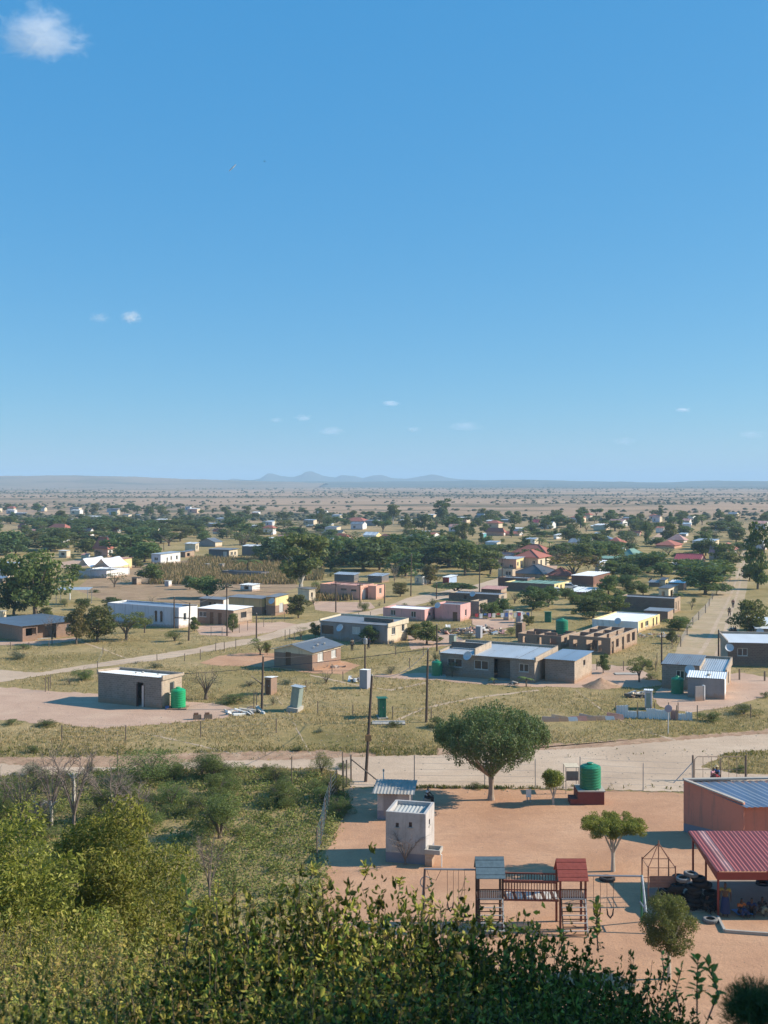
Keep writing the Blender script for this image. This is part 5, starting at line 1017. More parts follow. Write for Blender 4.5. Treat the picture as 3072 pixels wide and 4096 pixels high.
# ---- hand-built trees in the school yard
def custom_tree(name, label, loc, clumps, n, leaf, mat, trunkmb, bark, asp=.55, jit=.8, up=None, parts=0):
    rr = np.random.default_rng(int(abs(loc[0]) * 10) + n); t_ = empty(name, loc, 0, label, 'tree')
    C, D = crown_pts(rr, n, clumps, .35); V, Fc = leafcloud(rr, C, D, leaf, asp, jit, .12, up); link_mesh('crown', np_mesh('crown', V, Fc, mat), t_); trunkmb.build('trunk', bark, t_); return t_
rr = np.random.default_rng(12)
cl = []
for i in range(270):                                  # wide dome of upright sprays over a fanned underside
    a = rr.uniform(0, 6.283); q = 3.75 * math.sqrt(rr.random()); top = 6.6 - .13 * q * q; bot = 2.2 + .15 * q * q; z = rr.uniform(bot, max(bot + .3, top))
    cl.append((math.cos(a)*q, math.sin(a)*q, z, rr.uniform(.3,.5), rr.uniform(.3,.5), rr.uniform(.45,.85)))
tb = MB(); tb.tube([(0,0,-.1), (.0,0,.4), (.02,0,1.0), (.0,0,1.75)], [.3,.2,.175,.2], 12)
for i in range(11):
    a = 6.283*i/11 + rr.uniform(-.2,.2); q = rr.uniform(1.2, 3.0); tb.tube([(0,0,1.6), (math.cos(a)*q*.35, math.sin(a)*q*.35, 2.3), (math.cos(a)*q*.75, math.sin(a)*q*.75, 3.2), (math.cos(a)*q, math.sin(a)*q, 4.4)], [.12,.09,.06,.02], 6)
p = GT('k', 925, 972)
custom_tree('shade_tree', 'largest domed shade tree with fanned grey branches at the school fence', p, cl, 40000, .14, leafm('domed_tree_leaves', [(0.051,0.085,0.037), (0.093,0.136,0.051), (0.136,0.187,0.065), (0.128,0.119,0.068), (0.187,0.221,0.068)], .25), tb, plain('smooth_bark', (.34,.26,.2), .9, .2, 3, 0, .3), .6, .7, np.array([0,0,1.]))
p = GT('k', 1462, 1012); tb = MB(); tb.tube([(0,0,-.1), (0,0,.45), (.03,0,.62)], [.09,.07,.07], 8)
for a in (0, 1.3, 2.6, 3.9, 5.2): tb.tube([(.02,0,.5), (math.cos(a)*.18, math.sin(a)*.18, .95), (math.cos(a)*.35, math.sin(a)*.35, 1.4)], [.05,.04,.02], 5)
cl = [(math.cos(a)*q, math.sin(a)*q, z, .33, .33, .3) for a, q, z in [(rr.uniform(0,6.28), rr.uniform(.1,.52), rr.uniform(1.35,2.15)) for _ in range(60)]]
custom_tree('topiary_tree', 'small clipped round tree with whitewashed forked trunk beside the green tank', p, cl, 9000, .1, LEAF_YEL, tb, BARK_L, .6, .5)
p = GT('p', 320, 402); tb = MB(); tb.tube([(0,0,-.1), (0,0,.8), (.0,0,1.15)], [.13,.1,.12], 8)
for a in np.linspace(0, 5.4, 7): tb.tube([(0,0,1.0), (math.cos(a)*.25, math.sin(a)*.25, 1.5), (math.cos(a)*.6, math.sin(a)*.5, 2.2)], [.07,.055,.02], 6)
cl = []
for _ in range(120):
    a, q = rr.uniform(0,6.28), 1.75*math.sqrt(rr.random()); z = 2.55 + rr.uniform(-.45,.6)*(1-.25*q); cl.append((math.cos(a)*q, math.sin(a)*q*.8, z, .27, .27, .22))
custom_tree('bowl_tree', 'yellow-green bowl-shaped tree with pale forked trunk near the red school wall', p, cl, 24000, .085, LEAF_YEL, tb, BARK_L, .5, .9)
p = GT('p', 805, 1332); tb = MB(); tb.tube([(0,0,-.1), (0,0,.8), (-.03,0,1.5)], [.1,.075,.07], 8)
for a in np.linspace(0, 5.4, 6): tb.tube([(-.02,0,1.3), (math.cos(a)*.3, math.sin(a)*.3, 2.0), (math.cos(a)*.6, math.sin(a)*.6, 2.7)], [.05,.04,.015], 5)
cl = []
for _ in range(110):
    a = rr.uniform(0,6.28); z = rr.uniform(1.45,3.5); q = 1.15*math.sqrt(rr.random())*math.sin(math.pi*min(1,max(.08,(3.9-z)/2.9)))**.7; cl.append((math.cos(a)*q, math.sin(a)*q, z, .28, .28, .28))
custom_tree('yard_tree', 'small oval olive-green tree on bare sand in front of the tyre heap', p, cl, 20000, .08, LEAF_OLIVE, tb, BARK_L, .5, .9)
p = GT('o', 150, 300); plant('bare', (p.x + .2, p.y - .9, 0), 2.6, 1.9, 'dead grey bush in front of the tall plastered toilet block')
# ================================================================== HILLSIDE BUSHES
def shoots_mesh(seed, n_sh, R0, H0, nleaf, leaf, asp, mat, stem_r=.006, droop=.15, lift=.8):
    """upright leafy shoots; returns (leaf mesh, stem mesh)"""
    r_ = np.random.default_rng(seed); C = []; D = []; U = []; mb = MB()
    for i in range(n_sh):
        a = r_.uniform(0, 6.283); q = R0 * math.sqrt(r_.random()); dome = math.sqrt(max(.05, 1 - (q / R0 / 1.15) ** 2)); H = H0 * dome * r_.uniform(.72, 1.12)
        b0 = np.array([math.cos(a)*q*.45, math.sin(a)*q*.45, 0.0]); tip = np.array([math.cos(a)*q*1.15 + r_.normal(0,.3), math.sin(a)*q*1.15 + r_.normal(0,.3), H * r_.uniform(.85, 1)]); ctl = (b0 + tip)/2 + np.array([math.cos(a)*q*droop + r_.normal(0,.22), math.sin(a)*q*droop + r_.normal(0,.22), H*.18])
        us = np.linspace(0, 1, 7); P_ = [(1-u)**2*b0 + 2*u*(1-u)*ctl + u*u*tip for u in us]
        if i % 3 == 0: mb.tube(P_[2:], [stem_r*(1.6-u) for u in us[2:]], 3)
        n = int(nleaf * r_.uniform(.7, 1.2)); u = r_.uniform(.3, 1, n) ** .8; p_ = ((1-u)**2)[:,None]*b0 + (2*u*(1-u))[:,None]*ctl + (u*u)[:,None]*tip
        an = r_.uniform(0, 6.283, n); rad = np.column_stack([np.cos(an), np.sin(an), np.zeros(n)]); up = rad + np.array([0, 0, 1]) * r_.normal(lift - .25, .55, n)[:, None]; up /= np.linalg.norm(up, axis=1)[:, None]
        C.append(p_ + up * leaf * .5); U.append(up); D.append(np.cross(up, np.column_stack([-np.sin(an), np.cos(an), np.zeros(n)])) * -1)
    C = np.concatenate(C); D = np.concatenate(D); U = np.concatenate(U); n = len(C)
    D = D + r_.normal(0, .55, (n, 3)); D /= np.linalg.norm(D, axis=1)[:, None]; U -= D * (U*D).sum(1)[:, None]; U /= np.linalg.norm(U, axis=1)[:, None]; S_ = np.cross(D, U)
    s = leaf * np.clip(r_.lognormal(-.12, .32, n), .4, 1.45)[:, None]
    V = np.empty((n, 6, 3)); V[:,0] = C - U*s*.5; V[:,3] = C + U*s*.5 - D*s*.12
    V[:,1] = C - U*s*.1 + S_*s*asp*.5 + D*s*.07; V[:,2] = C + U*s*.22 + S_*s*asp*.38 + D*s*.04; V[:,5] = C - U*s*.1 - S_*s*asp*.5 + D*s*.07; V[:,4] = C + U*s*.22 - S_*s*asp*.38 + D*s*.04
    b_ = np.arange(n)[:, None]*6; Fc = np.concatenate([b_ + np.array([[0,1,2,3]]), b_ + np.array([[0,3,4,5]])])
    me = bpy.data.meshes.new('stems'); me.from_pydata(mb.v, [], mb.f); me.materials.append(BARK)
    return np_mesh('foliage', V.reshape(-1,3), Fc, mat), me
BR = [shoots_mesh(40+i, 320, 1.3, 2.8, 38, .072, .5, LEAF_BUSH) for i in range(4)]
TW = [shoots_mesh(60+i, 300, 1.6, 2.4, 48, .05, .42, LEAF_TWIG, .004, .3, .5) for i in range(4)]
LEAF1 = np_mesh('leaf', [(0,0,0),(.25,.35,.05),(.2,.7,.03),(0,1,-.1),(-.2,.7,.03),(-.25,.35,.05)], [(0,1,2,3),(0,3,4,5)], LEAF_BUSH)
HB = []
def hill_bush(px, ytop, Y, kind='br', hmin=1.5, label=None, wmul=1.0):
    X = (px - CX) * Y / F; zt = EYE - (ytop - HY) * Y / F; gz = ground_z(X, Y); h_ = max(hmin, zt - gz); vs = BR if kind == 'br' else TW; k = len(HB)
    fo, st = vs[k % 4]; root = empty('leafy_bush' if kind == 'br' else 'dry_twiggy_bush', (X, Y, zt - h_), k * 2.4); s = h_ / (3.0 if kind == 'br' else 2.6); root.scale = (min(s, 1.3) * wmul, min(s, 1.3) * wmul, s)
    f_ = link_mesh('foliage', fo, root, 'stuff'); link_mesh('stems', st, root, 'stuff'); root['category'] = 'bush'
    if label: root['label'] = label
    HB.append(dict(root=root, px=px, yt=ytop, Y=Y, kind=kind, h=h_)); return root
line = [(860,3640),(1000,3545),(1150,3490),(1290,3475),(1420,3480),(1540,3500),(1640,3540),(1760,3600),(1880,3650),(2000,3655),(2120,3680),(2240,3730),(2340,3760),(2450,3810),(2560,3990),(2680,4020)]
hr = random.Random(8)
for px, yt in line: hill_bush(px, yt - 20 + hr.uniform(-35, 25), 12.6 + hr.uniform(-.6, .6), wmul=.8)
for j, (dy, Y) in enumerate([(150, 11.2), (300, 9.8), (440, 8.4)]):
    px = 700 - j * 60
    while px < 2560 + j * 130:
        y0 = np.interp(px, [l[0] for l in line], [l[1] for l in line]) + dy + hr.uniform(-45, 60)
        hill_bush(px, y0, Y + hr.uniform(-.4, .4), wmul=.9); px += hr.uniform(150, 210) * 12 / Y
for px, yt in [(2500,4040),(2700,4060),(2800,4075),(2330,4000)]: hill_bush(px, yt, 9.0, wmul=.8)
for (x0, x1, y, Y, st) in [(-120, 560, 3600, 22.5, 190), (-140, 860, 3660, 19.5, 200), (-160, 840, 3750, 17, 210), (-180, 780, 3840, 14.5, 230), (-200, 700, 3930, 12, 260)]:
    px = x0
    while px < x1: hill_bush(px, y + hr.uniform(-50, 50), Y + hr.uniform(-1, 1), 'tw', wmul=1.15); px += hr.uniform(st*.8, st*1.1)
for px, yt, Y in [(120, 3790, 7.0), (-10, 3900, 6.4), (230, 3960, 6.6), (60, 4040, 6.0)]: hill_bush(px, yt, Y, 'br', 1.5, wmul=.55)
# long shoots standing clear of the bushes: every leaf a piece of its own
def sprig(px, ytop, ybase, Y, label, n=26, leaf=.1, mat=None, rnd_=False):
    if Y >= 12: ytop += 45; leaf *= .8
    a, b_ = AY(px, ybase, Y), AY(px + hr.uniform(-14, 14), ytop, Y); t_ = empty('leafy_shoot', a, 0, label, 'shoot'); v = b_ - a; L = v.length
    mid = v * .5 + Vector((hr.uniform(-.08, .08), hr.uniform(-.05,.05), 0)); MB().tube([(0,0,0), mid, v], [.008,.006,.003], 5).build('stem', BARK, t_)
    for i in range(n):
        u = .25 + .75 * (i / n); q = (mid * (2*u) if u < .5 else mid.lerp(v, (u - .5) * 2)); an = i * 2.4 + hr.uniform(-.9, .9)
        o = link_mesh('leaf', LEAF1, t_); o.location = q; el = hr.uniform(-.2, 1.1) + (u > .9) * .4; o.rotation_euler = (el, hr.uniform(-.3, .3), an); o.scale = (leaf * (1.5 if rnd_ else 1),) + (leaf * hr.uniform(.7, 1.15),) * 2
for args in [(2392,3600,3800,11.0,'tallest leafy shoot standing clear against the sand left of the oval tree',30,.09),(2640,3800,3960,10.5,'thin bare-stemmed shoot with few leaves left of the oval tree trunk',12,.07),(2788,3830,4060,9.5,'broad-leaved shoot with green tip standing right of the oval tree',26,.1),(2830,3850,4080,9.3,'short shoot beside the broad-leaved shoot at lower right',20,.1),
             (2722,3870,4060,9.8,'shoot with rounded tip leaves between the oval trunk and the right shoots',16,.08),(1845,3590,3700,12,'pale leafy shoot before the left swings',22,.09),(1940,3630,3720,12,'leafy shoot before the blue-roofed tower ladder',24,.1),(2060,3670,3740,12,'leafy shoot below the hanging bridge',22,.09),(2235,3670,3800,12,'leafy shoot before the red-roofed tower',26,.09),
             (1700,3550,3680,12,'leafy shoot beside the swing frame',22,.09),(1455,3410,3520,12.5,'yellow-green shoot against the toilet block shadow',20,.1),(1240,3420,3520,12.5,'shoot with orange leaves left of the toilet shadow',22,.09),(1600,3470,3560,12.5,'leafy shoot before the dead grey bush',20,.09),(870,3480,3700,12.2,'dark serrated shoot rising before the green scrub',30,.08),(740,3520,3800,8.5,'dark silhouetted shoot with few leaves at the left',14,.09),(2130,3650,3760,12,'slender shoot under the bridge shadow',18,.08)]: sprig(*args)
# fine-leaved dark pine-like bush in the right corner
rr = np.random.default_rng(77); c0 = AY(3020, 4060, 7.0); C = []; D = []; U = []
for i in range(900):
    d = rr.normal(0, 1, 3); d /= np.linalg.norm(d); d[2] = abs(d[2]) * 1.1 - .25; q = np.array(c0) + d * np.array([.2, .25, .24]) * rr.uniform(.3, 1); n = 16
    C.append(q + rr.normal(0, .02, (n, 3))); D.append(rr.normal(0, 1, (n, 3))); U.append(np.repeat((d + np.array([0,0,.5]))[None], n, 0))
V, Fc = leafcloud(rr, np.concatenate(C), np.concatenate(D), .05, .07, .6, 0, np.concatenate(U))
t_ = empty('needle_bush', (c0.x, c0.y, ground_z(0, 7)), 0, 'dark fine-needled bush in the lower right corner', 'bush'); o = link_mesh('foliage', np_mesh('foliage', V, Fc, LEAF_DARK), t_, 'stuff'); o.matrix_parent_inverse = Matrix.Translation(-t_.location)
MB().tube([(0,0,-.2), (.02,0,c0.z - ground_z(0,7))], [.04,.02], 6).build('trunk', BARK, t_)
# light green tree on the lower slope
cl = []
for _ in range(120):
    a = rr.uniform(0, 6.283); q = 3.9*math.sqrt(rr.random()); z = 5.6 - .22*q*q + rr.uniform(-1.6, .5); cl.append((math.cos(a)*q, math.sin(a)*q*.8, z, .7, .7, .5))
X, Y = (440 - CX) * 28 / F, 28.0; cl = [(x*.8, y*.8, z*1.32, a*.85, b_*.85, c_) for x, y, z, a, b_, c_ in cl]; tb = MB(); tb.tube([(0,0,-1), (.1,0,1.2), (0,0,2.2)], [.2,.16,.15], 8)
for a in np.linspace(0, 5.5, 8): tb.tube([(0,0,2), (math.cos(a)*1.2, math.sin(a)*1, 3.4), (math.cos(a)*2.6, math.sin(a)*2, 4.8)], [.1,.06,.02], 5)
custom_tree('light_green_tree', 'wide light green tree spreading below the bare shrubs at the left', (X, Y, ground_z(X, Y) + .4), cl, 60000, .13, LEAF_LIGHT, tb, BARK, .32, .9)
X, Y = (30 - CX) * 25 / F, 25.0
custom_tree('light_green_tree', 'light green tree cut by the left edge below the bare shrubs', (X, Y, ground_z(X, Y) + .2), [(x*.8, y*.8, z*.92, a*.9, b_*.9, c_*.9) for x, y, z, a, b_, c_ in cl], 40000, .12, LEAF_LIGHT, MB().tube([(0,0,-1), (0,0,2.5)], [.2,.12], 8), BARK, .32, .9)
X, Y = (760 - CX) * 24 / F, 24.0
custom_tree('light_green_tree', 'smaller light green tree at the right of the widest one on the slope', (X, Y, ground_z(X, Y) - 1.2), [(x*.55, y*.6, z*.68, a*.8, b_*.8, c_*.8) for x, y, z, a, b_, c_ in cl], 30000, .1, LEAF_LIGHT, MB().tube([(0,0,-1), (0,0,2.5)], [.2,.12], 8), BARK, .32, .9)
# unseen trees added just outside the frame to cast shade over the lower bushes
for X, Y, hh in [(12.5, 4.0, 11.3), (11.5, 8.0, 11.9), (13.5, 10.5, 11.1), (12.0, 13.0, 11.1), (16, 9.0, 12.2)]:
    plant('dark', (X, Y, ground_z(X, Y)), 8.5, hh, 'hillside', 'unseen trees added for shade', det=2)
# ================================================================== TANKS, POLES, FENCES
TANK_G = plain('tank_green', (.015,.2,.1), .42, .18, 1.2, 0, .1, .5); TANK_B = plain('tank_bright_green', (.01,.34,.13), .45, .15, 1.5, 0, .1, .5)
def tank(loc, d, h, label, mat=TANK_G):
    t_ = empty('water_tank', loc, 0, label, 'water tank', 'green plastic water tanks'); R_ = d / 2; pr = [(R_*.98, 0), (R_, .05)]
    n = 7; hb_ = h * .84
    for i in range(n):
        z0 = .06 + (hb_-.1) * i / n; dz = (hb_-.1) / n; pr += [(R_, z0), (R_, z0 + dz*.55), (R_*.955, z0 + dz*.66), (R_*.955, z0 + dz*.86)]
    pr += [(R_, hb_-.03), (R_*.99, hb_), (R_*.8, hb_+h*.05), (R_*.5, hb_+h*.095), (R_*.3, hb_+h*.11)]
    MB().lathe(pr, 28).build('barrel', mat, t_, smooth=False)
    MB().lathe([(R_*.34, hb_+h*.1), (R_*.34, hb_+h*.14), (R_*.3, hb_+h*.16)], 16).build('lid', mat, t_)
    for k in range(8):
        a = 6.283*k/8; MB().hexa([(math.cos(a)*R_*.4-.03, math.sin(a)*R_*.4-.03, hb_+h*.08), (math.cos(a)*R_*.4+.03, math.sin(a)*R_*.4-.03, hb_+h*.08), (math.cos(a)*R_*.4+.03, math.sin(a)*R_*.4+.03, hb_+h*.08), (math.cos(a)*R_*.4-.03, math.sin(a)*R_*.4+.03, hb_+h*.08)],
             [(math.cos(a)*R_*.85-.03, math.sin(a)*R_*.85-.03, hb_+h*.055), (math.cos(a)*R_*.85+.03, math.sin(a)*R_*.85-.03, hb_+h*.055), (math.cos(a)*R_*.85+.03, math.sin(a)*R_*.85+.03, hb_+h*.055), (math.cos(a)*R_*.85-.03, math.sin(a)*R_*.85+.03, hb_+h*.055)]).build('rib', mat, t_)
    MB().tube([(R_*.5,-R_*.86,.12), (R_*.6,-R_*1.05,.12), (R_*.6,-R_*1.05,.02)], .03, 6).build('outlet_pipe', M_STEEL, t_)
    return t_
def slab_at(loc, w_, d, h, label, mat, name='plinth', cat='plinth', rz=0):
    o = MB().box(-w_/2, w_/2, -d/2, d/2, 0, h).build(name, mat); o.location = loc; o.rotation_euler = (0,0,rz); return tag(o, label, cat)
p = GT('i', 1528, 190); slab_at(p + Vector((0,.7,0)), 1.9, 1.9, .1, 'low brick slab under the bright green tank', B_RED); tank(p + Vector((0,.7,.1)), 1.45, 1.95, 'bright green tank at the corner of the grey-brown block house', TANK_B)
p = GT('g', 460, 885); slab_at(p + Vector((0,.6,0)), 2.0, 1.8, .14, 'concrete slab under the tank of the long grey house', M_CONC); tank(p + Vector((0,.6,.14)), 1.25, 1.75, 'dark green tank at the left end of the long grey house')
p = GT('h', 875, 1022); tank(p, 1.3, 1.8, 'dark green tank in front of the dark-roofed dish house')
p = GT('g', 1557, 600); tank(p + Vector((0, 2, 1.2)), 1.7, 2.1, 'green tank showing above the roofless brick walls'); slab_at(p + Vector((0, 2, 0)), 2, 2, 1.2, 'brick stand under the tank behind the roofless walls', B_RED)
p = GT('l', 138, 1018); ps = p + Vector((0, .9, 0)); pl = empty('tank_plinth', ps, 0, 'dark red painted plinth under the big green school tank', 'plinth'); hh = (1018-905)*ZS/((p.y and F/p.y))
MRED = plain('dark_red_paint', (.2,.055,.045), .8, .2); MB().box(-.95,.85,-.85,.85,0,hh).build('base', MRED, pl); MB().box(-.93,.93,-.9,.9,hh,hh+.07).build('cap_slab', M_CONC, pl); MB().box(-1.45,-.952,-.85,.3,0,hh*.45).build('step', MRED, pl)
tank(ps + Vector((.05, 0, hh + .07)), 1.45, 1.72, 'largest green ribbed tank standing on the dark red plinth', TANK_G)
POLE = plain('pole_wood', (.1,.07,.055), .95, .3, 4, 0, .5); WIRE = plain('wire', (.06,.06,.065), .6, .1)
POLES = []
def pole(t1, x1, y1, t2, x2, y2, label, arm=0, r0=.12, mat=POLE, tr=False):
    b_ = G(*P(t2, x2, y2)); top = AY(*P(t1, x1, y1), b_.y); t_ = empty('utility_pole' if mat is POLE else 'white_mast', b_, 0, label, 'pole', 'wooden utility poles' if mat is POLE else None); v = top - b_; Lz = v.length
    MB().tube([v * -.02, v * .5 + Vector((.0, 0, 0)), v], [r0, r0*.85, r0*.7], 8).build('shaft', mat, t_)
    if arm:
        q = v * .93; MB().bar(q - Vector((arm, 0, 0)), q + Vector((arm, 0, 0)), .1).build('cross_arm', mat, t_)
        for s in (-1, -.4, .4, 1): MB().lathe([(.04, .05), (.06, .1), (.03, .16), (.05, .2)], 8, tuple(q + Vector((arm*.95*s, 0, 0)))).build('insulator', M_CONC, t_)
    else: MB().lathe([(.05, -.05), (.07, .03), (.04, .12)], 8, tuple(v)).build('insulator', M_CONC, t_)
    if tr:
        q = v * .9; MB().lathe([(.2, -.35), (.24, -.3), (.24, .25), (.18, .32)], 12, tuple(q + Vector((.05, -.35, 0)))).build('transformer', M_STEEL, t_)
    POLES.append((t_, top)); return t_, v, top
pl_, v_, pa = pole('f', 1555, 870, 'j', 1500, 815, 'nearest leaning utility pole with an orange plate at the school corner'); q = v_ * .42; MB().box(q.x-.22, q.x+.22, q.y-.2, q.y-.13, q.z-.25, q.z+.2).build('plate', plain('orange_plate', (.55,.25,.1), .7, .2), pl_)
_, _, pb = pole('g', 380, 640, 'k', 365, 300, 'tall utility pole standing on the grass in front of the long grey house')
_, _, pc = pole('f', 615, 705, 'j', 603, 185, 'dark utility pole beside the brick latrine')
_, _, pd = pole('f', 1495, 540, 'f', 1495, 822, 'utility pole with a transformer right of the gable cottage', .0, .11, tr=True)
_, _, pe = pole('f', 300, 75, 'f', 303, 527, 'utility pole with crossarm before the small white-edged brick house', .9)
_, _, pf = pole('f', 557, 335, 'f', 557, 552, 'short dark utility pole at the edge of the cross road')
_, _, pg = pole('g', 457, 430, 'g', 457, 660, 'utility pole in the yard behind the long grey house')
_, _, ph = pole('f', 1243, 60, 'f', 1243, 322, 'utility pole in front of the salmon house', .8)
pole('f', 1452, 75, 'f', 1452, 272, 'thin utility pole at the salmon house door', .5)
pole('h', 740, 500, 'h', 740, 777, 'utility pole at the corner of the dish house and the street'); pole('h', 1232, 475, 'h', 1232, 705, 'utility pole standing in the grassy street')
_, _, pi_ = pole('e', 1505, 190, 'e', 1505, 462, 'left pole of the pair before the lavender house'); _, _, pj = pole('e', 1640, 240, 'e', 1630, 567, 'right pole of the pair before the lavender house', 1.0)
MB().bar(AY(*P('e', 1500, 368), pj.y), AY(*P('e', 1640, 374), pj.y), .14).build('brace', POLE, POLES[-1][0]); bpy.data.objects['brace'].matrix_parent_inverse = Matrix.Translation(-POLES[-1][0].location)
_, _, pk = pole('g', 237, -180, 'g', 232, 182, 'utility pole with a small lamp beside the sandy crossing'); pole('g', 455, 70, 'g', 453, 205, 'short pole left of the umbrella tree'); pole('g', 828, -100, 'g', 824, 155, 'utility pole on the sandy crossing before the dark trees'); _, _, pm = pole('g', 1022, -160, 'g', 1022, 105, 'utility pole before the brown front block', .8)
pole('a', 312, 680, 'a', 312, 762, 'thin far pole among the left trees'); pole('a', 1415, 690, 'a', 1415, 760, 'thin far pole beside the white box house'); pole('g', 5, 80, 'g', 5, 245, 'short post at the right end of the salmon house')
pole('e', 605, 45, 'e', 605, 215, 'white mast above the grey roof behind the leafy trees', 0, .1, M_WHITE)
pole('l', 0, 0, 'l', 0, 1, 'x') if False else None
def wire(a, b_, sag, label):
    pts = [a.lerp(b_, i/12) - Vector((0,0,sag*4*(i/12)*(1-i/12))) for i in range(13)]; o = MB().tube(pts, .028, 3).build('power_line', WIRE); tag(o, label, 'power line', 'overhead wires')
far_l = AY(*P('e', 0, -60), 330); 
for a_, b_, s_, lb in [(pe, ph, .8, 'wire spanning from the crossarm pole to the pole at the salmon house'), (pe + Vector((.9,0,-.6)), ph + Vector((.8,0,-.6)), .9, 'lower wire from the crossarm pole to the pole at the salmon house'), (ph, pk, 1.0, 'wire from the salmon house pole to the lamp pole'), (ph + Vector((.7,0,-.5)), pk + Vector((0,0,-.8)), 1.0, 'lower wire from the salmon house pole to the lamp pole'),
     (pk, pm, .9, 'wire from the lamp pole to the pole before the brown block'), (pe, pj, .8, 'wire from the crossarm pole to the pair before the lavender house'), (pj, pi_, .2, 'short wire between the pair of poles'), (pj, AY(-300, 2330, 300), 1.2, 'wire leaving the pair of poles towards the left edge'),
     (pb, pa, .9, 'wire between the two nearest utility poles'), (pc, pd, .8, 'wire from the latrine pole to the transformer pole'), (pb, AY(-300, 2700, 150), 1.4, 'long low wire crossing the grass behind the tank house')]: wire(a_, b_, s_, lb)
POST = plain('post_wood', (.17,.13,.1), .95, .3, 4, 0, .4)
def fence(tp, pts, h_, label, wires=3, r_=.05, mat=POST, name='wire_fence', posts=True, wr=.007):
    W = [G(*P(tp, *q)) for q in pts] if tp else [G(*q) for q in pts]; t_ = empty(name, W[0], 0, label, 'fence'); o0 = W[0]
    for i, q in enumerate(W):
        hh = h_ * (1 + .12 * math.sin(i * 5.1)); d = q - o0; MB().tube([d, d + Vector((.05*math.sin(i*3), 0, hh))], r_, 5).build('post', mat, t_)
    for k in range(wires):
        z = h_ * (k + 1) / (wires + .3)
        for a_, b_ in zip(W, W[1:]): MB().tube([a_ - o0 + Vector((0,0,z)), (a_+b_)/2 - o0 + Vector((0,0,z-.03)), b_ - o0 + Vector((0,0,z))], wr, 3).build('wire', M_STEEL, t_)
    return t_, W
fence('i', [(535,470),(1087,457)], 1.45, 'fence posts standing between the bare yard and the dirt road at the left'); fence('j', [(75,432),(728,392)], 1.4, 'fence posts continuing right along the grass beside the dirt road')
fence('j', [(1087,225),(1390,245)], 1.2, 'thin posts on the grass right of the leaning latrine'); fence('k', [(75,270),(408,278)], 1.15, 'thin posts between the green latrine and the central utility pole')
fence('e', [(392,1010),(435,982),(420,1000)], 1.6, 'cluster of tall gate posts left of the tank house', 0); fence('e', [(90,640),(250,632),(423,625)], .9, 'low fence before the brown verandah house'); fence('e', [(890,678),(843,805),(1357,740),(1595,745)], .9, 'scattered short posts along the cross road')
fence('f', [(72,733),(205,660),(280,655),(378,640)], 1.3, 'crooked fence posts at the bend of the cross road', 1); fence('f', [(985,1010),(1210,850),(1305,920)], 1.2, 'thin posts in front of the gable cottage', 0)
fence('f', [(535,1170),(558,1160),(600,1130)], 1.8, 'pair of strainer posts beside the latrine pole', 2); fence('f', [(805,560),(845,545),(885,570)], 1.4, 'gate posts at the road left of the stepped grey house', 1)
fence('k', [(262,862),(870,866),(1308,872)], 2.3, 'tall thin school fence posts behind the domed shade tree', 5, .035, M_STEEL); fence('l', [(35,862),(580,892),(1005,900)], 2.2, 'tall thin school fence posts behind the big tank', 5, .035, M_STEEL)
fence('j', [(862,835),(1300,760)], 2.0, 'school fence posts in the scrub left of the leaning pole', 2, .04)
t_, W = fence('j', [(1308,900),(1335,860),(1375,820)], 2.2, 'corner posts with slanting braces beside the leaning pole', 3, .06); MB().bar((0,0,1.2), (-1.1,.3,0), .07).build('brace', POST, t_); d_ = W[2]-W[0]; MB().bar(d_ + Vector((0,0,1.7)), d_ + Vector((2.4,-.9,0)), .07).build('brace', POST, t_)
fence(None, [(1268,3440),(1285,3380),(1300,3300),(1315,3250),(1325,3220),(1345,3190)], 1.9, 'overgrown fence down the left side of the school yard', 6, .045, wr=.012)
fence('h', [(905,620),(960,520),(1010,430),(1060,390),(1120,330),(1150,270),(1180,210),(1215,170),(1270,110),(1330,60)], 1.3, 'grey wire fence along the left side of the grassy street', 4, .07, wr=.015)
fence('h', [(700,770),(830,640),(870,590)], 1.3, 'fence behind the dish house', 3); fence('h', [(1412,905),(1630,915)], 1.2, 'thick gate posts at the right edge beyond the tin house yard', 1, .1)
fence('l', [(870,285),(1048,270),(1510,265)], 1.4, 'thin posts right of the scrap sheet fence'); fence('g', [(100,700),(220,800),(340,700)], 1.3, 'thin posts in the grass left of the tank of the long grey house', 2); fence('f', [(1355,385),(1440,370),(1543,365)], 1.0, 'short posts along the far side of the cross road', 0)
fence('f', [(165,530),(260,525),(410,500),(480,480),(620,450),(690,415),(800,395)], 1.4, 'wire fence in front of the ochre long house', 3, .04); fence('i', [(795,760),(1015,700)], 1.6, 'thin posts standing behind the bare shrubs', 0)
fence('h', [(180,820),(410,830),(690,835)], 1.3, 'posts around the clipped tree beside the blue-roofed wing', 1)
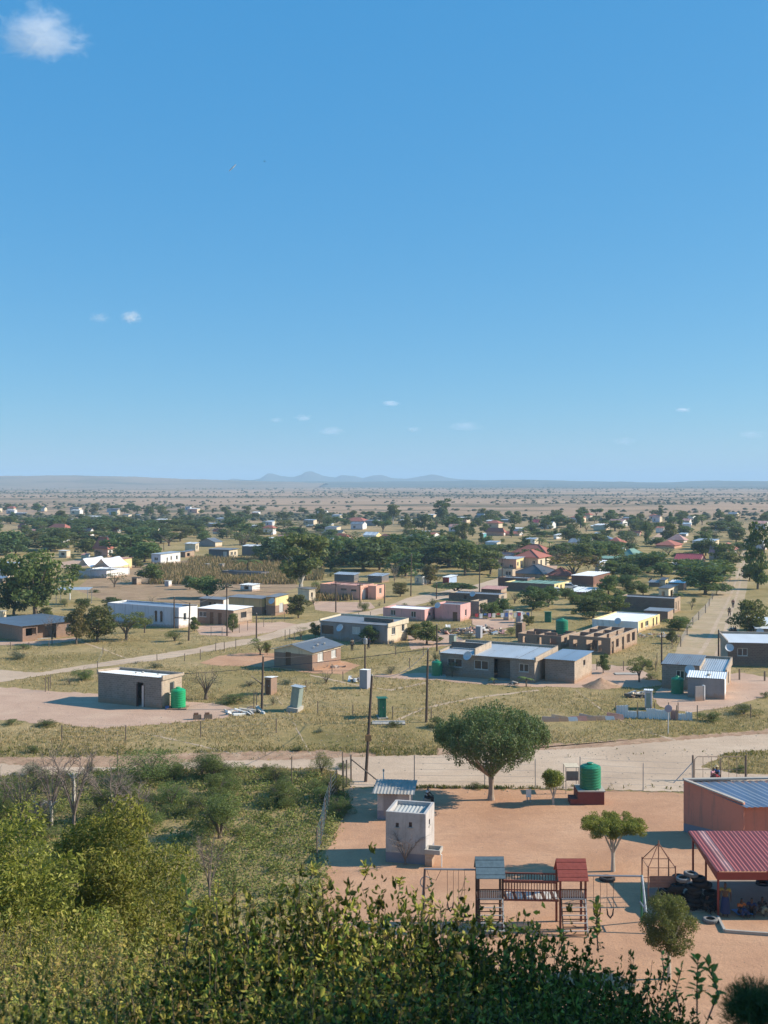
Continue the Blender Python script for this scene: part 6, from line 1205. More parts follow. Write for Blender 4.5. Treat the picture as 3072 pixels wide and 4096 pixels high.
# scrap sheet fence
t_ = empty('scrap_sheet_fence', GT('l', 350, 262), 0, 'low fence patched from white and grey scrap roofing sheets beside the latrine', 'fence'); o0 = t_.location; xs = [350, 450, 530, 610, 680, 750, 815, 880, 950, 1005]; fr2 = random.Random(2)
for a_, b_ in zip(xs, xs[1:]):
    A = GT('l', a_, 262 + (a_-350)*.035) - o0; B = GT('l', b_, 262 + (b_-350)*.035) - o0; hh = fr2.uniform(.6, 1.15) if a_ < 500 else fr2.uniform(.5, .95); dz = fr2.uniform(-.12,.12)
    mb = MB(); n = 8
    V_ = []; 
    for i in range(n+1):
        q = A.lerp(B, i/n); off = .03 if i % 2 else -.03; V_ += [q + Vector((0, off, 0)), q + Vector((fr2.uniform(-.05,.05), off + .05, hh + dz*i/n))]
    k = len(V_); V2 = [v + Vector((0,.015,0)) for v in V_]; fs = []
    for i in range(n): qd = (2*i, 2*i+2, 2*i+3, 2*i+1); fs += [qd, tuple(k+j for j in qd[::-1])]
    mb.add(V_ + V2, fs); mb.build('sheet', [R_WHITE, R_ZINC, R_WHITE, R_PINK][int(a_) % 4], t_)
for x in (345, 533, 680, 800, 882): q = GT('l', x, 268) - o0; MB().tube([q, q + Vector((0,0,1.5))], .045, 5).build('post', POST, t_)
t_ = empty('rubble_fence', GT('k', 1355, 300), 0, 'low grey wall of old sheets and brush left of the scrap sheet fence', 'fence'); o0 = t_.location
for i, x in enumerate(range(1360, 2000, 80)):
    A = GT('k', x, 298 - (x-1360)*.03) - o0; MB().hexa([(A.x,A.y,0),(A.x+1.7,A.y+.1,0),(A.x+1.7,A.y+.2,0),(A.x,A.y+.1,0)],[(A.x+.1,A.y+.1,.5+.2*math.sin(i*2)),(A.x+1.6,A.y+.2,.4+.2*math.sin(i*3.1)),(A.x+1.6,A.y+.26,.4+.2*math.sin(i*3.1)),(A.x+.1,A.y+.16,.5+.2*math.sin(i*2))]).build('sheet', [W_GREY, B_BEIGE, R_ZINC, R_PINK][i % 4], t_)
# ================================================================== LATRINES AND SMALL HUTS
def latrine(t, x, yb, w_, h_, wallm, roofm_, label, rz=-.35, tilt=0, base=None, door=True, name='latrine', dp=1.25, cat='latrine', roofd=.18):
    p = GT(t, x, yb); s = p.y / F * ZS; W_, H_ = w_ * s * .72, h_ * s; r_ = empty(name, p, rz, label, cat)
    z0 = 0
    if base: MB().box(-W_*.75, W_*.75, -.35, dp + .15, 0, base).build('footing', M_CONC, r_); z0 = base
    H_ -= z0; g_ = r_
    mb = MB(); T = .05
    mb.box(-W_/2, -W_/2+T, T, dp, z0, z0+H_); mb.box(W_/2-T, W_/2, T, dp, z0, z0+H_); mb.box(-W_/2, W_/2, dp, dp+T, z0, z0+H_-.1); mb.box(-W_/2, -W_/2+.14, 0, T, z0, z0+H_); mb.box(W_/2-.14, W_/2, 0, T, z0, z0+H_); mb.box(-W_/2+.14, W_/2-.14, 0, T, z0+H_-.2, z0+H_)
    wl_ = mb.build('wall', wallm, r_); dr = MB().box(-W_/2+.15, W_/2-.15, .015, .045, z0+.04, z0+H_-.21).build('door', wallm if door is True else door, r_)
    MB().box(W_/2-.3, W_/2-.24, -.03, .014, z0+H_*.5, z0+H_*.5+.12).build('handle', M_STEEL, dr)
    for z in (.5, 1.1, 1.7):
        if z < H_ - .1: MB().box(-W_/2+.002, W_/2-.002, -.012, -.001, z0+z, z0+z+.03).build('seam', wallm, r_) if wallm in (TANK_G,) else None
    o = r_; A = [(-W_/2-roofd, -roofd, z0+H_+.06), (W_/2+roofd, -roofd, z0+H_+.06), (W_/2+roofd, dp+roofd, z0+H_-.05), (-W_/2-roofd, dp+roofd, z0+H_-.05)]
    mb = MB(); corr(mb, *A, .15, .02); mb.build('roof', roofm_, r_)
    if tilt: r_.rotation_euler = (0, tilt, rz)
    return r_
M_LATG = plain('green_sheet_metal', (.03,.17,.1), .55, .2, 3, .2, .1); M_LATGR = plain('grey_green_sheet', (.3,.36,.33), .55, .2, 3, .4, .1); M_LATP = plain('plain_grey_panel', (.34,.33,.36), .7, .12)
latrine('j', 872, 210, 95, 215, M_LATGR, R_ZINC, 'leaning grey-green tin latrine on a concrete block', -.25, .13, .42)
slab_at(GT('k', 40, 310), 3.0, 1.4, .12, 'concrete slab before the dark green latrine', M_CONC, 'slab', 'slab')
latrine('k', -10, 270, 80, 172, M_LATG, M_LATG, 'dark green tin latrine on a low slab right of the leaning pole', .15, 0, .12)
latrine('f', 1480, 985, 95, 160, M_LATP, R_WHITE, 'plain grey latrine with white roof left of the nearest pole top', -.3, 0, None, M_LATP, roofd=.05)
latrine('f', 655, 1038, 85, 150, B_RED, R_WHITE, 'brick latrine with white roof beside the dark pole', -.4, 0, None, M_WOODD, roofd=.12)
latrine('l', 625, 195, 85, 165, W_LAV, R_WHITE, 'white-framed dark latrine behind the scrap sheet fence', -.25, 0, None, M_LATGR, roofd=.1)
latrine('g', 812, 548, 62, 102, M_LATP, R_WHITE, 'grey latrine between the rubbish and the long grey house', -.3, 0, None, M_LATP, roofd=.05)
latrine('g', 1095, 392, 62, 85, W_CREAM, R_WHITE, 'cream latrine left of its blue-edged neighbour', .6, 0, None, W_CREAM, roofd=.04)
latrine('g', 1160, 415, 62, 92, M_LATP, R_WHITE, 'blue-grey latrine with white edge right of the cream latrine', -.4, 0, None, M_LATP, roofd=.05)
latrine('g', 1415, 410, 75, 88, M_LATG, M_LATG, 'dark green latrine behind the roofless house', -.2); latrine('g', 583, 600, 62, 78, M_LATGR, R_GREY, 'small grey-green latrine behind the long grey house', -.3)
latrine('h', -250+400, -2000, 1, 1, M_LATG, M_LATG, 'x') if False else None
latrine('e', 1160, 82, 85, 60, B_BEIGE, R_DARK, 'tiny dark-roofed block hut below the white marquee', -.6, 0, None, M_WOODD, 'hut', cat='hut'); latrine('e', 1440, 100, 55, 50, W_WHT, R_WHITE, 'tiny white latrine standing in the maize', -.3, 0, None, M_LATP)
latrine('e', 1600, 90, 45, 55, M_LATGR, R_GREY, 'tiny dark hut at the right side of the maize', -.3, cat='hut', name='hut'); latrine('b', 120, 915, 26, 40, W_GREY, R_WHITE, 'tiny grey latrine left of its twin beyond the maize', -.3); latrine('b', 250, 925, 34, 48, W_GREY, R_WHITE, 'tiny grey latrine right of its twin beyond the maize', -.3)
latrine('g', 1165, 545, 85, 130, B_RED, B_ORANGE, 'roofless brick latrine left of the raw brick wing', -.5, 0, None, M_WOODD, roofd=.0); latrine('e', 115, 275, 45, 105, M_LATGR, R_WHITE, 'grey latrine among the green at the left edge', -.2); latrine('e', 8, 395, 60, 80, W_CREAM, R_WHITE, 'cream gate pillar hut at the left edge', 0, cat='hut', name='hut')
t_ = empty('roof_canopy', GT('e', 620, 260), 0, 'small sheet canopy on thin legs under the white mast', 'canopy')
mb = MB(); corr(mb, (-3,0,2.7), (3,0,2.7), (3,3,2.9), (-3,3,2.9), .3, .04); mb.build('roof_sheet', R_ZINC, t_)
for x in (-2.8, 2.8):
    for y in (.1, 2.9): MB().tube([(x,y,0), (x,y,2.75)], .06, 5).build('leg', M_STEEL, t_)
# ================================================================== YARD THINGS
def scatter_pile(name, loc, label, cat, n, rad, sz, mats, part, seed=0, long=2.5):
    r_ = random.Random(seed); t_ = empty(name, loc, 0, label, cat)
    for i in range(n):
        a = r_.uniform(0, 6.28); q = rad * math.sqrt(r_.random()); c = Vector((math.cos(a)*q, math.sin(a)*q*.6, r_.uniform(.02, .35)*(1-q/rad*.6)*2*sz)); d = Vector((r_.uniform(-1,1), r_.uniform(-1,1), r_.uniform(-.25,.35))).normalized() * sz * long * r_.uniform(.4,1)
        MB().bar(c - d/2, c + d/2, sz*r_.uniform(.12,.5), sz*r_.uniform(.05,.3)).build(part, mats[i % len(mats)], t_)
    return t_
scatter_pile('timber_pile', GT('j', 460, 222), 'heap of old grey timber and sheets at the end of the bare yard', 'pile', 26, 1.7, .7, [BARK_L, M_WHITE, POST, R_GREY], 'plank', 1)
scatter_pile('rubbish_heap', GT('g', 730, 500), 'long heap of scrap, boards and cloth behind the pink houses', 'pile', 70, 5.2, 1.0, [W_WHT, R_PINK, POST, W_GREY, R_ZINC, B_RED], 'scrap', 2, 1.6)
scatter_pile('rubbish_heap', GT('g', 880, 480), 'second scrap heap under the washing line', 'pile', 34, 3, .9, [W_WHT, POST, R_PINK], 'scrap', 3, 1.5); scatter_pile('rubbish_heap', GT('f', 1235, 800), 'white rubbish bags against the sunny wall of the gable cottage', 'pile', 16, 1.2, .6, [W_WHT, W_GREY], 'bag', 4, 1)
scatter_pile('brick_heap', GT('h', 690, 530), 'broken bricks heaped right of the roofless house', 'pile', 40, 3.4, .6, [B_ORANGE, M_CONC, W_WHT], 'block', 5, 1.3); scatter_pile('plank_heap', GT('f', 1405, 920), 'white boards lying beside the plain grey latrine', 'pile', 12, .9, .7, [M_WHITE, W_GREY], 'plank', 6, 1.8)
scatter_pile('brush_heap', GT('l', 540, 80), 'pale torn sheets hanging on brush left of the white-framed latrine', 'pile', 26, 1.2, .9, [W_WHT, POST, W_CREAM], 'sheet', 7, 1.4); scatter_pile('brick_stack', GT('g', 1120, 945), 'short stack of pale blocks before the long grey house', 'pile', 12, .5, .6, [B_BEIGE, M_CONC], 'block', 8, 1)
mb = MB(); r_ = np.random.default_rng(4); V_ = []; Fc_ = []; n_ = 18
for j in range(7):
    for i in range(n_): a = 6.283*i/n_; q = (1-j/6)*1.9*(1+.12*math.sin(3*a+1)); V_.append((math.cos(a)*q*1.15, math.sin(a)*q*.8, .95*(j/6)**1.1 + r_.normal(0,.02)))
for j in range(6):
    for i in range(n_): Fc_.append((j*n_+i, j*n_+(i+1)%n_, (j+1)*n_+(i+1)%n_, (j+1)*n_+i))
o = link_mesh('earth_heap', np_mesh('earth_heap', V_, Fc_, M_BANK, True)); o.location = GT('h', 215, 965); tag(o, 'conical heap of building sand beside the clipped round tree', 'heap')
for i, (t, x, y, lb) in enumerate([('j', 45, 275, 'left'), ('j', 140, 272, 'right')]):
    s_ = empty('wooden_block', GT(t, x, y), .3, lb + ' brown wooden block of the pair on the bare yard', 'block'); MB().box(-.35,.35,-.2,.2,0,.42).build('block', POST, s_); MB().box(-.3,.1,-.15,.15,.42,.6).build('top_log', M_WOODD, s_)
o = empty('wash_basin_bucket', GT('i', 1445, 188), 0, 'small blue bucket beside the bright green tank', 'bucket'); MB().lathe([(.15,0),(.2,.3),(.18,.3),(.13,.03)], 12).build('bucket', plain('blue_plastic', (.05,.15,.4), .5, .1), o)
# washing line
wl = empty('washing_line', GT('g', 760, 440), .2, 'washing line hung with red, white and blue clothes behind the bright pink block', 'washing line')
for x in (0, 9.5): MB().tube([(x,0,0), (x,0,2)], .05, 5).build('post', POST, wl)
MB().tube([(0,0,1.95), (4.7,0,1.8), (9.5,0,1.95)], .01, 3).build('line', WIRE, wl)
for i in range(13):
    x = .5 + i*.68; hh = .5 + .25*math.sin(i*2.2); c = [(.5,.06,.07),(.7,.7,.7),(.08,.15,.4),(.55,.3,.4),(.75,.7,.6)][i % 5]
    MB().hexa([(x,-.02,1.84-hh),(x+.5,.03,1.84-hh),(x+.5,.05,1.84-hh),(x,0,1.84-hh)], [(x,-.01,1.85),(x+.5,-.01,1.85),(x+.5,.01,1.85),(x,.01,1.85)]).build('garment', plain('cloth_%d' % (i % 5), c, .9, .1), wl)
# road sign
p = GT('l', 797, 400); t_ = empty('road_sign', p, 0, 'round road sign seen from behind on a white and grey post', 'sign'); hh = 3.3
hz = (400-200)*ZS/(F/p.y)
MB().tube([(0,0,0), (0,0,hz+.25)], .045, 8).build('post', plain('sign_post', (.55,.55,.55), .6, .2, 6), t_); d_ = MB().lathe([(.32,0), (.33,.01), (.33,.03), (.31,.04)], 24).build('disc', plain('sign_back', (.32,.3,.36), .5, .1), t_); d_.location = (0,-.06,hz+.2); d_.rotation_euler = (R(90),0,0)
d2 = MB().lathe([(.3,0),(.3,.006)], 24).build('rim_ring', plain('sign_grey', (.45,.42,.46), .5, .1), t_); d2.location = (0,-.075,hz+.2); d2.rotation_euler = (R(90),0,0)
# white notice on two legs
p = GT('k', 1250, 992); t_ = empty('notice_board', p, 0, 'small white blank board on two thick legs beside the clipped round tree', 'sign'); s_ = p.y/F*ZS
MB().box(-22*s_, 22*s_, -.03, .03, 45*s_, 110*s_).build('board', M_WHITE, t_)
for x in (-13, 13): MB().box((x-4)*s_, (x+4)*s_, -.05, .05, 0, 44*s_).build('leg', M_CONC, t_)
# frame stand left of tank
p = GT('k', 1572, 918); t_ = empty('metal_frame_stand', p, 0, 'metal frame with pale sheet panel left of the big green tank', 'frame'); s_ = p.y/F*ZS; Wd = 112*s_; Ht = 225*s_
for x in (0, Wd):
    for y in (0, 1.1): MB().tube([(x,y,0), (x,y,Ht)], .025, 6).build('leg', M_STEEL, t_)
MB().box(-.03, Wd+.03, -.03, 1.15, Ht, Ht+.04).build('top_panel', W_CREAM, t_); MB().box(.04, Wd-.04, .02, .04, Ht*.5, Ht*.86).build('mesh_panel', R_GREY, t_)
# standing grey panel on the yard at right
p = GT('l', 1075, 118); t_ = empty('concrete_trough_panel', p, .3, 'upright grey panel with white edge on the yard before the whitewashed annex', 'panel'); MB().box(-.55,.4,0,.12,0,1.5).build('panel', W_GREY, t_); MB().box(.402,.55,-.02,.3,0,1.55).build('edge', W_WHT, t_)
# benches and small bits
slab_at(GT('h', 435, 858), 2.6, 1.2, .1, 'round pale slab beside the loose green tree', M_CONC, 'slab', 'slab')
# ================================================================== TOILET TOWER + STORE
W_TOI = plain('whitewashed_plaster', (.46,.43,.41), .9, .28, .8); W_TOIB = plain('blue_grey_band', (.24,.235,.27), .9, .15)
HOUSES_TOILET = 1
r_, L_, W_, h_ = house('toilet block', 'tall whitewashed toilet block with ribbed roof sheets sunk behind its parapet', 'k', (360,1535), 15, 425, 1095, 'parapet', W_TOI, W_TOI, roofm('old_ribbed_sheet', (.5,.5,.47), (.3,.26,.22), .4, .8, .1), 14, fo=[(.25,.33,.7,.79,'k'),(.58,.66,.72,.82,'k')], so=[(.35,.5,.68,.8,'k')], W=2.5, band=(.2, W_TOIB), cat='toilet block', name='toilet_block')
MB().box(.01, .42, -.25, .45, 0, .75).build('wash_pedestal', B_BEIGE, r_); mb = MB(); mb.box(.002,.9,-.35,-.27,.75,1.0); mb.box(.002,.9,.47,.55,.75,1.0); mb.box(.002,.08,-.27,.47,.75,1.0); mb.box(.82,.9,-.27,.47,.75,1.0); mb.box(.08,.82,-.27,.47,.75,.8); mb.build('wash_trough', M_CONC, r_)
MB().tube([(.95,-.1,0), (.95,-.1,.7), (.86,-.1,.74)], .035, 6).build('drain_pipe', M_WHITE, r_)
r_, L_, W_, h_ = house('grey-roofed store', 'low white store with overhanging grey sheet roof behind the toilet block', 'k', (222,1150), -58, 245, 925, 'flat', W_TOI, W_TOI, roofm('pale_store_sheet', (.37,.35,.32), (.3,.26,.21), .45, .9, 0), 6, W=2.2, slope=.2, over=.32, band=(.35, W_TOIB), cat='store', name='store_hut')
MB().box(-L_*.8, -L_*.4, -.04, -.003, .3, 1.7).build('door', W_GREY, r_)
p = GT('k', 15+0, 850); pole('j', 1655, 720, 'j', 1655, 985, 'white pipe standing behind the low store', 0, .05, M_WHITE)
# ================================================================== SCHOOL BUILDING (right)
sc = empty('school_building', (18.8, 70.6, 0), 0, 'terracotta school building with sloping ribbed zinc roof at the right edge', 'school'); A = Vector((0,0,0)); B = Vector((2.85,-2.85,0)); C_ = B + Vector((11,1.0,0)); D_ = Vector((13.5,.8,0))
def prism_wall(P0, P1, z0, h0, h1, t, name, mat, holes=()):
    d = (P1-P0).normalized(); n = Vector((-d.y, d.x, 0)) * t
    L = (P1-P0).length; mb = MB()
    rt = lambda s: z0 if False else h0 + (h1-h0)*s/L
    xs = sorted({0,L} | {q for h in holes for q in h[:2]})
    for a_, b_ in zip(xs, xs[1:]):
        m_ = (a_+b_)/2; hs = [h for h in holes if h[0] < m_ < h[1]]; segs = [(z0, None)] if not hs else [(z0, hs[0][2]), (hs[0][3], None)]
        for s0, s1 in segs:
            qa, qb = P0 + d*a_, P0 + d*b_; ta, tb_ = (rt(a_), rt(b_)) if s1 is None else (s1, s1)
            mb.hexa([qa+Vector((0,0,s0)), qb+Vector((0,0,s0)), qb+n+Vector((0,0,s0)), qa+n+Vector((0,0,s0))], [qa+Vector((0,0,ta)), qb+Vector((0,0,tb_)), qb+n+Vector((0,0,tb_)), qa+n+Vector((0,0,ta))])
    return mb.build(name, mat, sc)
prism_wall(A, B, .55, 3.25, 2.62, .2, 'wall', W_SCHOOL); prism_wall(A, B, 0, .55, .55, .2, 'wall_base', W_TOIB)
prism_wall(B + Vector((.15,.15,0)), C_, .55, 2.45, 2.45, .2, 'wall', W_SCHOOL, [(2.05,2.9,.9,2.0),(4.5,5.5,.9,2.0)]); prism_wall(B + Vector((.15,.15,0)), C_, 0, .55, .55, .2, 'wall_base', W_TOIB)
prism_wall(D_, A + Vector((.2,.0,0)), 0, 3.1, 3.1, .2, 'wall', W_SCHOOL); prism_wall(C_, D_, 0, 2.4, 3.1, .2, 'wall', W_SCHOOL)
d = (C_-B).normalized()
for s0 in (2.2, 4.65):
    o = MB().box(0,.85,.05,.1,.9,2.0).build('window', M_DKFRAME, sc); q = B + d*s0; o.location = q; o.rotation_euler = (0,0,math.atan2(d.y,d.x))
    for k in range(5): MB().box(.08+k*.17,.1+k*.17,.0,.049,.95,1.95).build('bar', M_STEEL, o)
R_SCH = roofm('school_zinc', (.33,.38,.45), (.4,.42,.44), .35, .4, .6)
n = 9
for i in range(n):
    u0, u1 = i/n, (i+1)/n; fA = A + Vector((.15,-.05,3.12)); fD = D_ + Vector((.3,.1,3.12)); fB = B + Vector((.1,-.28,2.42)); fC = C_ + Vector((.3,-.3,2.42))
    a0, a1, b0, b1 = fA.lerp(fD, u0), fA.lerp(fD, u1), fB.lerp(fC, u0), fB.lerp(fC, u1); mb = MB(); corr(mb, b0, b1, a1, a0, .34, .045); mb.build('roof_sheet', R_SCH, sc)
MB().bar(A + Vector((0,.05,3.28)), D_ + Vector((.3,.1,3.28)), .3, .1).build('roof_coping', M_CONC, sc); MB().bar(A + Vector((.05,-.1,3.3)), B + Vector((0,-.02,2.67)), .24, .08).build('roof_coping', M_CONC, sc)
# gate and fence by the school
gt = empty('school_gate', GT('l', 1010, 803), 0, 'double pipe gate with rounded top corners beyond the school roof', 'gate'); o0 = gt.location; gm = plain('gate_pipe', (.35,.24,.18), .7, .2)
def leaf_gate(x0, x1):
    A_ = GT('l', x0, 803) - o0; B_ = GT('l', x1, 803) - o0; h_ = 1.75; g_ = MB().tube([A_, A_+Vector((0,0,h_-.2)), A_+Vector((.2,0,h_)), B_+Vector((-.2,0,h_)), B_+Vector((0,0,h_-.2)), B_], .03, 6).build('gate_leaf', gm, gt)
    for u in (.33,.66): q = A_.lerp(B_, u); MB().tube([q, q+Vector((0,0,h_))], .018, 5).build('upright', gm, g_)
    MB().tube([A_+Vector((0,0,.8)), B_+Vector((0,0,.8))], .018, 5).build('rail', gm, g_)
leaf_gate(1025, 1243); leaf_gate(1252, 1460)
for x in (1010, 1468): q = GT('l', x, 803) - o0; MB().tube([q, q+Vector((0,0,1.85))], .07, 8).build('gate_post', POST, gt)
q = GT('l', 1005, 803) - o0; MB().bar(q+Vector((0,0,1.3)), q+Vector((-1.6,-.8,0)), .05).build('brace', M_STEEL, gt)
# ================================================================== PAVILION
M_REDP = plain('red_post', (.3,.06,.045), .6, .2); RR1 = roofm('red_corrugated', (.33,.085,.08), (.26,.09,.075), .35, .6, .1); RR2 = roofm('faded_red_corrugated', (.5,.28,.26), (.36,.15,.13), .5, .65, .1)
pv = empty('shade_pavilion', (16.9, 56.9, 0), 0, 'open play pavilion with red corrugated roof on red posts at the right edge', 'pavilion'); x0, x1 = -.12, 15.5; y0, y1 = -.25, 5.1; z0, z1 = 2.35, 2.72  # unseen right part of the roof lengthened to keep sun off the floor
n = 36; wd = (x1-x0)/n
for i in range(n):
    a_ = x0 + i*wd; mb = MB(); corr(mb, (a_, y0, z0), (a_+wd+.03, y0, z0), (a_+wd+.03, y1, z1), (a_, y1, z1), .16, .03); mb.build('roof_sheet', RR2 if i in (1, 13) else RR1, pv)
MB().box(x0, x1, y0-.03, y0-.002, z0-.42, z0-.03).build('fascia', M_REDP, pv); MB().hexa([(x0-.03,y0,z0-.4),(x0-.002,y0,z0-.4),(x0-.002,y1,z1-.1),(x0-.03,y1,z1-.1)], [(x0-.03,y0,z0-.02),(x0-.002,y0,z0-.02),(x0-.002,y1,z1-.02),(x0-.03,y1,z1-.02)]).build('fascia', M_REDP, pv)
for x, y in [(0,0),(0.02,4.7),(.3,3.2),(4.1,4.7),(4.1,0),(8.6,0),(8.6,4.7),(15,0),(15,4.7)]: MB().box(x-.045,x+.045,y-.045,y+.045,0,z0+(z1-z0)*(y-y0)/(y1-y0)-.02).build('post', M_REDP, pv)
for y in (.1,1.7,3.3,4.8): MB().box(x0,x1,y-.03,y+.03,z0+(z1-z0)*(y-y0)/(y1-y0)-.1,z0+(z1-z0)*(y-y0)/(y1-y0)-.03).build('rafter', M_REDP, pv)
o = MB().box(-1.6, 15.6, .6, 5.0, 0, .06).build('pavilion_slab', plain('shade_darkened_slab', (.3,.24,.19), .95, .2, 1)); o.location = pv.location; tag(o, 'grey concrete floor slab under the red pavilion', 'slab')  # floor colour darkened to stand in for shade under the roof
cb = empty('sandpit_curb', GT('p', 1225, 810), 0, 'bent concrete curb on the sand before the pavilion', 'curb'); o0 = cb.location
for a_, b_ in (((1225,810),(1285,930)), ((1285,930),(1480,945)), ((1480,945),(1700,960))): MB().bar(GT('p', *a_) - o0 + Vector((0,0,.08)), GT('p', *b_) - o0 + Vector((0,0,.08)), .12, .16).build('curb_stone', M_CONC, cb)
# ================================================================== TYRES
RUB = plain('tyre_rubber', (.035,.034,.036), .8, .25, 3, 0, .4); RUBL = plain('dusty_rubber', (.2,.19,.18), .9, .25, 3, 0, .4)
def tyre(loc, label, d=.62, rot=(0,0,0), mat=RUB, group='old tyres'):
    t_ = empty('tyre', loc, 0, label, 'tyre', group); t_.rotation_euler = rot; r_ = d/2; mb = MB(); b_ = len(mb.v); n, m_ = 26, 10; prof = [(r_*.58,-.07),(r_*.62,-.095),(r_*.85,-.1),(r_*.97,-.075),(r_,-.03),(r_,.03),(r_*.97,.075),(r_*.85,.1),(r_*.62,.095),(r_*.58,.07)]
    vs = []; fs = []
    for i in range(n):
        a = 6.283*i/n
        for q, z in prof: vs.append((q*math.cos(a), q*math.sin(a), z+.1))
    m_ = len(prof)
    for i in range(n):
        for j in range(m_-1): fs.append((i*m_+j, ((i+1)%n)*m_+j, ((i+1)%n)*m_+j+1, i*m_+j+1))
    mb.add(vs, fs); c_ = mb.build('casing', mat, t_); mb = MB()
    for i in range(24):
        a = 6.283*i/24; c, s = math.cos(a), math.sin(a); mb.hexa([(c*r_*.99-s*.02, s*r_*.99+c*.02, .04),(c*r_*.99+s*.02, s*r_*.99-c*.02, .04),(c*(r_+.012)+s*.02, s*(r_+.012)-c*.02, .04),(c*(r_+.012)-s*.02, s*(r_+.012)+c*.02, .04)],[(c*r_*.99-s*.02, s*r_*.99+c*.02, .16),(c*r_*.99+s*.02, s*r_*.99-c*.02, .16),(c*(r_+.012)+s*.02, s*(r_+.012)-c*.02, .16),(c*(r_+.012)-s*.02, s*(r_+.012)+c*.02, .16)])
    mb.build('tread', mat, c_, 'stuff'); return t_
tyre(GT('p', 1160, 838), 'dusty pale tyre lying on open sand beside the pavilion post', .75, mat=RUBL); tyre(GT('p', 270, 478), 'dark tyre lying flat behind the right swings', .85); tyre(GT('p', 1610, 520), 'tyre lying behind the pavilion at the right edge', .7, (.3,0,0))
hp = GT('p', 1000, 760); tr2 = random.Random(9)
for zi, (z, n_) in enumerate([(0, 9), (.21, 8), (.42, 7), (.63, 5), (.84, 4), (1.05, 3), (1.26, 2), (1.47, 2), (1.68, 1)]):
    for i in range(n_):
        x = -1.4 + 2.9*(i+.5)/n_ + tr2.uniform(-.15,.15); x = x * (1 - z*.25) + .1; y = .6 + tr2.uniform(-.2,.9)
        tyre(hp + Vector((x, y, z)), ('only' if n_ == 1 else ['leftmost','second','third','fourth','fifth','sixth','seventh','eighth','ninth'][i]) + ' tyre from the left in the ' + ['bottom','second','third','fourth','fifth','sixth','seventh','eighth','top'][zi] + ' layer of the tyre heap', .72, (tr2.uniform(-.12,.12), tr2.uniform(-.12,.12), 0), group='tyres heaped beside the pavilion', mat=RUBL if zi > 6 and i == 0 else RUB)
# ================================================================== PLAYGROUND
M_BLUEW = plain('blue_grey_planks', (.13,.19,.22), .85, .3, 5, 0, .4); M_REDW = plain('red_planks', (.34,.08,.06), .85, .3, 5, 0, .4); M_DWOOD = plain('dark_timber', (.1,.055,.04), .9, .3, 4, 0, .4); M_REDT = plain('red_timber', (.24,.08,.055), .9, .3, 4); M_WHT2 = plain('chipped_white', (.6,.58,.54), .8, .25, 9)
pg = empty('playground_tower', (4.56, 55.0, 0), 0, 'wooden climbing frame, two roofed towers joined by a railed bridge', 'climbing frame')
def ptower(x0, w_, roofmat, rmname, zr0, zr1, postmat):
    d = 1.25
    for x in (x0+.06, x0+w_-.06):
        for y in (0, d): MB().box(x-.05,x+.05,y-.05,y+.05,0,zr0+.05).build('post', postmat, pg)
    for side in (0, 1):                               # plank roof: two slopes, plank by plank
        for k in range(6):
            u0, u1 = k/6, (k+1)/6-.015
            ya, yb = (-.2 + (d/2+.2)*u0, -.2 + (d/2+.2)*u1) if side == 0 else (d+.2-(d/2+.2)*u0, d+.2-(d/2+.2)*u1); za, zb = zr0 + (zr1-zr0)*u0, zr0 + (zr1-zr0)*u1; lift = .012*(k % 2)
            q = sorted([(ya,za),(yb,zb)]); 
            MB().hexa([(x0-.06,q[0][0],q[0][1]+lift),(x0+w_+.06,q[0][0],q[0][1]+lift),(x0+w_+.06,q[1][0],q[1][1]+lift),(x0-.06,q[1][0],q[1][1]+lift)], [(x0-.06,q[0][0],q[0][1]+.03+lift),(x0+w_+.06,q[0][0],q[0][1]+.03+lift),(x0+w_+.06,q[1][0],q[1][1]+.03+lift),(x0-.06,q[1][0],q[1][1]+.03+lift)]).build('roof_plank', roofmat, pg)
    for k in range(6): MB().box(x0+.02,x0+w_-.02,.05+k*.2,.05+k*.2+.17,1.5,1.55).build('deck_plank', M_DWOOD, pg)
    MB().box(x0,x0+w_,-.05,-.01,1.56,1.62).build('rail', M_WHT2, pg); MB().box(x0,x0+w_,-.05,-.01,2.02,2.07).build('rail', M_DWOOD, pg)
    for k in range(11): MB().box(x0+.1+k*(w_-.2)/10.5,x0+.13+k*(w_-.2)/10.5,-.04,-.02,1.62,2.02).build('baluster', M_WHT2, pg)
    for k in range(9): MB().bar((x0+.1,-.75+k*.075,.12+k*.16),(x0+w_*.95,-.75+k*.075,.12+k*.16),.04).build('ladder_rung', M_WHT2 if k%2 else M_DWOOD, pg)
    for x in (x0+.1, x0+w_*.95): MB().bar((x,-.78,0),(x,-.02,1.6),.06).build('ladder_rail', M_WHT2 if x > x0+.5 else M_DWOOD, pg)
ptower(0, 1.3, M_BLUEW, 'b', 2.62, 3.42, M_DWOOD); ptower(4.0, 1.35, M_REDW, 'r', 2.5, 3.32, M_REDT)
for y in (.1, 1.15):
    for z in (1.5, 2.45): MB().bar((1.3,y,z),(4.0,y,z-.05),.07).build('bridge_rail', M_REDT, pg)
    MB().bar((1.3,y,2.0),(4.0,y,1.95),.05).build('bridge_rail', M_REDT, pg)
    for k in range(19): x = 1.4+k*.14; MB().bar((x,y,1.5),(x,y,2.42 - (0 if y<1 else .02)),.035).build('bridge_baluster', M_REDT if y < 1 else M_DWOOD, pg)
for k in range(17): x = 1.36+k*.156; MB().box(x,x+.13,.13,1.12,1.5,1.54).build('bridge_plank', M_WHT2 if k % 3 else M_DWOOD, pg)
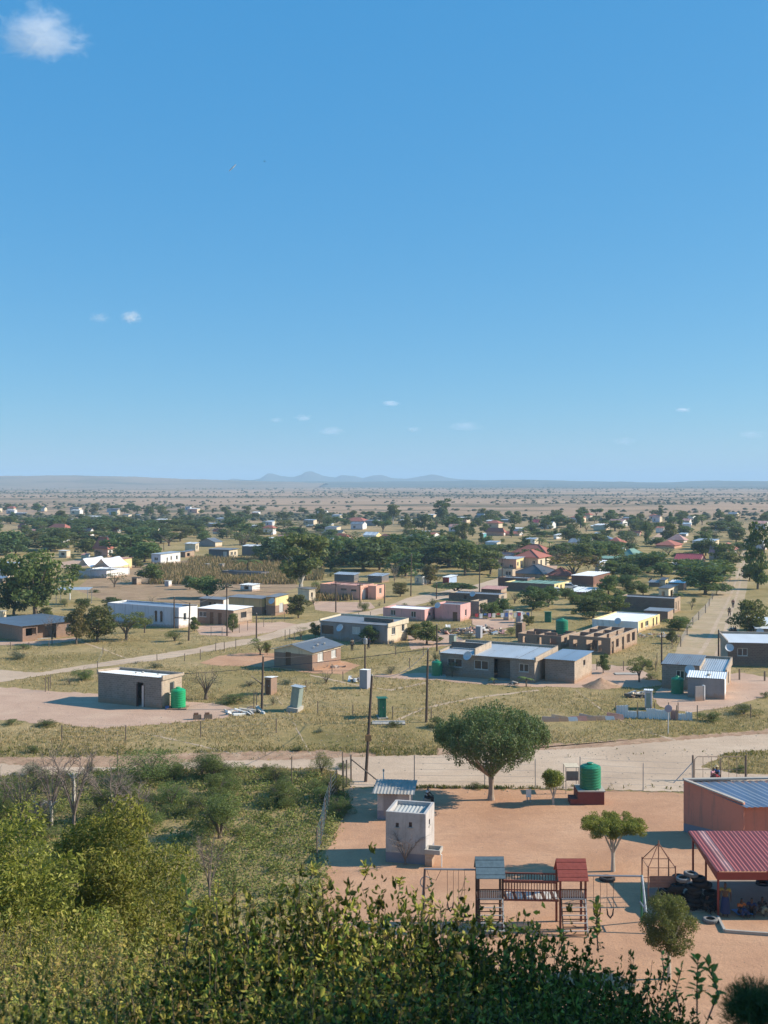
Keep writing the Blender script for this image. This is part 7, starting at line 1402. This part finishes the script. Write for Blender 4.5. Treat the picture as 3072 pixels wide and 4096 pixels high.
def swings(x0, x1, Y, zb, seats, label, aframe, legm, tilt=.0):
    sw = empty('swing_set', (x0, Y, 0), 0, label, 'swing'); w_ = x1-x0
    MB().tube([(0,0,zb),(w_,0,zb-.03)], .05, 8).build('beam', M_STEEL, sw); xa = 0 if aframe == 'l' else w_
    for y, mt in ((-.75, legm[0]), (.75, legm[1])): MB().tube([(xa,0,zb+.02),(xa+(-.15 if aframe=='l' else .15),y,0)], .055, 8).build('leg', mt, sw)
    MB().tube([(xa,-.42,zb*.45),(xa,.42,zb*.45)], .035, 6).build('cross_brace', M_STEEL, sw)
    for s0, s1, zs in seats:
        se = MB().hexa([(s0,-.1,zs),(s1,-.1,zs),(s1,.1,zs),(s0,.1,zs)], [(s0-.01,-.1,zs+.1),(s1+.01,-.1,zs+.1),(s1+.01,.1,zs+.1),(s0-.01,.1,zs+.1)]) ; 
        mb = MB(); m2 = (s0+s1)/2; mb.tube([(s0,0,zs+.45),(s0+.04,0,zs+.15),(m2,0,zs),(s1-.04,0,zs+.15),(s1,0,zs+.45)], [.03,.04,.05,.04,.03], 6); o = mb.build('seat', RUB, sw)
        for x in (s0, s1): MB().tube([(x,0,zb),(x,0,zs+.45)], .012, 4).build('chain', M_DKFRAME, o)
    return sw
BLW = plain('blue_and_white_pipe', (.5,.56,.6), .5, .35, 7)
sl = swings(2.04, 4.55, 56.1, 2.66, [(1.12,1.42,.55),(1.68,1.98,.55)], 'left swing set hanging between a pipe frame and the blue-roofed tower', 'l', (M_DKFRAME, M_CONC))
MB().tube([(.1,0,2.6),(.25,0,2.2),(.55,0,2.1),(.8,0,2.62)], .012, 4).build('loose_chain', M_DKFRAME, sl); MB().torus((.05,0,2.0), .28, .025, 14, 6, Matrix.Rotation(R(80), 3, 'X')).build('hoop', M_STEEL, sl)
swings(10.0, 12.7, 55.4, 2.58, [(.32,.66,.52),(.98,1.3,.5)], 'right swing set hanging between the red-roofed tower and a blue-white frame', 'r', (BLW, M_LATG))
# pyramid-topped climbing cage
cg = empty('climbing_cage', (GT('p', 625, 705).x, 58.2, 0), 0, 'rusty climbing cage with pyramid top and brown side panel by the swing frame', 'climbing cage'); cw = (235*ZS)/(F/58.2); RUST = plain('rusty_pipe', (.25,.12,.08), .8, .25, 4)
for x in (0, cw):
    for y in (0, 1.4): MB().tube([(x,y,0),(x,y,2.1)], .035, 6).build('post', RUST, cg); MB().tube([(x,y,2.0),(cw/2,.7,3.05)], .025, 5).build('rafter', RUST, cg)
MB().tube([(cw/2,.7,0),(cw/2,.7,3.2)], .03, 6).build('post', RUST, cg)
for z in (1.0, 2.0): MB().tube([(0,0,z),(cw,0,z),(cw,1.4,z),(0,1.4,z),(0,0,z)], .02, 5).build('rail', RUST, cg)
for k in range(4): MB().box(.05,cw-.05,-.05,-.03,1.0+k*.15,1.14+k*.15).build('side_board', plain('brown_boards', (.3,.16,.12), .85, .25, 4), cg)
MB().box(.1, cw-.1, .1, 1.3, .42, .48).build('deck', plain('brown_boards', (.3,.16,.12)), cg)
# green slide beside the swings: low frame
# ================================================================== PEOPLE
def skinned(name, pts, edges, rad, mat, parent, sub=1):
    me = bpy.data.meshes.new(name); me.from_pydata(pts, edges, []); me.materials.append(mat); o = link_mesh(name, me, parent); md = o.modifiers.new('skin', 'SKIN'); md.use_smooth_shade = True
    sv_ = me.skin_vertices[0].data
    for i, q in enumerate(rad): sv_[i].radius = (q, q) if not isinstance(q, tuple) else q
    sv_[0].use_root = True; s2 = o.modifiers.new('sub', 'SUBSURF'); s2.levels = sub; s2.render_levels = sub; return o
SKIN_ = plain('dark_skin', (.09,.045,.028), .55, .1, 3, 0, 0, .4); HAIR = plain('black_hair', (.008,.007,.007), .8, .1)
def person(loc, rz, pose, label, shirt, lower, skirt=False, hat=None, H=1.68, group=None):
    t_ = empty('person', loc, rz, label, 'person', group); k = H
    if pose in ('stand', 'walk'):
        s_ = .13 if pose == 'walk' else .02
        J = dict(pel=(0,0,.53), che=(0,-.01,.7), nec=(0,-.005,.835), hd=(0,-.015,.93), hip=(.055,0,.51), knee=(.06,-s_*.7,.285), ank=(.06,-s_*.2+.02,.045), toe=(.065,-.09-s_*.2,.02), sh=(.115,0,.8), elb=(.15,.02,.64), wri=(.155,-.06,.5))
        J2 = dict(knee=(.06,s_*.1,.285), ank=(.06,s_*.9,.05), toe=(.065,s_*.9-.1,.02), elb=(.15,.0,.64), wri=(.155,.02 if pose=='stand' else .06,.5))
    elif pose == 'sit':
        J = dict(pel=(0,0,.07), che=(0,-.03,.26), nec=(0,-.05,.39), hd=(0,-.075,.48), hip=(.06,0,.07), knee=(.12,-.2,.2), ank=(.1,-.3,.035), toe=(.1,-.37,.02), sh=(.11,-.04,.36), elb=(.15,-.12,.22), wri=(.1,-.22,.2)); J2 = {}
    else:                                             # seated on a low seat
        J = dict(pel=(0,0,.27), che=(0,-.02,.46), nec=(0,-.03,.59), hd=(0,-.05,.685), hip=(.06,0,.27), knee=(.08,-.24,.28), ank=(.08,-.24,.045), toe=(.08,-.32,.02), sh=(.115,-.02,.56), elb=(.15,-.08,.42), wri=(.1,-.22,.34)); J2 = {}
    g = lambda n_, s_: Vector(((J2.get(n_, J.get(n_)) if s_ < 0 else J[n_])[0] * s_, *((J2.get(n_, J.get(n_)) if s_ < 0 else J[n_])[1:]))) * k
    c = lambda n_: Vector(J[n_]) * k
    pts = [c('pel'), c('che'), c('nec'), c('hd')]; ed = [(0,1),(1,2),(2,3)]; rad = [.085*k,.08*k,.033*k,(.044*k,.052*k)]
    pts.append(c('hd') + Vector((0,-.002,.035))*k); ed.append((3,4)); rad.append(.038*k)
    for s_ in (1,-1):
        b_ = len(pts); pts += [g('sh',s_), g('elb',s_), g('wri',s_)]; ed += [(1,b_),(b_,b_+1),(b_+1,b_+2)]; rad += [.036*k,.027*k,.018*k]
        d = (g('wri',s_)-g('elb',s_)).normalized(); pm_ = g('wri',s_) + d*.035*k; pts.append(pm_); ed.append((b_+2,b_+3)); rad.append((.022*k,.014*k))
        for f_ in range(4):
            o_ = Vector((.0,(f_-1.5)*.012,0))*k; L_ = (.036,.043,.041,.032)[f_]*k; n0 = len(pts); pts += [pm_+d*L_*.5+o_, pm_+d*L_+o_+Vector((-s_*.008,0,0))*k]; ed += [(b_+3,n0),(n0,n0+1)]; rad += [.0055*k,.0045*k]
        n0 = len(pts); pts += [g('wri',s_)+d*.02*k+Vector((0,-.022,0))*k, g('wri',s_)+d*.045*k+Vector((0,-.034,0))*k]; ed += [(b_+2,n0),(n0,n0+1)]; rad += [.0065*k,.005*k]
        b_ = len(pts); pts += [g('hip',s_), g('knee',s_), g('ank',s_), g('toe',s_)]; ed += [(0,b_),(b_,b_+1),(b_+1,b_+2),(b_+2,b_+3)]; rad += [.056*k,.038*k,.024*k,.02*k]
    body = skinned('body', pts, ed, rad, SKIN_, t_)
    h0 = c('hd'); fm = MB(); fm.hexa([h0+Vector((-.009,-.045,-.012))*k, h0+Vector((.009,-.045,-.012))*k, h0+Vector((.009,-.03,-.012))*k, h0+Vector((-.009,-.03,-.012))*k], [h0+Vector((-.004,-.046,.01))*k, h0+Vector((.004,-.046,.01))*k, h0+Vector((.004,-.035,.01))*k, h0+Vector((-.004,-.035,.01))*k]); fm.build('nose', SKIN_, t_)
    for s_ in (1,-1): MB().lathe([(.001,-.006),(.006,0),(.001,.006)], 6, tuple(h0+Vector((s_*.017,-.045,.012))*k)).build('eye', M_WHITE, t_)
    skinned('hair', [h0+Vector((0,.006,.012))*k, h0+Vector((0,.01,.045))*k], [(0,1)], [(.047*k,.046*k),.036*k], HAIR, t_)
    sp_ = [c('pel')+Vector((0,0,.01))*k, (c('pel')+c('che'))/2, c('che'), c('nec')-Vector((0,0,.035))*k]; se = [(0,1),(1,2),(2,3)]; sr = [(.098*k,.075*k),(.088*k,.07*k),(.1*k,.072*k),.045*k]
    for s_ in (1,-1): b_ = len(sp_); sp_ += [g('sh',s_), (g('sh',s_)*.35+g('elb',s_)*.65)]; se += [(2,b_),(b_,b_+1)]; sr += [.046*k,.04*k]
    skinned('shirt', sp_, se, sr, shirt, t_)
    if skirt:
        if pose in ('stand','walk'): MB().lathe([(.085*k,.56*k),(.11*k,.48*k),(.125*k,.3*k),(.145*k,.1*k),(.13*k,.1*k)], 18).build('skirt', lower, t_)
        else: skinned('skirt', [c('pel'), c('knee'), Vector((-J['knee'][0],*J['knee'][1:]))*k, c('ank')+Vector((0,0,.03))*k, Vector((-J['ank'][0],J['ank'][1],J['ank'][2]+.03))*k], [(0,1),(0,2),(1,3),(2,4),(1,2)], [.1*k,.07*k,.07*k,.06*k,.06*k], lower, t_)
    else:
        tp_ = [c('pel')]; te = []; tr_r = [.09*k]
        for s_ in (1,-1): b_ = len(tp_); tp_ += [g('hip',s_), g('knee',s_), g('ank',s_)+Vector((0,0,.02))*k]; te += [(0,b_),(b_,b_+1),(b_+1,b_+2)]; tr_r += [.066*k,.048*k,.036*k]
        skinned('trousers', tp_, te, tr_r, lower, t_)
    if hat: hb2 = c('hd')+Vector((0,0,.035))*k; MB().lathe([(.1*k,0),(.1*k,.006*k),(.052*k,.01*k),(.05*k,.05*k),(.03*k,.06*k),(.001,.06*k)], 16, tuple(hb2)).build('hat', hat, t_)
    return t_
cl_ = lambda n_, c: plain('cloth_' + n_, c, .9, .12)
YEL, BLU, ORG, DRK, WHC, REDC, PNK, KHA = cl_('mustard', (.32,.22,.05)), cl_('navy', (.03,.045,.11)), cl_('orange', (.5,.14,.04)), cl_('charcoal', (.03,.03,.035)), cl_('white', (.7,.7,.68)), cl_('maroon', (.25,.03,.04)), cl_('pink', (.6,.3,.35)), cl_('khaki', (.3,.25,.16))
fl = .06
q = GT('p', 1290, 785, fl); person(q, R(-20), 'stand', 'person standing in mustard top and long navy skirt under the red pavilion', YEL, BLU, True, H=1.75)
for (x, y, rz, sh_, lo_, sk_, lb) in [(1420,770,.3,ORG,BLU,True,'person in orange top sitting on the pavilion floor'),(1520,765,-.4,BLU,DRK,False,'person in navy clothes sitting right of the orange-topped one'),(1600,755,.2,DRK,KHA,True,'person in charcoal top sitting near the right edge of the pavilion'),(1120,740,.5,DRK,DRK,False,'person in dark clothes crouched beside the tyre heap'),(1185,720,-.2,REDC,DRK,True,'person in maroon top sitting between tyre heap and post')]:
    person(GT('p', x, y, 0 if x < 1200 else fl), rz, 'sit', lb, sh_, lo_, sk_, H=1.6)
o = empty('blue_cloth', GT('p', 1410, 790, fl), .2, 'light blue cloth spread on the pavilion floor', 'cloth'); V_ = [(x*.12, y*.12, .02+.03*math.sin(x*1.7)*math.cos(y*2)+.03) for y in range(8) for x in range(9)]; link_mesh('cloth', np_mesh('cloth', V_, [(y*9+x, y*9+x+1, y*9+x+10, y*9+x+9) for y in range(7) for x in range(8)], plain('light_blue_cloth', (.2,.35,.6), .9, .1)), o)
s_ = GT('k', 372, 1000); st = slab_at(s_, .5, .35, .4, 'grey block the seated person rests on behind the toilet block', M_CONC, 'block', 'block'); person(s_ + Vector((0,-.02,.0)), R(70), 'bench', 'person in white and dark clothes seated behind the toilet block', WHC, DRK, H=1.6)
person(GT('l', 1225, 842), R(-60), 'sit', 'person in straw hat and blue shirt sitting at the school gate', cl_('blue_shirt', (.08,.16,.35)), DRK, hat=plain('straw', (.6,.48,.3), .9, .1)).location.z = .5
person(GT('l', 1175, 845), R(40), 'sit', 'person in pink top sitting left of the straw-hatted one', PNK, REDC, True).location.z = .45
sb = GT('l', 1200, 842); bq = empty('log_bench', sb, 0, 'log bench under the two people at the school gate', 'bench'); MB().tube([(-1.6,0,.32),(1.1,0,.32)], .16, 8).build('log', POST, bq)
for x in (-1.2,.8): MB().box(x-.1,x+.1,-.15,.15,0,.2).build('support', M_CONC, bq)
person(GT('h', 1325, 360), R(10), 'walk', 'person in dark clothes walking along the grassy street, nearer of two', DRK, DRK); person(GT('h', 1357, 288), R(-10), 'walk', 'person walking further up the grassy street in red', REDC, DRK)
person(GT('f', 1383, 655), R(30), 'stand', 'person in khaki standing left of the transformer pole', KHA, DRK); person(GT('f', 1525, 640), R(-30), 'stand', 'person in navy standing right of the transformer pole', BLU, DRK)
for i, (x, c) in enumerate([(1340, WHC), (1362, WHC), (1378, BLU)]): person(GT('h', x, 528), R(20*i), 'stand', ['leftmost of three people standing under the brown-green street tree','middle one of three people under the brown-green street tree','person in blue, rightmost of three under the street tree'][i], c, DRK, H=1.5)
# ================================================================== CARS
def car(t, x, y, rz, label, body=(.75,.76,.78)):
    t_ = empty('parked_car', GT(t, x, y), rz, label, 'car', 'white cars parked in the village'); bm_ = plain('car_paint_%d' % int(body[0]*100), body, .25, .04, 1, 0, 0, .6)
    prof = [(-2.1,.35),(-2.1,.75),(-1.5,.92),(-.75,1.42),(.75,1.45),(1.35,1.0),(2.05,.88),(2.1,.35)]
    def slab(mb, pr, y0, y1, ins=0):
        n = len(pr); vs = [(x, y0+ (ins if z > 1 else 0), z) for x, z in pr] + [(x, y1-(ins if z > 1 else 0), z) for x, z in pr]; mb.add(vs, [tuple(range(n))[::-1], tuple(range(n, 2*n))] + [(i, (i+1)%n, n+(i+1)%n, n+i) for i in range(n)])
    mb = MB(); slab(mb, prof, -.85, .85, .12); mb.build('body', bm_, t_)
    mb = MB(); slab(mb, [(-1.3,.95),(-.72,1.34),(.7,1.37),(1.2,1.0)], -.87, .87, .115); mb.build('side_window', M_GLASS, t_)
    mb = MB(); mb.hexa([(1.2,-.7,1.02),(1.42,-.7,1.0),(1.42,.7,1.0),(1.2,.7,1.02)], [(.78,-.66,1.42),(.82,-.66,1.43),(.82,.66,1.43),(.78,.66,1.42)]); mb.build('windscreen', M_GLASS, t_)
    for x in (-1.35, 1.35):
        for y in (-.8, .8):
            w_ = MB().lathe([(.12,-.1),(.31,-.1),(.33,-.06),(.33,.06),(.31,.1),(.12,.1)], 16).build('wheel', RUB, t_); w_.rotation_euler = (R(90),0,0); w_.location = (x,y,.33); MB().lathe([(.17,-.11),(.17,.11)], 10).build('rim', M_STEEL, w_)
    for y in (-.6,.6): MB().box(2.08,2.12,y-.15,y+.15,.62,.76).build('headlight', M_CURT, t_)
    return t_
c0 = car('g', 1465, 172, .5, 'white car parked right of the brown compound'); 
c1 = copy_tree(c0); c1.location = GT('g', 1585, 130); c1.rotation_euler = (0,0,-.2); c1['label'] = 'white bakkie-sized car parked under the thorn tree'
c1 = copy_tree(c0); c1.location = GT('d', 398, 775); c1.rotation_euler = (0,0,1.2); c1['label'] = 'white vehicle parked beyond the green hip roof on pale earth'
# dogs, stones
ST = plain('field_stone', (.4,.33,.26), .95, .3, 3)
r_ = np.random.default_rng(31); V_ = []; F_ = []; ico = np.array([(0,0,.7),(1,0,.1),(.3,.9,.15),(-.8,.6,.1),(-.8,-.6,.12),(.3,-.95,.1),(0,0,-.4)])
for i in range(2600):
    if i < 1400: q = G(r_.uniform(-300,3300), r_.uniform(2560,3180))
    elif i < 2000: q = G(r_.uniform(-300,3300), 3016 + r_.normal(0,10))
    else: q = G(r_.uniform(1400,3300), r_.uniform(3150,3990))
    s = r_.uniform(.02,.09) if i < 2000 else r_.uniform(.01,.035); n0 = len(V_); V_ += [tuple(np.array([q.x,q.y,.01]) + v*s*r_.uniform(.7,1.3)) for v in ico]; F_ += [(n0,n0+1+k,n0+1+(k+1)%5) for k in range(5)] + [(n0+6,n0+1+(k+1)%5,n0+1+k) for k in range(5)]
link_mesh('loose_stones', np_mesh('loose_stones', V_, F_, ST), kind='stuff')
# ================================================================== LABELS FOR WHAT WAS REPEATED
def ppx(p): return (p.x / max(1, p.y)) * F + CX
def where(p, skip=None, maxn=3):
    best = sorted([H for H in HOUSES if H['short'] and H is not skip], key=lambda H: ((H['c'].x-p.x)**2 + ((H['c'].y-p.y)*.55)**2))[0]; dx, dy = ppx(p) - ppx(best['c']), p.y - best['c'].y
    if abs(p.x - best['c'].x) < 4 + .15*abs(dy): rel = 'behind' if dy > 0 else 'in front of'
    else: rel = ('right of' if dx > 0 else 'left of') if abs(dy) < 1.8*abs(p.x-best['c'].x) else (('behind and ' if dy > 0 else 'in front and ') + ('right of' if dx > 0 else 'left of'))
    return rel + ' the ' + best['short']
items = []
for T in TREES:
    if not T['root'].get('label'): sz = 'tall ' if T['h'] > 8 else ('low ' if T['h'] < 1.6 else ''); items.append((T['root'], sz + DESC[T['kind']], T['p']))
for H in HOUSES:
    if 'auto' in H: items.append((H['root'], 'small ' + H['auto'][0], H['p']))
groups = {}
for o, d_, p_ in items:
    p_ = Vector(p_)
    if p_.y < 88 and p_.x < 2: w_ = 'in the scrub thicket, ' + ('beside the dirt road' if p_.y > 80 else 'second band below the road' if p_.y > 74 else 'middle band' if p_.y > 68 else 'lower band' if p_.y > 62 else 'lowest band near the hill')
    else: w_ = where(p_)
    groups.setdefault((d_, w_), []).append((ppx(p_), o))
ORD = ['leftmost','second from left','third from left','fourth from left','fifth from left','sixth from left','seventh from left','eighth from left','ninth from left','tenth from left']
NUM = {2:'two',3:'three',4:'four',5:'five',6:'six',7:'seven',8:'eight',9:'nine',10:'ten'}
for (d_, w_), L_ in groups.items():
    L_.sort(key=lambda q: q[0]); n = len(L_)
    for i, (_, o) in enumerate(L_):
        lb = (d_ + ' ' + w_) if n == 1 else ((('rightmost' if i == n-1 else ORD[i]) + ' ' + d_ + ' ' + w_) if n <= 10 else d_ + ' ' + w_)
        o['label'] = ' '.join(lb.split()[:16])
        if n > 10: o['group'] = 'bushes of the scrub thicket'
for kd, nm in (('br', 'broad-leaved bush'), ('tw', 'small-leaved dry bush')):
    L_ = sorted([h for h in HB if h['kind'] == kd and 'label' not in h['root']], key=lambda h: h['Y'], reverse=True); rows = {}
    for h in L_: rows.setdefault(round(h['Y'] / (1.3 if kd == 'br' else 3.0)), []).append(h)
    for ri, key in enumerate(sorted(rows, reverse=True)):
        row = sorted(rows[key], key=lambda h: h['px'])
        for i, h in enumerate(row):
            side = ORD[i] if i < len(ORD) else ['eleventh','twelfth','thirteenth','fourteenth','fifteenth','sixteenth','seventeenth','eighteenth','nineteenth','twentieth'][min(9, i-10)] + ' from left'
            h['root']['label'] = nm + ' on the near slope, ' + side + ' in ' + ['the farthest row','the second row','the third row','the fourth row','the fifth row','the sixth row','the seventh row','the nearest row'][min(ri, 7)]
for i, o in enumerate([T['root'] for T in TREES if T['root'].get('group') == 'unseen trees added for shade']): o['label'] = ['nearest','second','third','fourth','farthest right'][i] + ' of five unseen trees added beyond the right edge for their shade'
